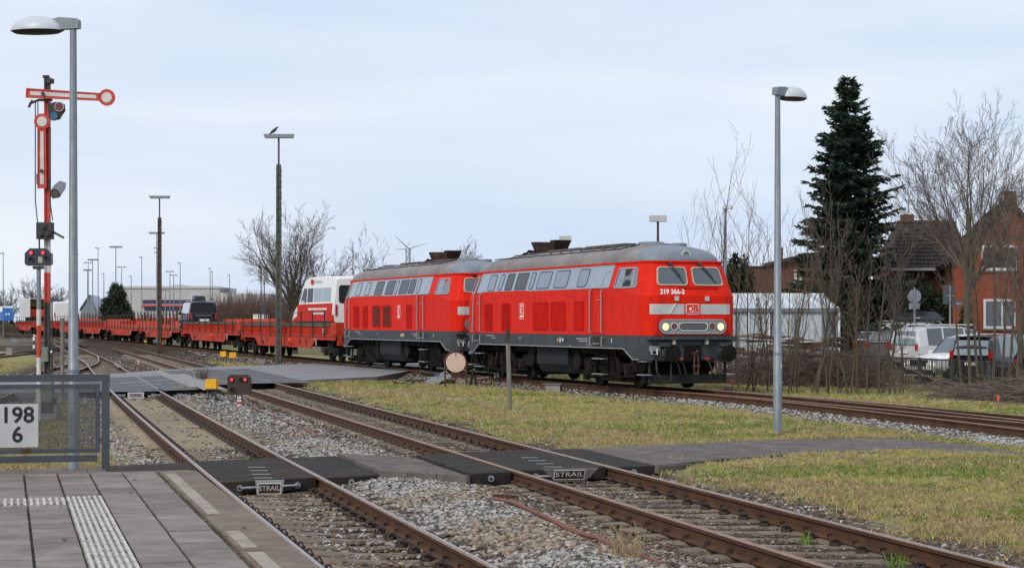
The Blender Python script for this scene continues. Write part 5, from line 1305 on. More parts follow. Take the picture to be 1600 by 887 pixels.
        if e > 0: text(front_no, .19, 'white', body, None, fn=lambda p: F(p.x - .62, p.y + 2.805, .010 + p.z), ext=.001, bold=.006)
        else: text('219 366-3' if '366' in front_no else '218', .17, 'white', body, None, fn=lambda p: F(p.x - .62, p.y + 2.805, .010 + p.z), ext=.001, bold=.006)
        # top lamp
        mb = MB(); c = Vector((e * 7.02, 0, ZR + .19)); mb.tube([c - Vector((e * .35, 0, -.03)), c + Vector((e * .12, 0, 0))], [.15, .15], 18); mb.build('top_lamp', 'roofb', roof, smooth=True)
        mb = MB(); a_ = np.linspace(0, 2 * PI, 21)[:-1]; G_ = lambda u, v, q: (c.x + e * (.12 + q), e * u, c.z + v)
        mb.ring([(.15 * math.cos(a), .15 * math.sin(a)) for a in a_], [(.105 * math.cos(a), .105 * math.sin(a)) for a in a_], G_, -.02, .03); mb.build('lamp_rim', 'ltgrey', roof); mb = MB(); mb.prism([(.105 * math.cos(a), .105 * math.sin(a)) for a in a_], G_, -.02, .006); mb.build('lamp_glass', 'glass', roof)
        # ledge, buffers, hook, hoses, brackets, steps
        mb = MB(); mb.prism([(-1.38, 0), (1.38, 0), (1.38, .09), (-1.38, .09)], lambda u, v, q: (e * (7.42 + q), u, 1.455 + v), .0, .30); mb.build('front_ledge', 'grey', t)
        for s in (-1, 1):
            mb = MB(); c = Vector((e * 7.54, s * .875, 1.06)); mb.tube([c, c + Vector((e * .28, 0, 0))], .155, 16); mb.tube([c + Vector((e * .26, 0, 0)), c + Vector((e * .55, 0, 0))], .115, 16); mb.box((e * 7.6, s * .875, 1.06), (.08, .42, .42)); b_ = mb.build('buffer', 'grey', t, smooth=True)
            mb = MB(); mb.tube([c + Vector((e * .54, 0, 0)), c + Vector((e * .60, 0, 0))], [.235, .24], 24); mb.tube([c + Vector((e * .598, 0, 0)), c + Vector((e * .615, 0, 0))], [.205, .16], 24); mb.build('buffer_plate', ['under'], b_, smooth=True)
            mb = MB(); mb.box((e * 7.66, s * .95, 1.31), (.22, .32, .10)); mb.build('buffer_step', 'grey', t)
            mb = MB(); mb.box((e * 7.62, s * .52 - .1, 1.40), (.10, .09, .17)); mb.build('socket', 'cream', t)
            # steps under the corner
            mb = MB()
            for z, yy in ((.83, 1.30), (.45, 1.32)): mb.box((e * 7.16, s * yy, z), (.42, .28, .03), 1)
            mb.bar((e * 6.98, s * 1.36, .42), (e * 6.98, s * 1.36, .95), .04, .04); mb.build('corner_step', ['under', 'alu'], t)
            for q in (0, 1):
                mb = MB(); y_ = s * (.42 + .17 * q); mb.tube([(e * 7.58, y_, .86), (e * 7.82, y_, .80), (e * 7.86, y_ + .06, .50), (e * 7.72, y_ + .14, .34), (e * 7.60, y_ + .2, .5)], .026, 7); mb.build('brake_hose', 'rubber', t, smooth=True)
                mb = MB(); mb.tube([(e * 7.58, y_, .90), (e * 7.74, y_, .90)], .035, 6); mb.build('hose_cock', 'sigred' if q == 0 else 'under', t)
        mb = MB(); mb.tube([(e * 7.60, -1.30, 1.22), (e * 7.68, -1.33, 1.05), (e * 7.68, -1.16, 1.02), (e * 7.62, -1.14, 1.22)], .028, 6); mb.box((e * 7.6, -1.2, 1.2), (.1, .3, .14)); mb.build('cable_loop', 'alu', t)
        mb = MB(); mb.tube([(e * 7.58, -1.15, .95), (e * 7.74, -1.2, .55), (e * 7.76, -1.0, .25), (e * 7.74, -.75, .30), (e * 7.6, -.70, .8)], .03, 7); mb.build('heating_cable', 'rubber', t, smooth=True)
        mb = MB(); mb.box((e * 7.58, 0, 1.06), (.06, .52, .46)); mb.build('hook_plate', 'under', t)
        mb = MB(); mb.tube([(e * 7.56, 0, 1.05), (e * 7.82, 0, 1.05), (e * 7.88, 0, 1.13)], .05, 8); 
        for s in (-1, 1): mb.tube([(e * 7.80, s * .05, 1.02), (e * 7.82, s * .07, .72), (e * 7.80, s * .06, .52)], .025, 6)
        mb.tube([(e * 7.81, -.12, .70), (e * 7.81, .12, .70)], .03, 6); mb.box((e * 7.80, 0, .50), (.05, .18, .06)); mb.build('screw_coupling', 'brown', t)
        mb = MB(); mb.box((e * 7.2, 0, .32), (.1, 2.3, .26)); mb.bar((e * 7.25, -1.2, .2), (e * 7.25, -1.2, .9), .06, .06); mb.bar((e * 7.25, 1.2, .2), (e * 7.25, 1.2, .9), .06, .06); mb.build('rail_guard', 'black', t)
    # underframe
    mb = MB(); mb.prism([(-1.24, 1.17), (1.24, 1.17), (1.24, .62), (1.05, .34), (-1.05, .34), (-1.24, .62)], lambda u, v, q: (q, u, v), layout['tank'][0], layout['tank'][1]); mb.build('fuel_tank', 'tank', t)
    mb = MB(); mb.box((0, 0, .80), (12.6, 1.15, .72)); mb.box((0, 0, 1.1), (13.4, 2.3, .24)); mb.build('underframe_fill', 'under', t)  # dark filler boxes added to stop light showing through beneath the engine
    mb = MB(); mb.tube([(layout['tank'][0] - .65, -1.2, .78), (layout['tank'][0] - .65, -.6, .78)], .30, 16); mb.tube([(layout['tank'][1] + .62, -1.2, .78), (layout['tank'][1] + .62, -.6, .78)], .30, 16); mb.box((layout['tank'][0] - .3, -1.15, 1.05), (.3, .2, .2)); mb.build('air_tank', 'bogie', t, smooth=True)
    for bx in (-4.3, 4.3):
        mb = MB(); mb.box((bx, 0, .38), (1.7, 1.9, .40)); mb.box((bx, -1.0, .36), (1.5, .2, .30)); mb.box((bx, 1.0, .36), (1.5, .2, .30))
        for q in (-2.15, 2.15): mb.box((bx + q, 0, .42), (.35, 1.8, .40)); mb.box((bx + q, -.95, .38), (.22, .16, .42)); mb.box((bx + q, .95, .38), (.22, .16, .42))
        mb.build('brake_gear', 'under', t)
        mb = MB()
        for s in (-1, 1):
            mb.box((bx, s * 1.03, .62), (3.9, .14, .24)); mb.box((bx, s * 1.06, .82), (1.3, .14, .3)); mb.box((bx - 1.72, s * 1.05, .75), (.5, .12, .22)); mb.box((bx + 1.72, s * 1.05, .75), (.5, .12, .22))
            mb.box((bx, s * 1.1, .42), (1.0, .12, .12))
        mb.box((bx, 0, .7), (1.0, 2.1, .35)); mb.box((bx, 0, 1.1), (3.6, 1.9, .25)); bo = mb.build('bogie_frame', 'bogie', t)
        for ax in (-1.4, 1.4):
            for s in (-1, 1):
                mb = MB(); mb.tube([(bx + ax, s * .70, .5), (bx + ax, s * .83, .5)], [.5, .48], 28); mb.tube([(bx + ax, s * .82, .5), (bx + ax, s * .85, .5)], [.36, .2], 20); mb.build('wheel', 'under', bo, smooth=True)
                mb = MB(); mb.box((bx + ax, s * 1.1, .50), (.36, .2, .34)); mb.tube([(bx + ax, s * 1.18, .50), (bx + ax, s * 1.24, .50)], .13, 12); mb.build('axle_box', 'bogie', bo)
            mb = MB(); mb.tube([(bx + ax, -.72, .5), (bx + ax, .72, .5)], .09, 10); mb.build('axle', 'under', bo)
        for s in (-1, 1):
            for q in (-.32, .02, .36):
                mb = MB()
                for z in range(7): mb.tube([(bx + q, s * 1.16, .50 + z * .085), (bx + q, s * 1.16, .545 + z * .085)], .105, 10)
                mb.build('spring', 'bogie', bo)
            mb = MB(); mb.bar((bx - .9, s * 1.2, .45), (bx - .5, s * 1.2, 1.1), .09, .09); mb.bar((bx + .95, s * 1.2, .45), (bx + .6, s * 1.2, 1.1), .09, .09); mb.build('damper', 'bogie', bo)
            mb = MB(); mb.tube([(bx + 2.25, s * 1.1, .75), (bx + 2.25, s * .8, .75)], .24, 14); mb.build('air_reservoir', 'bogie', bo)
            mb = MB(); mb.tube([(bx - 1.9, s * 1.2, .35), (bx - .2, s * 1.22, .30), (bx + 1.9, s * 1.2, .38)], .02, 5); mb.build('pipe', 'bogie', bo)
    return t
def _pr(poly, F, t0, t1):
    b = MB(); b.prism(poly, F, t0, t1); return b

LA = dict(band=(-6.45, 5.10), exh=(-3.80, -2.45), db=-2.03, tank=(-1.29, 1.33),
          panes=[(-5.35, -4.68, 'pane'), (-4.33, -3.95, 'pane'), (-3.66, -3.02, 'paned'), (-2.74, -1.75, 'paned'), (-1.46, -1.10, 'pane'), (-.78, .30, 'pane'), (.67, 1.77, 'pane'), (2.57, 3.32, 'pane')],
          doors=[(-6.66, -5.92), (3.76, 4.62)], hatches=[(-5.5, -4.82, 1.68, 2.55, 'redd'), (-3.84, -3.1, 1.68, 2.55, 'redd'), (-.95, .27, 1.72, 2.55, 'redm'), (.57, 1.7, 1.72, 2.55, 'redm'), (2.46, 3.16, 1.72, 2.55, 'redm')])
LB = dict(band=(-6.55, 4.70), exh=(1.45, 2.95), db=.86, tank=(-2.5, .35),
          panes=[(-5.4, -4.78, 'pane'), (-4.06, -3.44, 'pane'), (-2.6, -1.55, 'paned'), (-1.08, -.05, 'paned'), (.13, .49, 'pane'), (.78, 1.83, 'paned'), (2.0, 2.7, 'paned'), (3.0, 3.38, 'pane')],
          doors=[(-6.8, -6.13), (3.37, 4.15)], hatches=[(-5.57, -4.8, 1.68, 2.55, 'redd'), (-4.16, -3.5, 1.68, 2.55, 'redd'), (-2.75, -1.68, 1.72, 2.55, 'grilled'), (-1.28, -.2, 1.72, 2.55, 'grilled'), (1.92, 2.54, 1.68, 2.55, 'redd')])
l1 = make_loco('leading red diesel locomotive numbered 219 366-3 with lit headlights', '219 366-3', LA, True)
c, rz_ = pose(A0 + 7.58, 4.3); l1.location = c; l1.rotation_euler = (0, 0, rz_)
l2 = make_loco('second red diesel locomotive, half hidden behind the leading engine', '218', LB, False)
c, rz_ = pose(A0 + 7.58 + 16.4, 4.3); l2.location = c; l2.rotation_euler = (0, 0, rz_)

# ------------------------------------------------------------------ car carrying wagons
WS, WL = 32.6, 22.4                        # start of the first wagon behind the engine front, pitch of the wagons
def make_wagon(L_, raised, label, detail=True):
    t = thing('car_carrying_wagon', label, 'railway wagon', group='red car carrying wagons of the train')
    h = L_ / 2
    mb = MB(); mb.box((0, 0, 1.22), (L_ - .5, 2.5, .16)); mb.build('deck', 'plank', t)
    # side sill with fish belly
    for s in (-1, 1):
        mb = MB(); P = [(-h + .25, 1.02), (-h + 4.0, 1.02), (-h + 5.0, .62), (h - 5.0, .62), (h - 4.0, 1.02), (h - .25, 1.02), (h - .25, 1.22), (-h + .25, 1.22)]
        mb.prism(P, lambda u, v, q: (u, s * (1.30 + q), v), 0, .06); sl_ = mb.build('side_sill', 'wred', t)
        if s < 0:
            for u in (-h + 5.9, -h + 7.2, h - 7.2, h - 5.9):
                mb = MB(); mb.prism([(u + .16 * math.cos(a), .92 + .17 * math.sin(a)) for a in np.linspace(0, 2 * PI, 13)[:-1]], lambda a, b, q: (a, s * (1.30 + q), b), .055, .066); mb.build('sill_hole', 'dark', sl_)
            mb = MB(); mb.tube([(h - 9.2, -1.38, .92), (h - 8.7, -1.38, .92)], .15, 12); mb.build('brake_cylinder', 'wredl', t, smooth=True)
            mb = MB(); mb.bar((-h + 6, -1.37, .82), (-h + 6.4, -1.37, .82), .15, .12); mb.build('brake_handle', 'brown', t)
    x0, x1 = -h + .35, h - 1.3
    if raised:
        for s in (-1, 1):
            mb = MB(); mb.box(((x0 + x1) / 2, s * 1.27, 1.43), (x1 - x0, .05, .42)); sp_ = mb.build('side_panel', 'wred', t)
            if s < 0 and detail:
                for q, u in enumerate(np.arange(x0 + .15, x1, .30)):
                    mb = MB(); mb.box((u, s * 1.31, 1.43), (.06, .05, .38)); mb.build('panel_rib', 'wred', sp_)
            mb = MB(); mb.box(((x0 + x1) / 2, s * 1.27, 1.72), (x1 - x0, .16, .16)); mb.build('side_plank', 'plank', t)
        mb = MB(); mb.box(((x0 + x1) / 2, 1.22, 1.88), (x1 - x0 - 3, .06, .16)); mb.build('wheel_guide', 'wredl', t)
        mb = MB(); mb.box((h - .75, -.9, 1.55), (1.0, .8, .55)); mb.box((h - .75, .9, 1.55), (1.0, .8, .55)); mb.build('end_block', 'wred', t)
    else:
        for (a, b, z0_, z1_, m) in ((-h + 1.0, h - 12.0, 1.36, 1.80, 'wredl'), (h - 11.5, h - 1.0, 1.36, 1.50, 'wredl')):
            mb = MB(); mb.box(((a + b) / 2, -1.27, (z0_ + z1_) / 2), (b - a, .06, z1_ - z0_)); p_ = mb.build('side_panel', m, t)
            mb = MB(); mb.box(((a + b) / 2, 1.27, (z0_ + z1_) / 2), (b - a, .06, z1_ - z0_)); mb.build('side_panel', m, t)
    mb = MB(); mb.box((0, -1.36, 1.22), (L_ - .6, .08, .08)); mb.box((0, 1.36, 1.22), (L_ - .6, .08, .08)); mb.build('longitudinal_beam', 'wred', t)
    xs_ = np.linspace(x0 + .8, x1 - .6, 9 if raised else 10)
    for s in (-1, 1):
        for q, u in enumerate(xs_):
            mb = MB(); mb.bar((u, s * 1.43, 1.15), (u + (0.02 if raised else .1), s * 1.43, 2.36 + (0 if raised else -.1)), .06, .045); mb.build('stake', 'stake', t)
        mb = MB(); mb.tube([(u, s * 1.43, 2.30) for u in xs_], .014, 4); mb.build('rope', 'stake', t)
    mb = MB(); mb.bar((h - 3.4, -1.46, .75), (h - 3.4, -1.46, 1.05), .05, .04); mb.box((h - 3.5, -1.46, 1.06), (.25, .05, .05)); mb.build('hand_lever', 'cream', t)
    mb = MB(); mb.box((h - .35, 0, 1.05), (.25, 2.4, .5)); mb.box((-h + .35, 0, 1.05), (.25, 2.4, .5)); mb.build('headstock', 'wred', t)
    for e in (1, -1):
        for s in (-1, 1):
            mb = MB(); c = Vector((e * (h - .3), s * .875, 1.06)); mb.tube([c, c + Vector((e * .35, 0, 0))], .11, 10); mb.tube([c + Vector((e * .33, 0, 0)), c + Vector((e * .38, 0, 0))], .22, 14); mb.build('buffer', 'under', t)
    for bx in (-h + 2.2, h - 2.2):
        mb = MB()
        for s in (-1, 1): mb.box((bx, s * 1.0, .56), (2.6, .13, .22)); mb.box((bx, s * 1.02, .72), (.9, .14, .30)); mb.box((bx - .9, s * 1.05, .46), (.32, .16, .3)); mb.box((bx + .9, s * 1.05, .46), (.32, .16, .3))
        mb.box((bx, 0, .85), (.9, 2.0, .45)); bo = mb.build('bogie_frame', 'bogie', t)
        for ax in (-.9, .9):
            for s in (-1, 1):
                mb = MB(); mb.tube([(bx + ax, s * .68, .44), (bx + ax, s * .82, .44)], [.45, .43], 18); mb.build('wheel', 'under', bo, smooth=True)
    mb = MB(); mb.box((0, 0, .82), (L_ - 9.5, .5, .35)); mb.build('centre_sill', 'under', t)
    return t
wp = make_wagon(WL - .35, True, 'first red wagon behind the engines, carrying the white and red van')
wq = make_wagon(WL - .35, False, 'third red wagon with low bright side boards, left of the dark van')
WT = ['first red wagon behind the engines, carrying the white and red van', 'second red wagon, carrying the dark van with roof box', 'third red wagon with low bright side boards, left of the dark van', 'fourth red wagon, left of the tall rusty lamp mast', 'fifth red wagon, just right of the big galvanised lamp post', 'sixth red wagon carrying the white delivery van beside the semaphore', 'seventh red wagon carrying the lorry at far left', 'last red wagon at the left picture edge with the blue cab']
for k in range(8):
    c, rz_ = pose(A0 + WS + WL * (k + .5), 9.5)
    raised = k not in (2, 3)
    if k == 0: o = wp; o.location = c; o.rotation_euler = (0, 0, rz_)
    elif k == 2: o = wq; o.location = c; o.rotation_euler = (0, 0, rz_)
    else: o = dup(wp if raised else wq, c, rz_, WT[k])
for ch in wp.children:
    if ch.name.startswith('side_panel'): pass
lt = text('DB', .30, 'ltgrey', wp, None, fn=lambda p: (p.x * 1.0 + WL / 2 - 2.6, -1.345 - p.z, p.y + 1.43), ext=.003, bold=.008)

# ------------------------------------------------------------------ road vehicles
def vehicle(name, label, cat, st, W, mats, loc, rz, glass='carglass', wheels=None, wr=.33, group=None, tail=None, head=None, side_split=None, rails=False, low=None):
    # st: stations (x, zbot, zbelt, ztop, wtop factor, tag) from rear to front; x forward
    t = thing(name, label, cat, loc, rz, group)
    hw = W / 2
    def ringv(s):
        x, zb, zl, zt, wt, _ = s
        r_ = [(0.0, zb), (.80, zb), (.97, zb + .14), (1.0, (zb + zl) / 2), (.965, zl), (wt, zt - .05), (wt * .82, zt), (0., zt + .02)]
        return [(x, -u * hw, z) for u, z in r_] + [(x, u * hw, z) for u, z in r_[-2:0:-1]]
    rings = [ringv(s) for s in st]; n = len(rings[0])
    body, gl = MB(), MB(); lows = MB()
    for i in range(len(rings) - 1):
        tg = st[i][5]
        for k in range(n):
            a = [rings[i][k], rings[i][(k + 1) % n], rings[i + 1][(k + 1) % n], rings[i + 1][k]]
            sidek = k in (4, n - 5)
            topk = k in (5, 6, n - 7, n - 6)
            if (tg == 'win' and sidek) or (tg == 'screen' and (topk or False)): gl.add(a, [(0, 1, 2, 3)])
            elif low and k in (0, 1, 2, n - 1, n - 2, n - 3) : lows.add(a, [(0, 1, 2, 3)])
            else: body.add(a, [(0, 1, 2, 3)])
    body.add(rings[0], [tuple(range(n))]); body.add(rings[-1], [tuple(range(n - 1, -1, -1))])
    b_ = body.build('body', mats, t, smooth=True, sharp=28)
    gl.build('windows', glass, t)
    if lows.v: lows.build('lower_body', low, t, smooth=True, sharp=28)
    for (x, s) in [(x, s) for x in wheels for s in (-1, 1)]:
        y_ = s * (hw - .10)
        mb = MB(); mb.tube([(x, y_ - s * .12, wr), (x, y_ + s * .085, wr)], wr * 1.13, 18); mb.build('wheel_arch', 'carblack', t)
        mb = MB(); mb.tube([(x, y_ - s * .1, wr), (x, y_ + s * .10, wr)], [wr, wr * .97], 20); w_ = mb.build('wheel', 'tyre', t, smooth=True)
        mb = MB(); mb.tube([(x, y_ + s * .09, wr), (x, y_ + s * .112, wr)], [wr * .66, wr * .6], 14)
        mb.build('rim', 'rim', w_)
    xr, xf = st[0][0], st[-1][0]
    for s in (-1, 1):
        if tail:
            z0_, z1_, w0, dx = tail; mb = MB(); mb.box((xr + dx, s * (hw * .90 - w0 / 2 + .02), (z0_ + z1_) / 2), (.14, w0, z1_ - z0_)); mb.build('tail_light', 'tail', t)
        if head:
            z0_, z1_, w0, dx = head; mb = MB(); mb.box((xf - dx, s * (hw * .90 - w0 / 2), (z0_ + z1_) / 2), (.16, w0, z1_ - z0_)); mb.build('headlight', 'ltgrey', t)
        xm = st[-1][0] * .42; mb = MB(); mb.box((xm, s * (hw + .09), (st[len(st) // 2][2] + .08)), (.12, .2, .15)); mb.build('mirror', mats if isinstance(mats, str) else mats[0], t)
        if rails:
            zt = max(q[3] for q in st); mb = MB(); mb.tube([(xr + .5, s * hw * .72, zt - .02), (xr + .65, s * hw * .72, zt + .07), (xf - 1.75, s * hw * .72, zt + .06), (xf - 1.6, s * hw * .70, zt - .06)], .025, 6); mb.build('roof_rail', 'ltgrey', t)
    return t
def plate(t, x, z, m='white', e=-1, w_=.5):
    mb = MB(); mb.box((x, 0, z), (.02, w_, .11)); mb.build('number_plate', m, t)
def quad(t, pts, m, nm, th=.012):
    a = [Vector(p) for p in pts]; nn = (a[1] - a[0]).cross(a[-1] - a[0]).normalized() * th
    mb = MB(); n = len(a); mb.add(a + [p + nn for p in a], [tuple(range(n - 1, -1, -1)), tuple(range(n, 2 * n))] + [(i, (i + 1) % n, (i + 1) % n + n, i + n) for i in range(n)])
    return mb.build(nm, m, t)
def roofbox(label, p, rz, L_=2.1, W_=.8, H_=.36):
    t = thing('roof_box', label, 'roof box', p, rz)
    mb = MB(); rings = []
    for u, w_, zl, zh in ((-L_ / 2, .75, .06, .24), (-L_ / 2 + .12, .95, .0, .32), (0, 1, 0, H_), (L_ * .3, .98, 0, H_ * .92), (L_ / 2 - .12, .8, .03, .2), (L_ / 2, .55, .07, .12)):
        rings.append([(u, -W_ / 2 * w_, zl + .04), (u, -W_ / 2 * w_, zl + (zh - zl) * .55), (u, -W_ / 2 * w_ * .8, zh), (u, W_ / 2 * w_ * .8, zh), (u, W_ / 2 * w_, zl + (zh - zl) * .55), (u, W_ / 2 * w_, zl + .04), (u, W_ / 2 * w_ * .85, zl), (u, -W_ / 2 * w_ * .85, zl)])
    mb.loft(rings, caps=True); mb.build('shell', 'carblack', t, smooth=True, sharp=35)
    mb = MB()
    for u in (-.45, .5): mb.box((u, 0, -.05), (.07, W_ * 1.25, .05)); mb.box((u, -W_ * .45, -.09), (.07, .06, .09)); mb.box((u, W_ * .45, -.09), (.07, .06, .09))
    mb.build('cross_bar', 'carblack', t)
    mb = MB(); mb.box((-.15, -W_ / 2 - .003, .15), (.22, .012, .05)); mb.build('badge', 'ltgrey', t)
    return t
# vehicles on the train: deck height
def on_train(px, lift, half=3):
    # arc where the near side shows at column px
    a_ = np.arange(A0 + 30, A0 + 300, .25)
    us = []
    for a in a_:
        p = at_arc(a); us.append(CX + FPX * p.x / p.y)
    a = float(np.interp(-px, [-u for u in us], a_)); c, rz = pose(a, half); c.z += lift; return c, rz
DK = 1.30
# white and red van (rear towards the engine: it faces away along the train)
c, rz = on_train(519, DK); rz += R(5)
VAN = [(-3.0, .45, 1.35, 2.55, .84, 'pil'), (-2.9, .35, 1.42, 2.66, .88, 'pil'), (-2.55, .34, 1.42, 2.68, .88, 'pil'), (-.95, .34, 1.42, 2.70, .88, 'pil'), (.75, .34, 1.42, 2.70, .88, 'pil'), (.95, .34, 1.42, 2.68, .88, 'pil'), (1.55, .34, 1.42, 2.50, .86, 'screen'), (2.15, .34, 1.42, 1.62, .82, 'pil'), (2.55, .34, 1.25, 1.34, .82, 'pil'), (2.95, .36, 1.0, 1.10, .78, 'pil'), (3.05, .45, .8, .9, .74, 'pil')]
v1 = vehicle('minibus', 'white minibus with red lower half and red lettering, behind the second engine', 'minibus', VAN, 1.98, 'vanwhite', c, rz + PI, 'carglassl', (-1.75, 1.95), .34, tail=(.85, 1.35, .10, .04), low='vanred')
for s in (-1, 1):
    quad(v1, [(-2.75, s * .997, .55), (2.35, s * .997, .55), (2.3, s * .99, 1.40), (-2.75, s * .985, 1.43)][::s], 'vanred', 'red_side', .006 )
    quad(v1, [(-2.9, s * 1.002, .40), (2.6, s * 1.002, .40), (2.6, s * 1.005, .60), (-2.9, s * 1.005, .60)][::s], 'rubber', 'rub_strip', .012)
    ys_ = lambda z: .958 - (z - 1.42) * .072
    for (x0, x1, x2, x3, m) in ((-2.45, -1.25, -1.25, -2.45, 'carglassl'), (-1.2, .02, .02, -1.2, 'carglassl'), (.10, .92, .92, .10, 'dglass'), (1.02, 1.92, 1.50, 1.02, 'dglass')):
        quad(v1, [(x0, s * ys_(1.50), 1.50), (x1, s * ys_(1.50), 1.50), (x2, s * ys_(2.16), 2.16), (x3, s * ys_(2.16), 2.16)][::s], m, 'side_window', .012)

mb = MB(); mb.prism(rrect(-.74, .74, 1.42, 2.26, .14, 5), lambda u, v, q: (-2.995 - q, u, v), 0, .015); mb.build('rear_window', 'dglass', v1)
quad(v1, [(-3.02, -.32, .92), (-3.02, .22, .92), (-3.02, .22, 1.05), (-3.02, -.32, 1.05)][::-1], 'bluep', 'number_plate', .01)
quad(v1, [(-2.96, -.3, 2.40), (-2.96, .3, 2.40), (-2.94, .3, 2.58), (-2.94, -.3, 2.58)][::-1], 'vanred', 'logo', .02)
# lettering on the side turned to us (y > 0 after the turn)
fs = lambda ox, oz, sc: (lambda p: (ox - p.x * sc, .998 + .012 + p.z, oz + p.y * sc))
quad(v1, [(.1, .931, 2.34), (.42, .931, 2.34), (.42, .925, 2.58), (.1, .925, 2.58)][::-1], 'vanred', 'logo', .008)
for q in range(9): quad(v1, [(-.05 - q * .12, .936, 2.42), (-.13 - q * .12, .936, 2.42), (-.13 - q * .12, .934, 2.52), (-.05 - q * .12, .934, 2.52)], 'ltgrey', 'small_print', .006)
for q in range(18): quad(v1, [(.6 - q * .15, 1.002, 1.12), (.49 - q * .15, 1.002, 1.12), (.49 - q * .15, 1.000, 1.22), (.6 - q * .15, 1.000, 1.22)], 'white', 'small_print', .008)
for q in range(12): quad(v1, [(.0 - q * .14, 1.002, .92), (-.10 - q * .14, 1.002, .92), (-.10 - q * .14, 1.000, 1.02), (.0 - q * .14, 1.000, 1.02)], 'white', 'small_print', .008)
# dark van with roof box
c, rz = on_train(309, DK - .12)
BV = [(-2.45, .50, 1.05, 1.80, .82, 'pil'), (-2.38, .36, 1.08, 1.86, .84, 'pil'), (-2.1, .35, 1.08, 1.90, .85, 'win'), (-.8, .35, 1.08, 1.91, .85, 'win'), (.6, .35, 1.06, 1.90, .85, 'win'), (1.05, .35, 1.04, 1.80, .84, 'screen'), (1.75, .35, 1.0, 1.12, .84, 'pil'), (2.3, .36, .9, .96, .82, 'pil'), (2.5, .42, .7, .78, .78, 'pil')]
v2 = vehicle('dark_van', 'dark blue black van with roof box riding on the second wagon', 'van', BV, 1.93, 'vanblack', c, rz + PI, 'carglassl', (-1.55, 1.6), .34, tail=(.72, 1.2, .12, .05), rails=True)
quad(v2, [(-2.46, -.80, 1.08), (-2.46, .80, 1.08), (-2.44, .74, 1.70), (-2.44, -.74, 1.70)][::-1], 'dglass', 'rear_window', .02)
quad(v2, [(-2.47, -.55, .98), (-2.47, .55, .98), (-2.47, .55, 1.02), (-2.47, -.55, 1.02)][::-1], 'alu', 'chrome_strip', .02)
quad(v2, [(-2.47, -.36, .62), (-2.47, .26, .62), (-2.47, .26, .76), (-2.47, -.36, .76)][::-1], 'white', 'number_plate', .02)
roofbox('black roof box on the dark van riding the train', c + Vector((0, 0, 2.02)), rz + PI, 2.2, .85, .40)
# far wagons: white delivery van, lorry, blue cab
c, rz = on_train(93, DK)
WV = [(x, a, b, d, e, 'pil' if k not in (8, 9) else f) for k, (x, a, b, d, e, f) in enumerate(VAN)]
v3 = vehicle('delivery_van', 'plain white delivery van on the wagon left of the big lamp post', 'van', VAN[:2] + [(x, a, b, d, e, 'pil') for x, a, b, d, e, f in VAN[2:5]] + VAN[5:], 2.0, 'vanwhite', c, rz + PI, 'carglass', (-1.75, 1.95), .34, tail=(.9, 1.45, .13, .05))
for s in (-1, 1): quad(v3, [(-2.98, s * .42 - .25, 1.5), (-2.98, s * .42 + .25, 1.5), (-2.96, s * .40 + .24, 2.1), (-2.96, s * .40 - .24, 2.1)][::-1], 'ltgrey', 'rear_window_blank', .02)
c, rz = on_train(58, DK)
lo = thing('lorry', 'box lorry with open rear and a pale door swung out, on the far left wagon', 'lorry', c, rz + PI)
mb = MB(); mb.box((-.2, 0, .75), (7.0, 2.3, .25)); mb.build('chassis', 'under', lo)
mb = MB(); mb.box((0, -1.22, 2.1), (6.2, .06, 2.3)); mb.box((0, 1.22, 2.1), (6.2, .06, 2.3)); mb.box((3.07, 0, 2.1), (.06, 2.5, 2.3)); mb.build('box_side', 'vanwhite', lo)
mb = MB(); mb.box((0, 0, 3.3), (6.3, 2.54, .08)); mb.build('box_roof', 'vanwhite', lo)
mb = MB(); mb.box((0, 0, .95), (6.2, 2.4, .08)); mb.box((2.0, 0, 2.1), (.05, 2.3, 2.2)); mb.build('box_inside', 'dark', lo)
mb = MB(); mb.box((-1.6, .1, 1.5), (1.6, 2.0, 1.0)); mb.build('red_load', 'wredl', lo)
mb = MB(); mb.box((-.9, .1, 2.7), (.1, 2.2, .9)); mb.build('yellow_green_tarpaulin', 'yelgreen', lo)
quad(lo, [(-3.1, -1.25, 1.0), (-3.3, -2.5, 1.0), (-3.3, -2.5, 3.2), (-3.1, -1.25, 3.2)], 'deepblue', 'rear_door', .05)
quad(lo, [(-3.1, 1.25, 1.0), (-3.25, 2.5, 1.0), (-3.25, 2.5, 3.2), (-3.1, 1.25, 3.2)], 'vanwhite', 'rear_door', .05)
for x in (-2.2, 2.4):
    for s in (-1, 1): mb = MB(); mb.tube([(x, s * .85, .45), (x, s * 1.15, .45)], .45, 16); mb.build('wheel', 'tyre', lo, smooth=True)
mb = MB(); mb.box((4.0, 0, 1.6), (1.6, 2.2, 1.9), tap=.94); mb.build('cab', 'vanwhite', lo)
for q in range(5): quad(lo, [(-1.5 + q * .35, 1.255, 1.9), (-1.3 + q * .35, 1.255, 1.95), (-1.3 + q * .35, 1.255, 2.2), (-1.5 + q * .35, 1.255, 2.1)][::-1], 'redd', 'side_print', .006)
c, rz = on_train(10, DK)
tw = thing('small_truck', 'small bright blue and white truck at the left picture edge', 'truck', c, rz + PI)
mb = MB(); mb.box((0, 0, 1.2), (3.4, 1.7, 1.3)); mb.build('lower_box', 'lightblue', tw)
mb = MB(); mb.box((0, 0, 2.25), (3.3, 1.65, .85), tap=.9); mb.build('upper_box', 'vanwhite', tw)
mb = MB(); mb.box((0, 0, .62), (3.3, 1.5, .15)); mb.build('chassis', 'under', tw)
quad(tw, [(-1.72, -.75, .7), (-1.72, .75, .7), (-1.68, .75, 2.4), (-1.68, -.75, 2.4)][::-1], 'lightblue', 'rear_panel', .02)
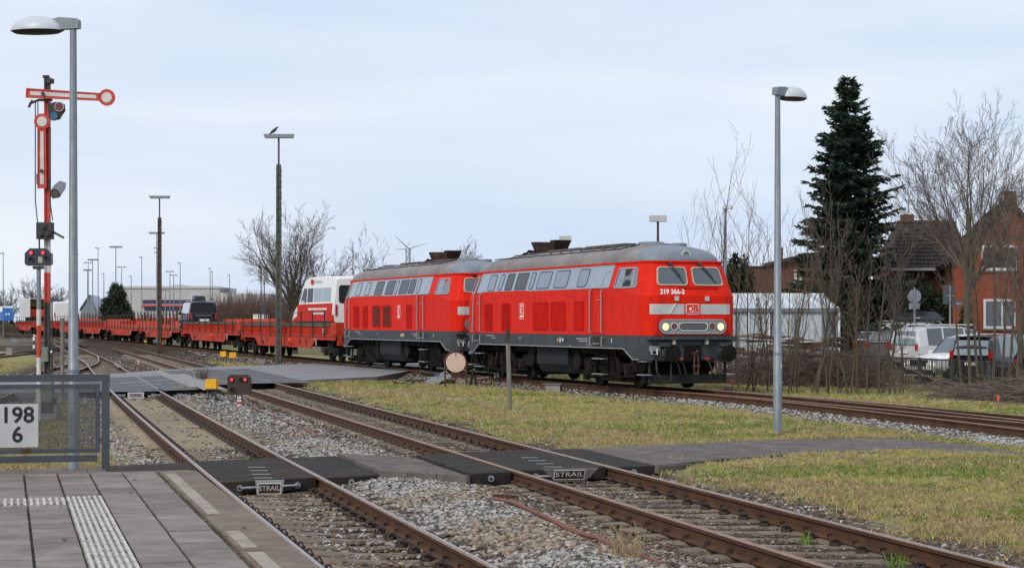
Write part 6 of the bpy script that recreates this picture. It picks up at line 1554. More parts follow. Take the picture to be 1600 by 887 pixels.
for s in (-.2, .2): quad(tw, [(-1.75, s - .12, 1.35), (-1.75, s + .12, 1.35), (-1.75, s + .12, 1.65), (-1.75, s - .12, 1.65)][::-1], 'white', 'white_mark', .02)
for x in (-1.1, 1.1):
    for s in (-1, 1): mb = MB(); mb.tube([(x, s * .6, .35), (x, s * .85, .35)], .35, 14); mb.build('wheel', 'tyre', tw, smooth=True)

# a second rake of red wagons standing behind
for k, (px, Y) in enumerate(((320, 205), (268, 225), (222, 245), (160, 268))):
    p = at(px, 502, Y); q = at(px - 60, 502, Y + 25); d = p - q
    if k == 0:
        rk = thing('loading_wagon', '', 'railway wagon', group='red wagons standing behind the train')
        mb = MB(); mb.box((0, 0, 1.9), (21, 2.6, 1.5)); mb.build('side_wall', 'wredl', rk)
        mb = MB(); mb.box((0, 0, 1.0), (21.4, 2.5, .3)); mb.build('deck', 'wred', rk)
        for u in np.arange(-10, 10.1, 2.0):
            mb = MB(); mb.box((u, -1.35, 2.1), (.22, .1, 2.6)); mb.build('stake', 'stake', rk)
            if abs(u) < 9 and int(u) % 4 == 0: mb = MB(); mb.box((u + 1, -1.32, 2.0), (.9, .06, .9)); mb.build('side_opening', 'woodd', rk)
        for u in (-8, -6, 6, 8):
            mb = MB(); mb.tube([(u, -.8, .45), (u, .8, .45)], .45, 12); mb.build('wheel', 'under', rk)
        o = rk
    else: o = dup(rk, (0, 0, 0), 0)
    o.location = (p.x, p.y, .0); o.rotation_euler = (0, 0, math.atan2(d.y, d.x))
    o['label'] = ['red wagon of the rear rake, behind the dark van', 'red wagon of the rear rake, behind the tall rusty lamp mast', 'red wagon of the rear rake, behind the right half of the pine bush', 'red wagon of the rear rake, farthest, right of the white delivery van'][k]

# parked cars behind the railings
SUV = [(-2.22, .55, .98, 1.30, .80, 'pil'), (-2.12, .40, 1.02, 1.60, .82, 'pil'), (-1.75, .34, 1.02, 1.70, .80, 'win'), (-1.05, .33, 1.01, 1.73, .80, 'pil'), (-.98, .33, 1.01, 1.73, .80, 'win'), (-.02, .33, 1.0, 1.72, .80, 'pil'), (.05, .33, 1.0, 1.71, .80, 'win'), (.62, .33, .99, 1.60, .80, 'screen'), (1.15, .33, .98, 1.06, .84, 'pil'), (1.85, .35, .88, .94, .84, 'pil'), (2.15, .40, .76, .82, .80, 'pil'), (2.25, .50, .66, .70, .74, 'pil')]
HB = [(-2.05, .50, .90, 1.10, .80, 'pil'), (-1.98, .36, .95, 1.30, .80, 'pil'), (-1.55, .30, .96, 1.46, .77, 'win'), (-.75, .29, .95, 1.50, .76, 'pil'), (-.68, .29, .95, 1.50, .76, 'win'), (.10, .29, .94, 1.48, .76, 'win'), (.55, .29, .93, 1.36, .77, 'screen'), (1.10, .30, .92, .98, .84, 'pil'), (1.75, .32, .80, .86, .84, 'pil'), (2.0, .36, .66, .72, .80, 'pil'), (2.1, .45, .58, .62, .74, 'pil')]
def parked(name, label, cat, st, W, m, px, Y, rz, **kw):
    p = at(px, 502, Y); return vehicle(name, label, cat, st, W, m, (p.x, p.y, kw.pop('z', .28)), rz, **kw)
G_ = 'cars parked behind the railings'
def rear_glass(t, xr, z0_, z1_, w_, dx, m='carglassl'):
    quad(t, [(xr, -w_, z0_), (xr, w_, z0_), (xr + dx, w_ * .9, z1_), (xr + dx, -w_ * .9, z1_)][::-1], m, 'rear_window', .012)
s1 = parked('parked_suv', 'silver SUV with upright red tail lamp parked behind the railings', 'car', SUV, 1.80, 'carsilver', 1486, 72, R(26), wheels=(-1.35, 1.35), tail=(.85, 1.08, .14, .03), group=G_, rails=True, glass='carglass')
rear_glass(s1, -2.255, 1.06, 1.56, .68, .11); plate(s1, -2.26, .78)
s2 = parked('parked_car', 'white car with dark kidney grille facing the railings', 'car', SUV, 1.86, 'carwhite', 1517, 67, R(204), wheels=(-1.4, 1.4), head=(.72, .84, .36, .16), group=G_, z=.02)
for s in (-.24, .24): mb = MB(); mb.box((2.24, s, .74), (.10, .42, .20)); mb.build('grille', 'dark', s2)
mb = MB(); mb.box((2.22, 0, .42), (.14, 1.5, .16)); mb.build('air_intake', 'dark', s2)
mb = MB(); mb.box((2.27, 0, .30), (.1, 1.6, .05)); mb.build('chrome_lip', 'ltgrey', s2); plate(s2, 2.31, .55)
s3 = parked('parked_car', 'black hatchback seen from behind with red lamps, beside the white car', 'car', SUV, 1.80, 'carblack', 1577, 64, R(42), wheels=(-1.35, 1.35), tail=(.95, 1.20, .13, .03), group=G_, glass='carglassl', z=.02)
rear_glass(s3, -2.255, 1.06, 1.56, .68, .11); mb = MB(); mb.box((-2.05, 0, 1.66), (.4, 1.2, .05)); mb.build('spoiler', 'carblack', s3); plate(s3, -2.26, .78)
s4 = parked('parked_suv', 'black estate car with pale roof edge at the right picture edge', 'car', SUV, 1.86, 'carblack', 1690, 61, R(35), wheels=(-1.4, 1.4), tail=(.75, .98, .22, .03), group=G_, rails=True, glass='carglassl', z=.02)
rear_glass(s4, -2.255, 1.06, 1.56, .68, .11)
s5 = parked('parked_car', 'brownish grey estate car left of the silver SUV', 'car', HB, 1.82, 'cargrey', 1433, 76, R(30), wheels=(-1.25, 1.3), tail=(.86, .98, .4, .03), group=G_, z=.36)
rear_glass(s5, -2.09, 1.0, 1.37, .64, .23, 'carglass')
s6 = parked('parked_car', 'dark car half hidden by saplings, leftmost of the parked cars', 'car', HB, 1.8, 'carblack', 1410, 80, R(34), wheels=(-1.25, 1.3), tail=(.80, 1.0, .3, .03), group=G_, glass='carglassl', z=.40)
rear_glass(s6, -2.09, 1.0, 1.37, .64, .23)
s7 = parked('parked_suv', 'silver car carrying the big black roof box, behind the silver SUV', 'car', SUV, 1.82, 'carsilver', 1440, 82, R(12), wheels=(-1.4, 1.4), group=G_, rails=True, z=.42)
p = at(1434, 502, 80); roofbox('long black roof box with pale badge above the parked silver SUV', (p.x, p.y - .1, HC - (503 - 502) / FPX * 80 + .03), R(4), 2.15, .9, .43)
s8 = parked('parked_van', 'white van roof rising behind the silver SUV and black hatchback', 'van', VAN, 1.98, 'vanwhite', 1570, 84, R(186), wheels=(-1.75, 1.95), group=G_, z=.28)
s8.scale = (1, 1, .74)
# ------------------------------------------------------------------ buildings
def window(par, fn, u0, u1, v0, v1, fw=.09, m='white', glass='carglass', bars=(), curtain=False):
    mb = MB(); mb.ring(rrect(u0, u1, v0, v1, .005, 1), rrect(u0 + fw, u1 - fw, v0 + fw, v1 - fw, .005, 1), fn, -.02, .06)
    for b in bars: mb.prism([(b - .03, v0 + fw), (b + .03, v0 + fw), (b + .03, v1 - fw), (b - .03, v1 - fw)], fn, -.02, .045)
    o = mb.build('window_frame', m, par)
    mb = MB(); mb.prism([(u0 + fw, v0 + fw), (u1 - fw, v0 + fw), (u1 - fw, v1 - fw), (u0 + fw, v1 - fw)], fn, -.01, .012); mb.build('pane', glass, o)
    mb = MB(); mb.prism([(u0 - .05, v0 - .07), (u1 + .05, v0 - .07), (u1 + .05, v0 - .005), (u0 - .05, v0 - .005)], fn, -.02, .10); mb.build('sill', 'conc', o)
    return o
def tiled_roof(par, a, b, c, d, nu, nv, m='tilesr'):
    # quad a-b (eave) to d-c (ridge), with rows of overlapping tiles
    a, b, c, d = map(Vector, (a, b, c, d)); nn = (b - a).cross(d - a).normalized()
    if nn.z < 0: nn = -nn
    mb = MB(); P = lambda u, v: a.lerp(b, u).lerp(d.lerp(c, u), v)
    for j in range(nv):
        for i in range(nu):
            u0, u1 = i / nu, (i + .93) / nu; v0, v1 = j / nv, (j + 1.12) / nv; jz = rnd.uniform(-.008, .012)
            q = [P(u0, v0) + nn * (.075 + jz), P(u1, v0) + nn * (.075 + jz), P(u1, min(1, v1)) + nn * (.02 + jz), P(u0, min(1, v1)) + nn * (.02 + jz)]
            mid = [P((u0 + u1) / 2, v0) + nn * (.115 + jz), P((u0 + u1) / 2, min(1, v1)) + nn * (.06 + jz)]
            mb.add(q + mid + [P(u0, v0), P(u1, v0)], [(0, 4, 5, 3), (4, 1, 2, 5), (6, 7, 1, 4, 0)])
    o = mb.build('roof_tiles', m, par, kind='stuff')
    s = MB(); s.add([a - nn * .1, b - nn * .1, c - nn * .1, d - nn * .1, a, b, c, d], [(0, 1, 2, 3), (4, 5, 6, 7), (0, 1, 5, 4), (1, 2, 6, 5), (2, 3, 7, 6), (3, 0, 4, 7)]); s.build('roof_deck', 'woodd', par)
    return o
# red brick gable house at the right
Yh = 82.; k = Yh / FPX; o_ = at(1575, 502, Yh)
zh = lambda py: HC - (py - HY) * k
h1 = thing('brick_house', 'red brick gable house with two white framed windows at the right edge', 'house', (o_.x, Yh, 0), R(-9))
X_ = lambda px: (px - 1575) * k * 1.012
fn = lambda u, v, q: (u, -q, v)
mb = MB(); el, er = X_(1492), X_(1660); rg = zh(318); ev = zh(402)
mb.prism([(el, -.1), (er, -.1), (er, ev), (0, rg), (el, ev)], lambda u, v, q: (u, q, v), 0, .3); w1 = mb.build('gable_wall', 'brickr', h1)
mb = MB(); mb.box((el + .15, 4.6, ev / 2 - .05), (.3, 8.6, ev)); mb.box((er - .15, 4.6, ev / 2 - .05), (.3, 8.6, ev)); mb.build('side_wall', 'brickr', h1)
window(w1, fn, X_(1535), X_(1588), zh(422), zh(383), .10, 'white', 'dark'); wd_ = window(w1, fn, X_(1538), X_(1586), zh(513), zh(467), .10, 'white', 'carglass', bars=(X_(1566),))
tiled_roof(h1, (el - .4, -.35, ev - .35), (el - .4, 9, ev - .35), (0, 9, rg + .12), (0, -.35, rg + .12), 26, 16); tiled_roof(h1, (er + .4, 9, ev - .35), (er + .4, -.35, ev - .35), (0, -.35, rg + .14), (0, 9, rg + .14), 26, 16)
for s, ex in ((-1, el - .4), (1, er + .4)):
    mb = MB(); mb.bar((ex, -.32, ev - .38), (0, -.32, rg + .08), .06, .2, up=(0, 1, 0)); mb.build('verge_board', 'woodd', h1)
mb = MB(); mb.box((.6, 5, rg + .35), (.5, .6, 1.0)); mb.build('chimney', 'brickb', h1)
mb = MB()
pl_ = at(1496, 476.5, Yh - .4); 
# darker house to its left with a tiled roof facing the track
Y2 = 88.; k2 = Y2 / FPX; o2 = at(1455, 502, Y2); z2_ = lambda py: HC - (py - HY) * k2; x2_ = lambda px: (px - 1455) * k2
h2 = thing('brick_house', 'dark brick house with big tiled roof left of the gable house', 'house', (o2.x, Y2, 0), R(-4))
mb = MB(); mb.box((0, 4, z2_(418) / 2), (x2_(1515) - x2_(1398), 8, z2_(418))); w2 = mb.build('wall', 'brickb', h2)
L0, R0, L1, R1 = x2_(1391), x2_(1520), x2_(1420), x2_(1512)
tiled_roof(h2, (L0, -.5, z2_(420)), (R0, -.5, z2_(420)), (R1, 4, z2_(338)), (L1, 4, z2_(338)), 22, 13)
s = MB(); s.add([(L0, -.5, z2_(420)), (L1, 4, z2_(338)), (L0, 8.5, z2_(420))], [(0, 1, 2)]); s.add([(R0, -.5, z2_(420)), (R1, 4, z2_(338)), (R0, 8.5, z2_(420))], [(2, 1, 0)]); s.add([(L0, 8.5, z2_(420)), (L1, 4, z2_(338)), (R1, 4, z2_(338)), (R0, 8.5, z2_(420))], [(0, 1, 2, 3)]); s.build('roof_back', 'tilesr', h2)
mb = MB(); mb.box(((L0 + R0) / 2, -.55, z2_(421)), (R0 - L0, .12, .12)); mb.build('eaves_gutter', 'ltgrey', h2)
mb = MB(); mb.box((x2_(1436), 4, z2_(336)), (.6, .5, .5)); mb.build('chimney', 'brickb', h2)
window(h2, lambda u, v, q: (u, -q, v), x2_(1446), x2_(1458), z2_(489), z2_(478), .06, 'white', 'dark')
mb = MB(); mb.prism([(x2_(1478), z2_(438)), (x2_(1495), z2_(438)), (x2_(1495), z2_(390)), (x2_(1478), z2_(405))], lambda u, v, q: (u, -.4 - q, v), 0, .1); mb.build('dormer_face', 'brickb', h2)
# brown brick house behind the greenhouse
Y3 = 108.; k3 = Y3 / FPX; o3 = at(1215, 502, Y3); z3_ = lambda py: HC - (py - HY) * k3; x3_ = lambda px: (px - 1215) * k3
h3 = thing('brick_house', 'brown brick building with low sloping roof behind the glazed shed', 'house', (o3.x, Y3, 0), 0)
mb = MB(); mb.prism([(x3_(1163), -.2), (x3_(1345), -.2), (x3_(1345), z3_(395)), (x3_(1258), z3_(398)), (x3_(1195), z3_(416)), (x3_(1163), z3_(417))], lambda u, v, q: (u, q, v), 0, 7); w3 = mb.build('wall', 'brickb', h3)
mb = MB(); mb.bar((x3_(1192), -.3, z3_(414.5)), (x3_(1258), -.3, z3_(398.5)), .2, .22, up=(0, 1, 0)); mb.bar((x3_(1258), -.3, z3_(398.5)), (x3_(1350), -.3, z3_(392)), .2, .22, up=(0, 1, 0)); mb.build('verge_board', 'sigdark', h3)
mb = MB(); mb.add([(x3_(1190), -.4, z3_(414)), (x3_(1259), -.4, z3_(397.5)), (x3_(1259), 7.3, z3_(397.5)), (x3_(1190), 7.3, z3_(414))], [(0, 1, 2, 3)]); mb.add([(x3_(1160), -.2, z3_(416)), (x3_(1195), -.2, z3_(415.5)), (x3_(1195), 7.3, z3_(413)), (x3_(1160), 7.3, z3_(413))], [(0, 1, 2, 3)]); mb.build('roof', 'metalroof', h3)
for (a, b) in ((1241, 1244.5), (1249, 1252)): window(w3, lambda u, v, q: (u, -q, v), x3_(a), x3_(b), z3_(441), z3_(422), .03, 'white', 'ltgrey')
mb = MB(); mb.box((x3_(1226), 2, z3_(397)), (.35, .35, .9)); mb.build('chimney', 'brickb', h3)
# glazed white shed
Y4 = 72.; k4 = Y4 / FPX; o4 = at(1230, 502, Y4); z4 = lambda py: HC - (py - HY) * k4; x4 = lambda px: (px - 1230) * k4
gh = thing('glazed_shed', 'white framed glazed shed with sloping glass roof behind the fence', 'shed', (o4.x, Y4, 0), 0)
xa, xb = x4(1140), x4(1312); zt, ze = z4(459), z4(483)
mb = MB(); mb.add([(xa, 0, ze), (xb, 0, ze), (x4(1302), 2.2, zt), (xa, 2.2, zt)], [(0, 1, 2, 3)]); mb.add([(xa, 0, ze - .02), (xb, 0, ze - .02), (x4(1302), 2.2, zt - .02), (xa, 2.2, zt - .02)], [(3, 2, 1, 0)]); mb.build('roof_glazing', 'glassw', gh)
mb = MB(); mb.box(((xa + x4(1302)) / 2, 2.2, zt), (x4(1302) - xa, .1, .12)); mb.build('ridge', 'white', gh)
mb = MB(); mb.box(((xa + xb) / 2, -.03, ze - .03), (xb - xa, .12, .14)); mb.build('eaves_beam', 'galv', gh)
for px in (1148, 1172, 1196, 1220, 1244, 1268, 1290, 1311):
    mb = MB(); mb.bar((x4(px), .0, ze + .02), (x4(px) - .55, 2.2, zt + .03), .05, .07); mb.build('rafter', 'white', gh)
for a, b, m in ((1140, 1152, 'glassw'), (1153, 1168, 'glassw'), (1171, 1200, 'glassw'), (1203, 1216, 'galv'), (1219, 1241, 'glassw'), (1244, 1284, 'glassw'), (1292, 1311, 'galv')):
    mb = MB(); mb.box(((x4(a) + x4(b)) / 2, .04, ze / 2 - .05), (x4(b) - x4(a), .03, ze - .12)); mb.build('wall_pane', m, gh)
for px in (1141, 1152.5, 1169.5, 1201.5, 1217.5, 1242.5, 1287, 1311):
    mb = MB(); mb.box((x4(px), -.0, ze / 2), (.07, .10, ze)); mb.build('wall_post', 'galv' if px in (1242.5, 1287, 1152.5) else 'white', gh)
mb = MB(); mb.box(((xa + xb) / 2, 2.2, ze / 2), (xb - xa, .06, ze + .4)); mb.build('back_wall', 'vanwhite', gh)
# timber and log piles in front of it
def heap(px, py, Y, wd_, label, n, mats, lmin=.5, lmax=2.2, th=.1, hh=.5, cat='wood pile', name='timber_pile', zb=0):
    p = at(px, py, Y); t = thing(name, label, cat, (p.x, Y, zb))
    for q in range(n):
        L_ = rnd.uniform(lmin, lmax); a = rnd.uniform(-.25, .25); z = rnd.uniform(.05, hh); x = rnd.uniform(-wd_ / 2, wd_ / 2); y = rnd.uniform(-.6, .6)
        mb = MB(); mb.tube([(-L_ / 2, 0, 0), (L_ / 2, 0, rnd.uniform(-.08, .08))], th * rnd.uniform(.5, 1), 6); o = mb.build('timber', rnd.choice(mats), t); o.location = (x, y, z); o.rotation_euler = (0, 0, a)
    return t
heap(1172, 520, 70, 1.6, 'pile of brown logs against the glazed shed, left pile', 22, ['woodd', 'brown', 'wood'], .5, 1.6, .1, 1.75)
heap(1250, 520, 69.5, 2.6, 'pile of brown logs against the glazed shed, right pile', 34, ['woodd', 'brown', 'wood'], .5, 1.6, .1, 1.75)
for (x0, y0_, x1, y1_, lb_) in ((1158, 528.5, 1205, 531, 'upper pale plank on the left log pile'), (1155, 542, 1212, 536, 'lower pale plank leaning before the left log pile'), (1218, 531, 1234, 528, 'short pale plank on the right log pile'), (1252, 534, 1272, 533, 'pale plank on top of the right log pile')):
    a, b = at(x0, y0_, 68), at(x1, y1_, 68.2); mb = MB(); mb.bar(a, b, .3, .05); tag(mb.build('plank', 'ltgrey'), lb_, 'plank')
# traffic signs seen from behind
def roadsign(px, Y, shape, label, ptop, zb=0):
    p = at(px, 502, Y); k = Y / FPX; t = thing('traffic_sign', label, 'traffic sign', (p.x, Y, zb))
    mb = MB(); mb.tube([(0, 0, 0), (0, 0, HC - (ptop - HY) * k)], .035, 8); mb.build('post', 'galv', t, smooth=True)
    zz = lambda py: HC - (py - HY) * k
    if shape == 'round':
        mb = MB(); mb.disc((0, .05, zz(462.5)), (0, 1, 0), .27, .02, 28); mb.build('disc_back', 'galv', t); mb = MB(); mb.box((0, .05, zz(478)), (.42, .02, .24)); mb.build('plate_back', 'galv', t)
        mb = MB(); mb.box((.08, .03, zz(461)), (.3, .02, .03)); mb.build('clamp', 'alu', t)
    else:
        mb = MB(); mb.box((-.05, .05, zz(460)), (.42, .02, .72)); mb.build('plate_back', 'fence', t); mb = MB(); mb.box((.0, .03, zz(462)), (.3, .02, .03)); mb.build('clamp', 'alu', t)
    return t
roadsign(1429, 74, 'round', 'round grey traffic sign seen from behind above the roof box', 449); roadsign(1484.5, 72, 'rect', 'rectangular traffic sign seen from behind left of the red gable house', 447)
p = at(1497, 474, Yh - .55); mb = MB(); mb.box((0, 0, 0), (.36, .03, .16)); o = mb.build('street_name_plate', 'bluep'); o.location = p; tag(o, 'small blue street name plate on the red gable house corner', 'sign')
mb = MB(); 
for q in range(6): mb.box((-.12 + q * .048, -.018, 0), (.03, .006, .06))
mb.build('small_print', 'ltgrey', o)
# factory hall, gabled shed, silo far away
Y5 = 520.; k5 = Y5 / FPX; z5 = lambda py: HC - (py - HY) * k5; o5 = at(275, 502, Y5); x5 = lambda px: (px - 275) * k5
fh = thing('factory_hall', 'long pale factory hall with blue window band and red canopy', 'factory', (o5.x, Y5, -.5))
mb = MB(); mb.box(((x5(190) + x5(345)) / 2, 15, (z5(448) + .5) / 2), (x5(345) - x5(190), 30, z5(448) + .5)); mb.build('hall', 'facade', fh)
mb = MB(); mb.prism([(x5(262), z5(448)), (x5(268), z5(444.5)), (x5(280), z5(444)), (x5(298), z5(447.5)), (x5(299), z5(448))], lambda u, v, q: (u, q, v + .5), 3, 20); mb.build('roof_monitor', 'facade', fh)
mb = MB(); mb.box(((x5(345) + x5(415)) / 2, 18, (z5(458) + .5) / 2), (x5(415) - x5(345), 24, z5(458) + .5)); mb.build('annexe', 'facade', fh)
for a in np.arange(223, 300, 6.5):
    mb = MB(); mb.box((x5(a + 3.1), -.1, z5(471) + .5), (6.0 * k5, .3, 5.5 * k5)); mb.build('window', 'bluewin', fh)
mb = MB(); mb.box(((x5(222) + x5(300)) / 2, -.6, z5(477) + .5), (x5(300) - x5(222), 1.6, 2.8 * k5)); mb.build('canopy', 'pred', fh)
mb = MB(); mb.box(((x5(226) + x5(300)) / 2, -.05, z5(482) + .5), (x5(300) - x5(226), .3, 6 * k5)); mb.build('gate', 'bluewin', fh)
mb = MB(); mb.box((x5(189), .2, z5(447.5) + .5), (.1, .1, .1)); mb.box(((x5(190) + x5(345)) / 2, -.1, z5(448) + .4), (x5(345) - x5(190), .4, .6)); mb.build('parapet', 'ltgrey', fh)
p = at(351, 502, 500); t = thing('silo', 'small white round silo with dark cap right of the factory hall', 'silo', (p.x, 500, -.5)); kq = 500 / FPX
mb = MB(); mb.tube([(0, 0, 0), (0, 0, 2.7 + 46 * kq)], 1.0, 14); mb.build('cylinder', 'white', t, smooth=True); mb = MB(); mb.tube([(0, 0, 2.7 + 46 * kq), (0, 0, 2.7 + 52 * kq)], [1.35, 1.5], 14); mb.build('cap', 'galv', t, smooth=True)
Y6 = 330.; k6 = Y6 / FPX; o6 = at(138, 502, Y6); z6 = lambda py: HC - (py - HY) * k6; x6 = lambda px: (px - 138) * k6
sh = thing('gabled_shed', 'shed with grey blue metal roof left of the round pine bush', 'shed', (o6.x, Y6, -.5))
mb = MB(); mb.prism([(x6(127), 0), (x6(149), 0), (x6(149), z6(481) + .5), (x6(140), z6(460.5) + .5), (x6(127), z6(481) + .5)], lambda u, v, q: (u, q, v), 0, 1); mb.build('gable_wall', 'galv', sh)
rl = MB(); rl.add([(x6(127) - .3, -.3, z6(484) + .5), (x6(140), -.3, z6(460) + .5), (x6(112), 22, z6(460) + .5), (x6(92), 22, z6(484) + .5)], [(0, 1, 2, 3)]); rl.add([(x6(149) + .3, -.3, z6(484) + .5), (x6(140), -.3, z6(460) + .5), (x6(112), 22, z6(460) + .5), (x6(130), 22, z6(484) + .5)], [(3, 2, 1, 0)])
rl.build('roof', 'metalroof', sh)
for q in range(9):
    f_ = q / 8; a = Vector((x6(127) - .3, -.3, z6(484) + .52)).lerp(Vector((x6(92), 22, z6(484) + .52)), f_); b = Vector((x6(140), -.3, z6(460) + .52)).lerp(Vector((x6(112), 22, z6(460) + .52)), f_)
    mb = MB(); mb.bar(a, b, .08, .08); mb.build('roof_seam', 'galv', sh)
mb = MB(); mb.box((x6(110), 8, (z6(484) + .5) / 2), (x6(128) - x6(92), 14, z6(484) + .5)); mb.build('wall', 'white', sh)
p = at(68, 502, 340); bl_ = thing('long_building', 'low brown building with a row of pale panels behind the lorry', 'building', (p.x, 340, -.5)); kb = 340 / FPX
mb = MB(); mb.box((0, 5, (18 * kb + 2.7) / 2), (42 * kb, 10, 18 * kb + 2.7)); mb.build('wall', 'brickb', bl_)
for q in range(7): mb = MB(); mb.box(((q - 3) * 5.6 * kb, -.1, 2.7 + 14.5 * kb), (4.2 * kb, .2, 4.5 * kb)); mb.build('pale_panel', 'facade', bl_)
p = at(407, 502, 165); mb = MB(); kq = 165 / FPX; mb.box((0, 0, 1.6), (17 * kq, 2.5, 3.0)); mb.box((0, 0, 3.15), (17.6 * kq, 2.6, .12)); mb.box((2 * kq, -1.27, 1.5), (.05, .04, 2.6)); o = mb.build('white_cabin', 'vanwhite'); o.location = (p.x, 165, -.4); tag(o, 'white equipment cabin at the foot of the phone mast', 'cabin')

# ------------------------------------------------------------------ railings along the car park
FPL = [Vector((10.2, 85, 0)), Vector((13.0, 70.5, 0)), Vector((15.6, 57, 0)), Vector((17.6, 48, 0))]
rl = thing('railing_fence', 'dark bar railing along the car park behind the brush', 'fence', (0, 0, 0))
tot = sum((FPL[i + 1] - FPL[i]).length for i in range(3))
mb = MB(); mb.box((0, 0, .45), (.024, .024, .98)); pkm = mb.build('picket', 'sigdark', rl); used = False
for i in range(3):
    ra, rb = FPL[i], FPL[i + 1]; dv = rb - ra; n = int(270 * dv.length / tot); ang = math.atan2(dv.y, dv.x)
    for q in range(n):
        o = pkm if not used else link('picket', pkm.data, rl); used = True; o.location = ra + dv * ((q + .5) / n); o.rotation_euler = (rnd.uniform(-.02, .02), rnd.uniform(-.02, .02), ang)
    for z in (.92, .12):
        mb = MB(); mb.bar(ra + Vector((0, 0, z)), rb + Vector((0, 0, z)), .035, .05); mb.build('rail', 'sigdark', rl)
    for q in range(5):
        mb = MB(); mb.box((0, 0, .45), (.09, .09, 1.04)); o = mb.build('post', 'fence', rl); o.location = ra + dv * (q / 5); o.rotation_euler = (0, 0, ang)
# worn plank fence behind the dense brush
pf2 = thing('plank_fence', 'dark weathered plank fence behind the brush, right of the engine', 'fence', (0, 0, 0))
a, b = Vector((9.6, 84, 0)), Vector((12.5, 69.5, 0)); n = 100; dv2 = b - a; ang = math.atan2(dv2.y, dv2.x)
mb = MB(); mb.box((0, 0, .55), (.10, .025, 1.1)); pk = mb.build('plank', 'woodd', pf2)
for i in range(n):
    o = pk if i == 0 else link('plank', pk.data, pf2); o.location = a + dv2 * ((i + .5) / n) + Vector((0, 0, rnd.uniform(-.06, .04))); o.rotation_euler = (0, rnd.uniform(-.03, .03), ang)
mb = MB(); mb.bar(a + Vector((0, .05, .85)), b + Vector((0, .05, .85)), .05, .08); mb.build('rail', 'woodd', pf2)

# ------------------------------------------------------------------ trees
class Tree:
    def __init__(s, seed): s.r = random.Random(seed); s.lv = [MB(), MB()]
    def branch(s, p, d, L_, r0, lev, P):
        r = s.r; nseg = P['seg'][lev]; pts = [p]; rs = [r0]; q = p.copy(); dd = d.copy(); kids = []
        for i in range(nseg):
            dd = (dd + Vector((r.gauss(0, 1), r.gauss(0, 1), r.gauss(0, 1))) * P['wig'][lev] + Vector((0, 0, P['up'][lev]))).normalized()
            q = q + dd * (L_ / nseg); pts.append(q.copy()); rs.append(max(P['rmin'], r0 * (1 - (i + 1) / nseg * P['tap'][lev]))); kids.append(dd.copy())
        s.lv[0 if lev < P['tl'] else 1].tube(pts, rs, P['n'][lev], 0, cap=False)
        if lev + 1 < len(P['seg']):
            k = P['kids'][lev]; k = int(k * r.uniform(.8, 1.2) + .5)
            for j in range(k):
                f = P['st'][lev] + (1 - P['st'][lev]) * (j + r.random()) / k; f = min(.999, f); i = min(nseg - 1, int(f * nseg)); fr = f * nseg - i
                b = pts[i].lerp(pts[i + 1], fr); dr = kids[i]
                az = r.uniform(0, 2 * PI); side_ = dr.orthogonal().normalized(); side_ = Matrix.Rotation(az, 3, dr) @ side_
                a = P['ang'][lev] * r.uniform(.7, 1.3); nd = (dr * math.cos(a) + side_ * math.sin(a)).normalized()
                s.branch(b, nd, L_ * P['len'][lev] * r.uniform(.65, 1.15) * (1 - .45 * f * P.get('con', 1)), max(P['rmin'], rs[i] * P['rk'][lev]), lev + 1, P)
    def done(s, name, label, loc, mats, group=None, rz=0):
        t = thing(name, label, P_CAT.get(name, 'tree'), loc, rz, group)
        if s.lv[0].v: s.lv[0].build('trunk', mats[0], t, smooth=True)
        if s.lv[1].v: s.lv[1].build('crown', mats[1], t, smooth=True)
        return t
P_CAT = {'sapling': 'sapling', 'bare_shrub': 'shrub'}
def broad(H, dens=1., fork=.25, up=.10, rmin=.008, ang=.6, r0=None):
    return dict(seg=[6, 6, 5, 3], wig=[.05, .08, .12, .2], up=[.05, up, up * .7, .05], tap=[.88, .88, .85, .7], n=[7, 5, 3, 3], kids=[int(9 * dens), int(10 * dens), int(9 * dens)], st=[fork, .18, .1], ang=[ang, .5, .55], len=[.70, .46, .42], rk=[.5, .45, .5], rmin=rmin, tl=1, con=1.0)
# crowned trees: a clear trunk, long limbs that fan out, fine twigs
def crowned(seed, H, name, label, loc, mats, group, r0=.2, fork=.42, limbs=12, ang=.62, dens=1., rmin=.007, tr=.5, lean=0., ll=1.25):
    T = Tree(seed)
    P = dict(seg=[5, 8, 6, 4, 2], wig=[.03, .07, .10, .14, .15], up=[.03, .055, .05, .03, .02], tap=[.55, .9, .85, .8, .6], n=[8, 5, 3, 3, 3], kids=[limbs, int(10 * dens), int(7 * dens), int(4 * dens)], st=[fork, .18, .15, .1], ang=[ang, .52, .5, .5], len=[ll, .50, .46, .5], rk=[.55, .42, .5, .6], rmin=rmin, tl=1, con=.6)
    T.branch(Vector((0, 0, -.2)), Vector((lean, 0, 1)).normalized(), H * tr, r0, 0, P)
    return T.done(name, label, loc, mats, group)
def base(px, Y, zb=-.2): p = at(px, 502, Y); return Vector((p.x, Y, zb))
kt = lambda py, Y: HC - (py - HY) * Y / FPX
G1 = 'bare trees behind the railway'
crowned(11, kt(318, 128), 'bare_tree', 'largest bare tree behind the first wagon, left of the white minibus', base(461, 128), ('bark', 'twig'), G1, .24, .38, 15, .60)
crowned(12, kt(352, 134) * .95, 'bare_tree', 'lower bare tree directly behind the roof of the white minibus', base(505, 134), ('bark', 'twig'), G1, .15, .35, 11, .65)
crowned(13, kt(362, 135) * .95, 'bare_tree', 'slender bare tree between thin mast and wind turbines', base(590, 135), ('bark', 'twig'), G1, .13, .30, 10, .42, .85)
crowned(14, kt(362, 150) * .92, 'bare_tree', 'bare tree behind the exhausts of the second engine', base(702, 150), ('bark', 'twigl'), G1, .15, .34, 17, .62, 1.3)
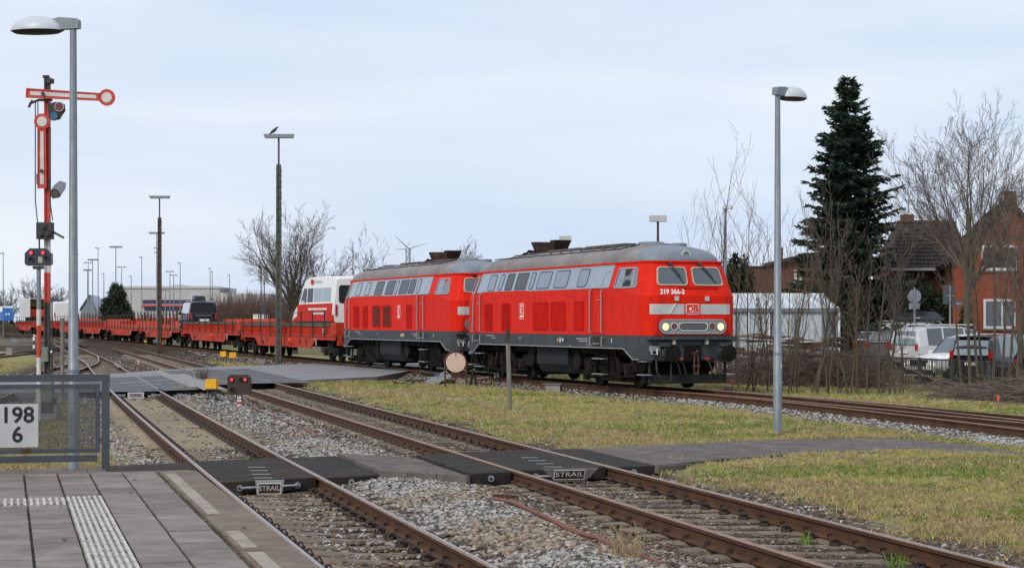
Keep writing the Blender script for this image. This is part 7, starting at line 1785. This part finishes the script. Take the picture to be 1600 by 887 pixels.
crowned(15, kt(430, 300) * .95, 'bare_tree', 'rounded bare tree behind the lorry at far left', base(66, 300, -.5), ('bark', 'twig'), G1, .3, .25, 18, .7, 1.1, .012)
crowned(16, kt(440, 330) * .95, 'bare_tree', 'bare tree cut by the left picture edge', base(4, 330, -.5), ('bark', 'twig'), G1, .25, .3, 14, .7, 1., .012)
crowned(17, kt(455, 330) * .95, 'bare_tree', 'low bare tree right behind the roof box of the dark van', base(338, 330, -.5), ('bark', 'twig'), G1, .2, .25, 14, .7, 1., .012)
crowned(18, kt(450, 215) * .95, 'bare_tree', 'thin bare tree rising from the brown thicket left of the phone mast', base(382, 215, -.5), ('bark', 'twig'), G1, .13, .3, 10, .5, .9, .010)
def multi(seed, H, nst, spread, P, r0, name, label, loc, mats, group=None, hs=(.75, 1.1)):
    T = Tree(seed)
    for j in range(nst):
        a = 2 * PI * j / nst + T.r.uniform(-.3, .3); sp_ = spread * T.r.uniform(.5, 1.1)
        d = Vector((math.cos(a) * sp_, math.sin(a) * sp_ * .7, 1)).normalized()
        T.branch(Vector((math.cos(a) * r0 * .8, math.sin(a) * r0 * .8, -.2)), d, H * T.r.uniform(*hs), r0 * T.r.uniform(.7, 1.1), 0, P)
    return T.done(name, label, loc, mats, group)
# brown thicket: an uncountable mass of twigs
def thicket(name, label, x0, x1, Yc, h0, n, m, dep=6, cat='thicket', rr=.02, zb=-.4, dens=1):
    mb = MB(); r = random.Random(n)
    for i in range(n):
        px = r.uniform(x0, x1); yy = Yc + r.uniform(-dep, dep); p = at(px, 502, yy); h = h0 * r.uniform(.55, 1.1)
        q = Vector((p.x, yy, zb)); d = Vector((r.gauss(0, .25), r.gauss(0, .25), 1)).normalized()
        e = q + d * h * .6; f = e + (d + Vector((r.gauss(0, .3), r.gauss(0, .3), .2))).normalized() * h * .45
        mb.tube([q, e, f], [rr, rr * .7, rr * .35], 3, cap=False)
        for j in range(5):
            b = q.lerp(e, r.uniform(.3, 1)); g = b + Vector((r.gauss(0, .5), r.gauss(0, .5), r.uniform(.3, 1))).normalized() * h * r.uniform(.2, .45); mb.tube([b, g], [rr * .5, rr * .25], 3, cap=False)
    o = mb.build(name, m); tag(o, label, cat, kind='stuff'); return o
thicket('brown_thicket', 'brown leafless thicket behind the wagons right of the dark van', 338, 560, 190, 5.2, 4200, 'twigr', 12, rr=.026)
thicket('brown_thicket', 'distant bare hedge along the left horizon', -40, 200, 310, 3.2, 900, 'twig', 10, rr=.045)
thicket('brown_thicket', 'bare hedge behind the two engines', 540, 1160, 150, 2.6, 1400, 'twig', 8, rr=.025)

# conifers
def spruce(H, Rb, loc, label, seed=3):
    t = thing('spruce_tree', label, 'tree', loc); r = random.Random(seed)
    mb = MB(); mb.tube([(0, 0, 0), (0, 0, H * .5), (0, 0, H * .98)], [.19, .1, .02], 8); mb.build('trunk', 'bark', t, smooth=True)
    nd, wd_ = MB(), MB(); z = .6
    while z < H * .99:
        f = z / H; rad = Rb * (1 - f) ** .68 * (1 - .25 * max(0, .16 - f) / .16) + .12; nb = max(6, int(13 * (1 - f) + 6))
        for b in range(nb):
            a = r.uniform(0, 2 * PI); L_ = rad * r.uniform(.5, 1.05) * (1.22 if r.random() < .14 else 1); dr = r.uniform(-.32, .05) + .38 * f
            d = Vector((math.cos(a), math.sin(a), dr)).normalized(); p0 = Vector((0, 0, z + r.uniform(-.15, .15))); tip = p0 + d * L_ + Vector((0, 0, L_ * .10))
            wd_.tube([p0, p0 + d * L_ * .6, tip], [.03, .02, .008], 3, cap=False)
            nt_ = max(3, int(L_ * 7.5)); lat = Vector((-math.sin(a), math.cos(a), 0))
            for k in range(nt_):
                g = (k + .6) / nt_; c = p0.lerp(tip, g); tw = (.50 * (1 - g) + .22) * min(1.0, .45 + L_ * .4)
                if g < .10: continue
                for s in (-1, 1):
                    e = c + (lat * s * r.uniform(.7, 1) + d * .75 + Vector((0, 0, r.uniform(-.42, .08)))).normalized() * tw
                    for q in range(4):
                        w0 = Vector((r.gauss(0, 1), r.gauss(0, 1), r.gauss(0, 1))).normalized() * .055; o1 = c.lerp(e, .15 * q)
                        e2 = e + Vector((r.gauss(0, .06), r.gauss(0, .06), r.gauss(0, .06)))
                        nd.add([o1 - w0, o1 + w0, e2 + w0 * .5, e2 - w0 * .5], [(0, 1, 2, 3)])
            w0 = lat * .05; nd.add([tip - d * .25 - w0, tip - d * .25 + w0, tip + d * .15], [(0, 1, 2)])
        z += (.20 + .12 * (1 - f))
    for q in range(5):
        a = q * 1.25; nd.add([(0, 0, H * .9), (.05 * math.cos(a), .05 * math.sin(a), H * .95), (.22 * math.cos(a), .22 * math.sin(a), H * .97 + .1)], [(0, 1, 2)])
    nd.add([(-.04, 0, H * .9), (.04, 0, H * .9), (0, 0, H * 1.02)], [(0, 1, 2)])
    cr_ = nd.build('crown', 'needle', t); wd_.build('limbs', 'bark', t)
    return t
Y = 84; spruce(kt(120, Y), 76 * Y / FPX * 1.55, base(1324, Y, 0), 'tall dark spruce rising above the parked cars')
def bushy(name, label, loc, rx, rz, n, m, seed, leaf=.18, cat='bush', spiky=False, trunkz=.3, zc_=.95):
    t = thing(name, label, cat, loc); r = random.Random(seed); nd, tk = MB(), MB()
    cl = [Vector((r.gauss(0, 1), r.gauss(0, 1), r.gauss(0, 1))).normalized() * r.random() ** .4 * .82 for _ in range(46)]
    for c in cl: tk.tube([(0, 0, 0), (c.x * rx * .5, c.y * rx * .5, (c.z * .6 + zc_) * rz * .6), (c.x * rx, c.y * rx, (c.z + zc_) * rz)], [.07, .04, .015], 4, cap=False)
    tk.build('branches', 'bark', t)
    for i in range(n):
        c = r.choice(cl); o = Vector((r.gauss(0, 1), r.gauss(0, 1), r.gauss(0, 1))).normalized() * r.random() ** .5 * .30; p = Vector(((c.x + o.x) * rx, (c.y + o.y) * rx, max(.03, (c.z + o.z + zc_)) * rz))
        d = (Vector((o.x, o.y, o.z + (.25 if spiky else .1))) + Vector((r.gauss(0, .2), r.gauss(0, .2), r.gauss(0, .2)))).normalized(); w0 = d.orthogonal().normalized(); w0 = Matrix.Rotation(r.uniform(0, 6.28), 3, d) @ w0; L_ = leaf * r.uniform(.6, 1.4)
        w0 = w0 * L_ * (.16 if spiky else .34); nd.add([p - w0, p + w0, p + d * L_ + w0 * .4, p + d * L_ - w0 * .4], [(0, 1, 2, 3)])
    nd.build('crown', m, t); return t
bushy('pine_bush', 'round dark green pine bush behind the wagons, right of the shed', base(182, 205, -.4), 27 * 205 / FPX, 3.3, 12000, 'pine', 5, .42, 'bush', True)
bushy('evergreen_bush', 'round dark evergreen tree right of the engine cab', base(1155, 92, 0), 23 * 92 / FPX, 1.8, 5000, 'leafd', 6, .16, 'tree', zc_=2.1)
bushy('evergreen_bush', 'dark evergreen mass before the tiled roof house', base(1432, 84.5, 0), 2.1, 2.3, 9000, 'leafd', 8, .15, 'bush', zc_=1.0)
bushy('evergreen_bush', 'dark evergreen growth at the foot of the spruce', base(1345, 81, 0), 1.5, 1.3, 5000, 'leafd', 9, .15, 'bush', zc_=.95)
bushy('ivy_trunk', 'ivy covered trunk before the red gable house', base(1509, 76, 0), .42, 1.5, 2600, 'leafd', 10, .12, 'tree', zc_=.95)
bushy('clipped_hedge', 'clipped brown hedge below the lower white window', base(1580, 79, 0), 1.5, .85, 4000, 'twigr', 12, .1, 'hedge', zc_=.85)

# large bare tree before the houses
crowned(21, kt(196, 75), 'bare_tree', 'tall bare tree with fanned crown before the red gable house', base(1511, 75, 0), ('barkg', 'twigl'), G1, .20, .62, 18, .66, 1.15, .0055, .52)
crowned(22, kt(300, 62), 'bare_tree', 'smaller bare tree at the right picture edge', base(1594, 60, 0), ('barkg', 'twigl'), G1, .08, .30, 9, .4, .8, .005)
# saplings and shrubs along the railings
SP = dict(seg=[6, 4, 3], wig=[.065, .12, .18], up=[.06, .18, .12], tap=[.85, .8, .7], n=[6, 4, 3], kids=[11, 5], st=[.3, .2], ang=[.55, .5], len=[.42, .5], rk=[.42, .5], rmin=.0045, tl=1)
SL = []
saps = [(1127, 66, 262, .055, 1), (1063, 70, 328, .04, 1), (1087, 72, 345, .04, 1), (1160, 62, 320, .04, 2), (1188, 63, 336, .035, 3), (1232, 62, 330, .035, 2), (1262, 58, 300, .045, 2), (1279, 57, 366, .055, 1), (1308, 57, 335, .035, 3), (1335, 57, 345, .045, 3), (1362, 57, 330, .05, 2), (1381, 57.5, 320, .05, 2), (1178, 58, 402, .03, 3), (1212, 59, 388, .03, 2), (1246, 58, 372, .03, 3), (1320, 58, 420, .025, 3), (1400, 58, 400, .025, 3)]
lab = {1160: 'sapling pair right of the engine buffers before the evergreen tree', 1188: 'three stemmed sapling just left of the lamp post in the lawn', 1232: 'two stemmed sapling just right of the lamp post in the lawn', 1262: 'tall sapling between the lamp post and the spruce', 1279: 'thick mossy sapling trunk before the glazed shed', 1308: 'sapling clump before the left edge of the spruce', 1335: 'sapling clump right before the spruce', 1362: 'sapling pair before the leftmost parked cars', 1381: 'sapling pair just left of the silver SUV',
       1178: 'short thin sapling left of the lamp post, low among the brambles', 1212: 'short sapling hidden behind the lamp post', 1246: 'short sapling before the logs at the glazed shed', 1320: 'low thin sapling at the foot of the spruce', 1400: 'low thin sapling before the rear window of the silver SUV', 1127: 'tallest sapling, just right of the engine cab roof', 1063: 'thin sapling behind the cab roof, left of two', 1087: 'thin sapling behind the cab roof, right of two'}
for i, (px, Y, pt_, r0, ns) in enumerate(saps):
    T = Tree(100 + i); H = kt(pt_, Y)
    for j in range(ns): T.branch(Vector((T.r.uniform(-.12, .12) * ns, T.r.uniform(-.1, .1), -.1)), Vector((T.r.gauss(0, .15), T.r.gauss(0, .08), 1)).normalized(), H * (1 if j == 0 else T.r.uniform(.6, .95)), r0 * .8, 0, SP if pt_ < 300 or ns == 1 else dict(SP, kids=[11, 5]))
    T.done('sapling', lab.get(px, 'bare sapling of several thin stems growing in the brush along the railings'), base(px, Y, 0), ('barkg' if px > 1230 else 'bark', 'twigl' if i % 2 else 'twig'), 'saplings along the railings')
STL = ['leaning mossy stem just right of the black hatchback rear window', 'strongly leaning mossy stem before the red lamps of the black hatchback', 'mossy stem right beside the strongly leaning one', 'upright mossy stem left of the lower white house window', 'mossy stem leaning right before the lower white house window', 'mossy stem before the right side of the upper white house window', 'mossy stem before the black estate car', 'thin mossy stem leaning left before the white car bonnet', 'mossy stem at the very right picture edge']
stems = [(1517, 55, .065, -.05, 300), (1531, 55, .06, -.09, 290), (1538, 55.5, .055, -.05, 310), (1552, 55, .06, .0, 330), (1563, 55, .055, .07, 320), (1575, 54.5, .055, .03, 300), (1589, 54, .06, .02, 290), (1505, 56, .05, -.12, 340), (1599, 54, .05, .04, 320)]
for i, (px, Y, r0, ln_, pt_) in enumerate(stems):
    T = Tree(200 + i); H = kt(pt_, Y); T.branch(Vector((0, 0, -.1)), Vector((ln_, T.r.gauss(0, .03), 1)).normalized(), H, r0 * .85, 0, dict(SP, wig=[.025, .1, .16], kids=[9, 5], st=[.45, .2], len=[.36, .5]))
    T.done('sapling', STL[i], base(px, Y, 0), ('barkg', 'twigl'), 'mossy stems before the parked cars')
# brush: tangles of cut branches and brambles (uncountable)
def brush(label, pts, h, n, m, seed, rr=.012, flat=.5, lmin=.5, lmax=1.6):
    r = random.Random(seed); mb = MB()
    for i in range(n):
        f = r.random() * (len(pts) - 1); k = int(f); p = Vector(pts[k]).lerp(Vector(pts[k + 1]), f - k); p = p + Vector((r.gauss(0, .35), r.gauss(0, .7), 0)); p.z = abs(r.gauss(0, h * .5))
        d = Vector((r.gauss(0, 1), r.gauss(0, 1), r.gauss(0, 1) * flat)).normalized(); L_ = r.uniform(lmin, lmax); q = p + d * L_ * .5 + Vector((r.gauss(0, .08), 0, r.gauss(0, .08))); e = q + (d + Vector((r.gauss(0, .3), r.gauss(0, .3), r.gauss(0, .3)))).normalized() * L_ * .5
        q.z = max(q.z, .02); e.z = max(e.z, .0); mb.tube([p, q, e], [rr, rr * .8, rr * .4], 3, cap=False)
    return tag(mb.build('brush', m), label, 'brush', kind='stuff')
bp1 = [(7.6, 67, 0), (9.4, 65.5, 0), (10.9, 64.0, 0), (12.1, 62.8, 0)]
brush('dark bramble tangle along the fence between engine and lamp post', bp1, .9, 2500, 'twig', 31, .010, .9, .3, 1.2); brush('reddish bramble stems along the fence between engine and lamp post', bp1, 1.0, 1300, 'twigr', 32, .009, 1.2, .4, 1.3)
bp2 = [(12.6, 62, 0), (13.4, 59.5, 0), (12.9, 54.0, 0), (14.6, 50.5, 0), (16.5, 48, 0)]
brush('heap of cut branches on the ground before the railings at right', bp2[2:], .30, 1250, 'twig', 33, .014, .16, .5, 1.7); brush('pale cut branches lying on the heap at right', bp2[2:], .5, 240, 'twigl', 34, .018, .2, .8, 2.4); brush('low dark twigs under the railings', bp2[:3], .18, 220, 'twigr', 35, .009, .8, .3, .9)
# twiggy weeds by the road edge
r_ = random.Random(5)
for (px, py, h, n, lb_, m) in ((316, 600, .75, 60, 'bare twiggy weed at the road edge above the nearest yellow box', 'twigr'), (284, 613, .35, 40, 'dry brown weed tuft beside the road corner', 'grassd'), (980, 886, .42, 40, 'tall dry weed tuft at the bottom edge between the tracks', 'grassd')):
    p = gp(px, py, -.12); mb = MB()
    for q in range(n):
        a = r_.uniform(0, 6.28); d = Vector((math.cos(a) * .35, math.sin(a) * .35, 1)).normalized(); b = Vector((r_.gauss(0, .12), r_.gauss(0, .1), 0)); L_ = h * r_.uniform(.5, 1.1); mb.tube([b, b + d * L_ * .6, b + d * L_ + Vector((r_.gauss(0, .05), 0, 0))], [.008, .006, .003], 3, cap=False)
    o = mb.build('weed', m); o.location = p; tag(o, lb_, 'weed')

# ------------------------------------------------------------------ scatter: stones and grass (uncountable)
def scatter(name, P, rot, scl, sources, label, cat, idx=None):
    me = bpy.data.meshes.new(name); me.vertices.add(len(P)); me.vertices.foreach_set('co', np.asarray(P, np.float32).ravel())
    a = me.attributes.new('rot', 'FLOAT_VECTOR', 'POINT'); a.data.foreach_set('vector', np.asarray(rot, np.float32).ravel())
    a = me.attributes.new('scl', 'FLOAT', 'POINT'); a.data.foreach_set('value', np.asarray(scl, np.float32))
    a = me.attributes.new('pick', 'INT', 'POINT'); a.data.foreach_set('value', (np.asarray(idx) if idx is not None else np.random.RandomState(1).randint(0, len(sources), len(P))).astype(np.int32))
    o = link(name, me, None, 'stuff'); tag(o, label, cat)
    g = bpy.data.node_groups.new(name, 'GeometryNodeTree')
    g.interface.new_socket('Geometry', in_out='INPUT', socket_type='NodeSocketGeometry'); g.interface.new_socket('Geometry', in_out='OUTPUT', socket_type='NodeSocketGeometry')
    n = g.nodes.new; gi, go = n('NodeGroupInput'), n('NodeGroupOutput'); ip = n('GeometryNodeInstanceOnPoints'); gti = n('GeometryNodeJoinGeometry')
    for s_ in reversed(sources):
        oi = n('GeometryNodeObjectInfo'); oi.inputs['Object'].default_value = s_; oi.inputs['As Instance'].default_value = True; g.links.new(oi.outputs['Geometry'], gti.inputs[0])
    g.links.new(gi.outputs[0], ip.inputs['Points']); g.links.new(gti.outputs[0], ip.inputs['Instance']); ip.inputs['Pick Instance'].default_value = True
    def na(nm, dt):
        q = n('GeometryNodeInputNamedAttribute'); q.data_type = dt; q.inputs['Name'].default_value = nm; return q.outputs['Attribute']
    g.links.new(na('pick', 'INT'), ip.inputs['Instance Index']); g.links.new(na('rot', 'FLOAT_VECTOR'), ip.inputs['Rotation']); g.links.new(na('scl', 'FLOAT'), ip.inputs['Scale'])
    g.links.new(ip.outputs[0], go.inputs[0])
    md = o.modifiers.new('scatter', 'NODES'); md.node_group = g
    return o
def source(name, mb, m, smooth=False):
    o = mb.build(name, m, smooth=smooth); COL.objects.unlink(o); return o
def stone_src(seed, m):
    r = random.Random(seed); mb = MB(); t = (1 + 5 ** .5) / 2
    vs = [(-1, t, 0), (1, t, 0), (-1, -t, 0), (1, -t, 0), (0, -1, t), (0, 1, t), (0, -1, -t), (0, 1, -t), (t, 0, -1), (t, 0, 1), (-t, 0, -1), (-t, 0, 1)]
    vs = [Vector(v).normalized() * r.uniform(.62, 1.15) for v in vs]; vs = [(v.x, v.y * .8, v.z * .62) for v in vs]
    mb.add(vs, [(0, 11, 5), (0, 5, 1), (0, 1, 7), (0, 7, 10), (0, 10, 11), (1, 5, 9), (5, 11, 4), (11, 10, 2), (10, 7, 6), (7, 1, 8), (3, 9, 4), (3, 4, 2), (3, 2, 6), (3, 6, 8), (3, 8, 9), (4, 9, 5), (2, 4, 11), (6, 2, 10), (8, 6, 7), (9, 8, 1)])
    return source('stone', mb, m)
SG = [stone_src(k, 'stonea') for k in (1, 2, 3)]; ST = [stone_src(k, 'stoneb') for k in (4, 5)]; SB_ = [stone_src(k, 'stonec') for k in (6, 7, 8)]
RS = np.random.RandomState(4)
def on_sleeper(x, y):
    bad = np.zeros(len(x), bool)
    from math import floor
    cell = {}
    for sx_, sy_, dx in SLEEPERS:
        cell.setdefault(int(sy_ // 1), []).append((sx_, sy_, dx))
    yi = np.floor(y).astype(int)
    for c in np.unique(yi):
        m_ = np.where(yi == c)[0]
        for q in (c - 1, c, c + 1):
            for sx_, sy_, dx in cell.get(q, []):
                n_ = 1 / math.hypot(1, dx); ux, uy = n_, -dx * n_
                ddx, ddy = x[m_] - sx_, y[m_] - sy_; la = ddx * ux + ddy * uy; lo_ = ddy * ux - ddx * uy
                bad[m_] |= (np.abs(la) < 1.28) & (np.abs(lo_) < .125)
    return bad
PATHS = PSEG + [[pa, pc, pd, pb], [along(X1, CR0 - .75, -2.15), along(X1, CR1 - .65, -2.15), along(X1, CR1 + .65, 1.75), along(X1, CR0 + .5, 1.75)], [along(X2, CS0 - .45, -1.5), along(X2, CS0 + .33, 1.6), along(X2, CS1 + .45, 1.6), along(X2, CS1 - .35, -1.5)], [along(X1, CR0 - .7, -2.12), along(X1, CR1 - .7, -2.12), along(X1, CR1 - 2.8, -9), along(X1, CR0 - 2.8, -9)]]
def keep(x, y):
    k = np.ones(len(x), bool)
    for q in PATHS: k &= ~inside(x, y, q)
    k &= ~((x - PO.x) * PRT.x + (y - PO.y) * PRT.y < .05) | ((x - PO.x) * PDIR.x + (y - PO.y) * PDIR.y > PEND + .05)
    # road polygon
    fx = np.interp(x, [p.x for p in RF], [p.y for p in RF]); nx_ = np.interp(x, [p.x for p in RN], [p.y for p in RN])
    k &= ~((y > nx_ - .1) & (y < fx + .1) & (x > -45) & (x < 4))
    for xf in (X1, X2, X0, Xm):
        for s in (-.75, .75): k &= np.abs((x - xf(y)) * .965 - s) > .075
    return k
def rand_fan(n, y0_, y1_, t0=-.31, t1=.35):
    y = np.sqrt(RS.uniform(y0_ ** 2, y1_ ** 2, n)); return y * RS.uniform(t0, t1, n), y
stP, stS, stI, brP, brS = [], [], [], [], []
for (y0_, y1_, n, smin, smax) in ((13, 20, 46000, .021, .046), (20, 27, 50000, .023, .047), (27, 36, 46000, .025, .049), (36, 52, 42000, .026, .05), (52, 80, 34000, .032, .06), (80, 125, 42000, .04, .075)):
    x, y = rand_fan(n, y0_, y1_); gwt = grass_w(x, y); k = keep(x, y) & (RS.rand(n) > gwt * 1.25) & (RS.rand(n) > sand_w(x, y) * .93)
    k &= (x < X2(y) + 2.5) | (np.abs(x - Xm(y)) < 2.2) | ((y < 62) & (np.abs(x - Xb(y)) < 2.2)); k &= (x > X1(y) - 3.2) | (RS.rand(n) < .3)
    x, y = x[k], y[k]; os_ = on_sleeper(x, y) & (RS.rand(len(x)) > .012); x, y = x[~os_], y[~os_]
    z = groundz(x, y); s = RS.uniform(smin, smax, len(x)) * (1 - .25 * (np.abs((x - X2(y))) < .7)); stP.append(np.stack([x, y, z + s * .25], -1)); stS.append(s)
    bz = np.clip(np.maximum(bump_(x - X2(y), .95, 2.2), .75 * bump_(x - X1(y), .8, 1.35)) + .5 * (fnoise(x, y, 1.2, 9) - .5), 0, 1); main_ = x > X2(y) + 3
    r1 = RS.rand(len(x)); tanw = np.clip((fnoise(x, y, 1.6, 17) - .35) * 2.2, .08, .8); rt2 = (x > X2(y) + .9) & (x < X2(y) + 3); bz = np.where(rt2, .9, bz); bz = np.where((y > 62) & (x < X2(y) + 4), np.maximum(bz, .75), bz)
    idx = np.where(r1 < bz * .95, 5 + RS.randint(0, 3, len(x)), np.where(RS.rand(len(x)) < tanw, 3 + RS.randint(0, 2, len(x)), RS.randint(0, 3, len(x)))); idx = np.where(main_ & (RS.rand(len(x)) < .85), RS.randint(0, 3, len(x)), idx); stI.append(idx)
P_ = np.concatenate(stP); s_ = np.concatenate(stS); i_ = np.concatenate(stI); rot = RS.uniform(-.6, .6, (len(P_), 3)); rot[:, 2] = RS.uniform(0, 6.28, len(P_))
scatter('ballast_stones', P_, rot, s_, SG + ST + SB_, 'loose ballast stones around the tracks', 'ballast', i_)
def tuft(seed, n, h, m, wd_=.006, lean=.5):
    r = random.Random(seed); mb = MB()
    for q in range(n):
        a = r.uniform(0, 6.28); d = Vector((math.cos(a) * lean * r.random(), math.sin(a) * lean * r.random(), 1)).normalized(); b = Vector((r.gauss(0, .035), r.gauss(0, .035), -.01)); L_ = h * r.uniform(.5, 1.15); w0 = Vector((-math.sin(a), math.cos(a), 0)) * wd_ if r.random() < .5 else Vector((math.cos(a), math.sin(a), 0)) * wd_
        mid = b + d * L_ * .55; e = b + d * L_ + Vector((math.cos(a), math.sin(a), -.25)) * L_ * .28 * r.random()
        mb.add([b - w0, b + w0, mid + w0 * .8, mid - w0 * .8, e], [(0, 1, 2, 3), (3, 2, 4)])
    return source('grass_tuft', mb, m)
TG = [tuft(1, 12, .055, 'grass', .005), tuft(2, 14, .045, 'grass', .005, .9), tuft(3, 12, .065, 'grassd', .004), tuft(4, 14, .05, 'grassd', .005, 1.1), tuft(5, 10, .06, 'tufty', .005)]
gp_, gsx, gix = [], [], []
for (y0_, y1_, n, sm) in ((17, 27, 62000, 1.0), (27, 36, 60000, 1.1), (36, 48, 46000, 1.25), (48, 70, 34000, 1.5), (70, 110, 16000, 2.2)):
    x, y = rand_fan(n, y0_, y1_); gwt = grass_w(x, y); bare = fnoise(x, y, 1.3, 11) * .6 + fnoise(x, y, .45, 12) * .4
    k = keep(x, y) & (RS.rand(n) < gwt) & (RS.rand(n) > np.clip((bare - .56) * 5, 0, .8)); x, y = x[k], y[k]
    dry = np.clip(fnoise(x, y, 2.2, 13) * .75 + fnoise(x, y, .7, 14) * .5 - .12 + .25 * (x < X2(y) + 4), 0, 1); grn = (fnoise(x, y, 1.6, 15) > .60)
    r1 = RS.rand(len(x)); idx = np.where(r1 < dry * .85, 2 + RS.randint(0, 2, len(x)), np.where(grn & (RS.rand(len(x)) < .45), 4, RS.randint(0, 2, len(x))))
    gp_.append(np.stack([x, y, groundz(x, y) + .03 * gwt[k]], -1)); gsx.append(RS.uniform(.6, 1.35, len(x)) * sm); gix.append(idx)
P_ = np.concatenate(gp_); rot = RS.uniform(-.2, .2, (len(P_), 3)); rot[:, 2] = RS.uniform(0, 6.28, len(P_))
scatter('lawn_grass', P_, rot, np.concatenate(gsx), TG, 'short patchy winter grass of the lawn and verges', 'grass', np.concatenate(gix))
# green tufts between the rails and on the platform
big = [tuft(21, 26, .15, 'tufty', .006, .9), tuft(22, 22, .12, 'grass', .006, 1.1), tuft(23, 30, .17, 'grassd', .005, .9)]
sp_ = [(1258, 848, 0, 1.0), (1400, 884, 0, 1.1), (1450, 842, 1, 1.1), (1395, 790, 1, .9), (690, 745, 2, 1.0), (715, 742, 2, .9), (670, 747, 2, .9), (735, 741, 1, .8), (612, 790, 0, .7), (880, 800, 0, .8), (910, 845, 0, .9), (695, 678, 0, .6), (945, 880, 0, 1.2), (960, 872, 2, 1.2), (1010, 735, 2, 1.1), (1040, 742, 1, 1.2), (1060, 728, 2, 1.2), (520, 720, 1, .5), (640, 742, 1, .8), (450, 596, 1, 1.4), (405, 600, 1, 1.4), (865, 612, 2, 1.4), (825, 606, 2, 1.6), (740, 600, 2, 2.0), (765, 603, 2, 1.8), (700, 598, 2, 1.6)]
nl = 900; x, y = rand_fan(nl, 18, 62); k = (grass_w(x, y) > .35) & keep(x, y) & (fnoise(x, y, 1.0, 31) > .5) & (x > X2(y)); x, y = x[k], y[k]
ex_ = np.stack([x, y, groundz(x, y) + .02], -1); exs = RS.uniform(.35, .85, len(x)); exi = np.where(RS.rand(len(x)) < .6, 2, np.where(RS.rand(len(x)) < .5, 1, 0))
P_ = np.array([[*gp(a, b, (-.18 if a < 1000 and b > 660 else -.02))] for a, b, c, d in sp_]); 
P_ = np.concatenate([P_, ex_])
scatter('weed_tufts', P_, np.array([[0, 0, q] for q in range(len(P_))]), [d for _, _, _, d in sp_] + list(exs), big, 'green and dry weed tufts between rails, stones and slabs', 'weeds', [c for _, _, c, _ in sp_] + list(exi))

lf_ = MB(); lf_.add([(-.03, 0, .004), (0, -.016, .012), (.034, 0, .002), (0, .018, .010)], [(0, 1, 2, 3)])
lf2 = MB(); lf2.tube([(-.09, 0, .006), (0, .012, .010), (.10, -.01, .006)], [.004, .003, .002], 3)
LFS = [source('dead_leaf', lf_, 'woodd'), source('dead_twig', lf2, 'wood')]
x, y = rand_fan(5200, 11, 50); zl = groundz(x, y) + .05 + .03 * grass_w(x, y); onp = ((x - PO.x) * PRT.x + (y - PO.y) * PRT.y < -.02) & ((x - PO.x) * PDIR.x + (y - PO.y) * PDIR.y < PEND - .1)
k = (keep(x, y) & (RS.rand(len(x)) < .55)) | (onp & (RS.rand(len(x)) < .16)); zl = np.where(onp, .745, zl); P_ = np.stack([x, y, zl], -1)[k]
rot = RS.uniform(-.25, .25, (len(P_), 3)); rot[:, 2] = RS.uniform(0, 6.28, len(P_))
scatter('dead_leaves', P_, rot, RS.uniform(.5, 1.2, len(P_)), LFS, 'dead leaves and bits of twig lying on slabs, stones and lawn', 'leaves', (RS.rand(len(P_)) < .35).astype(int))
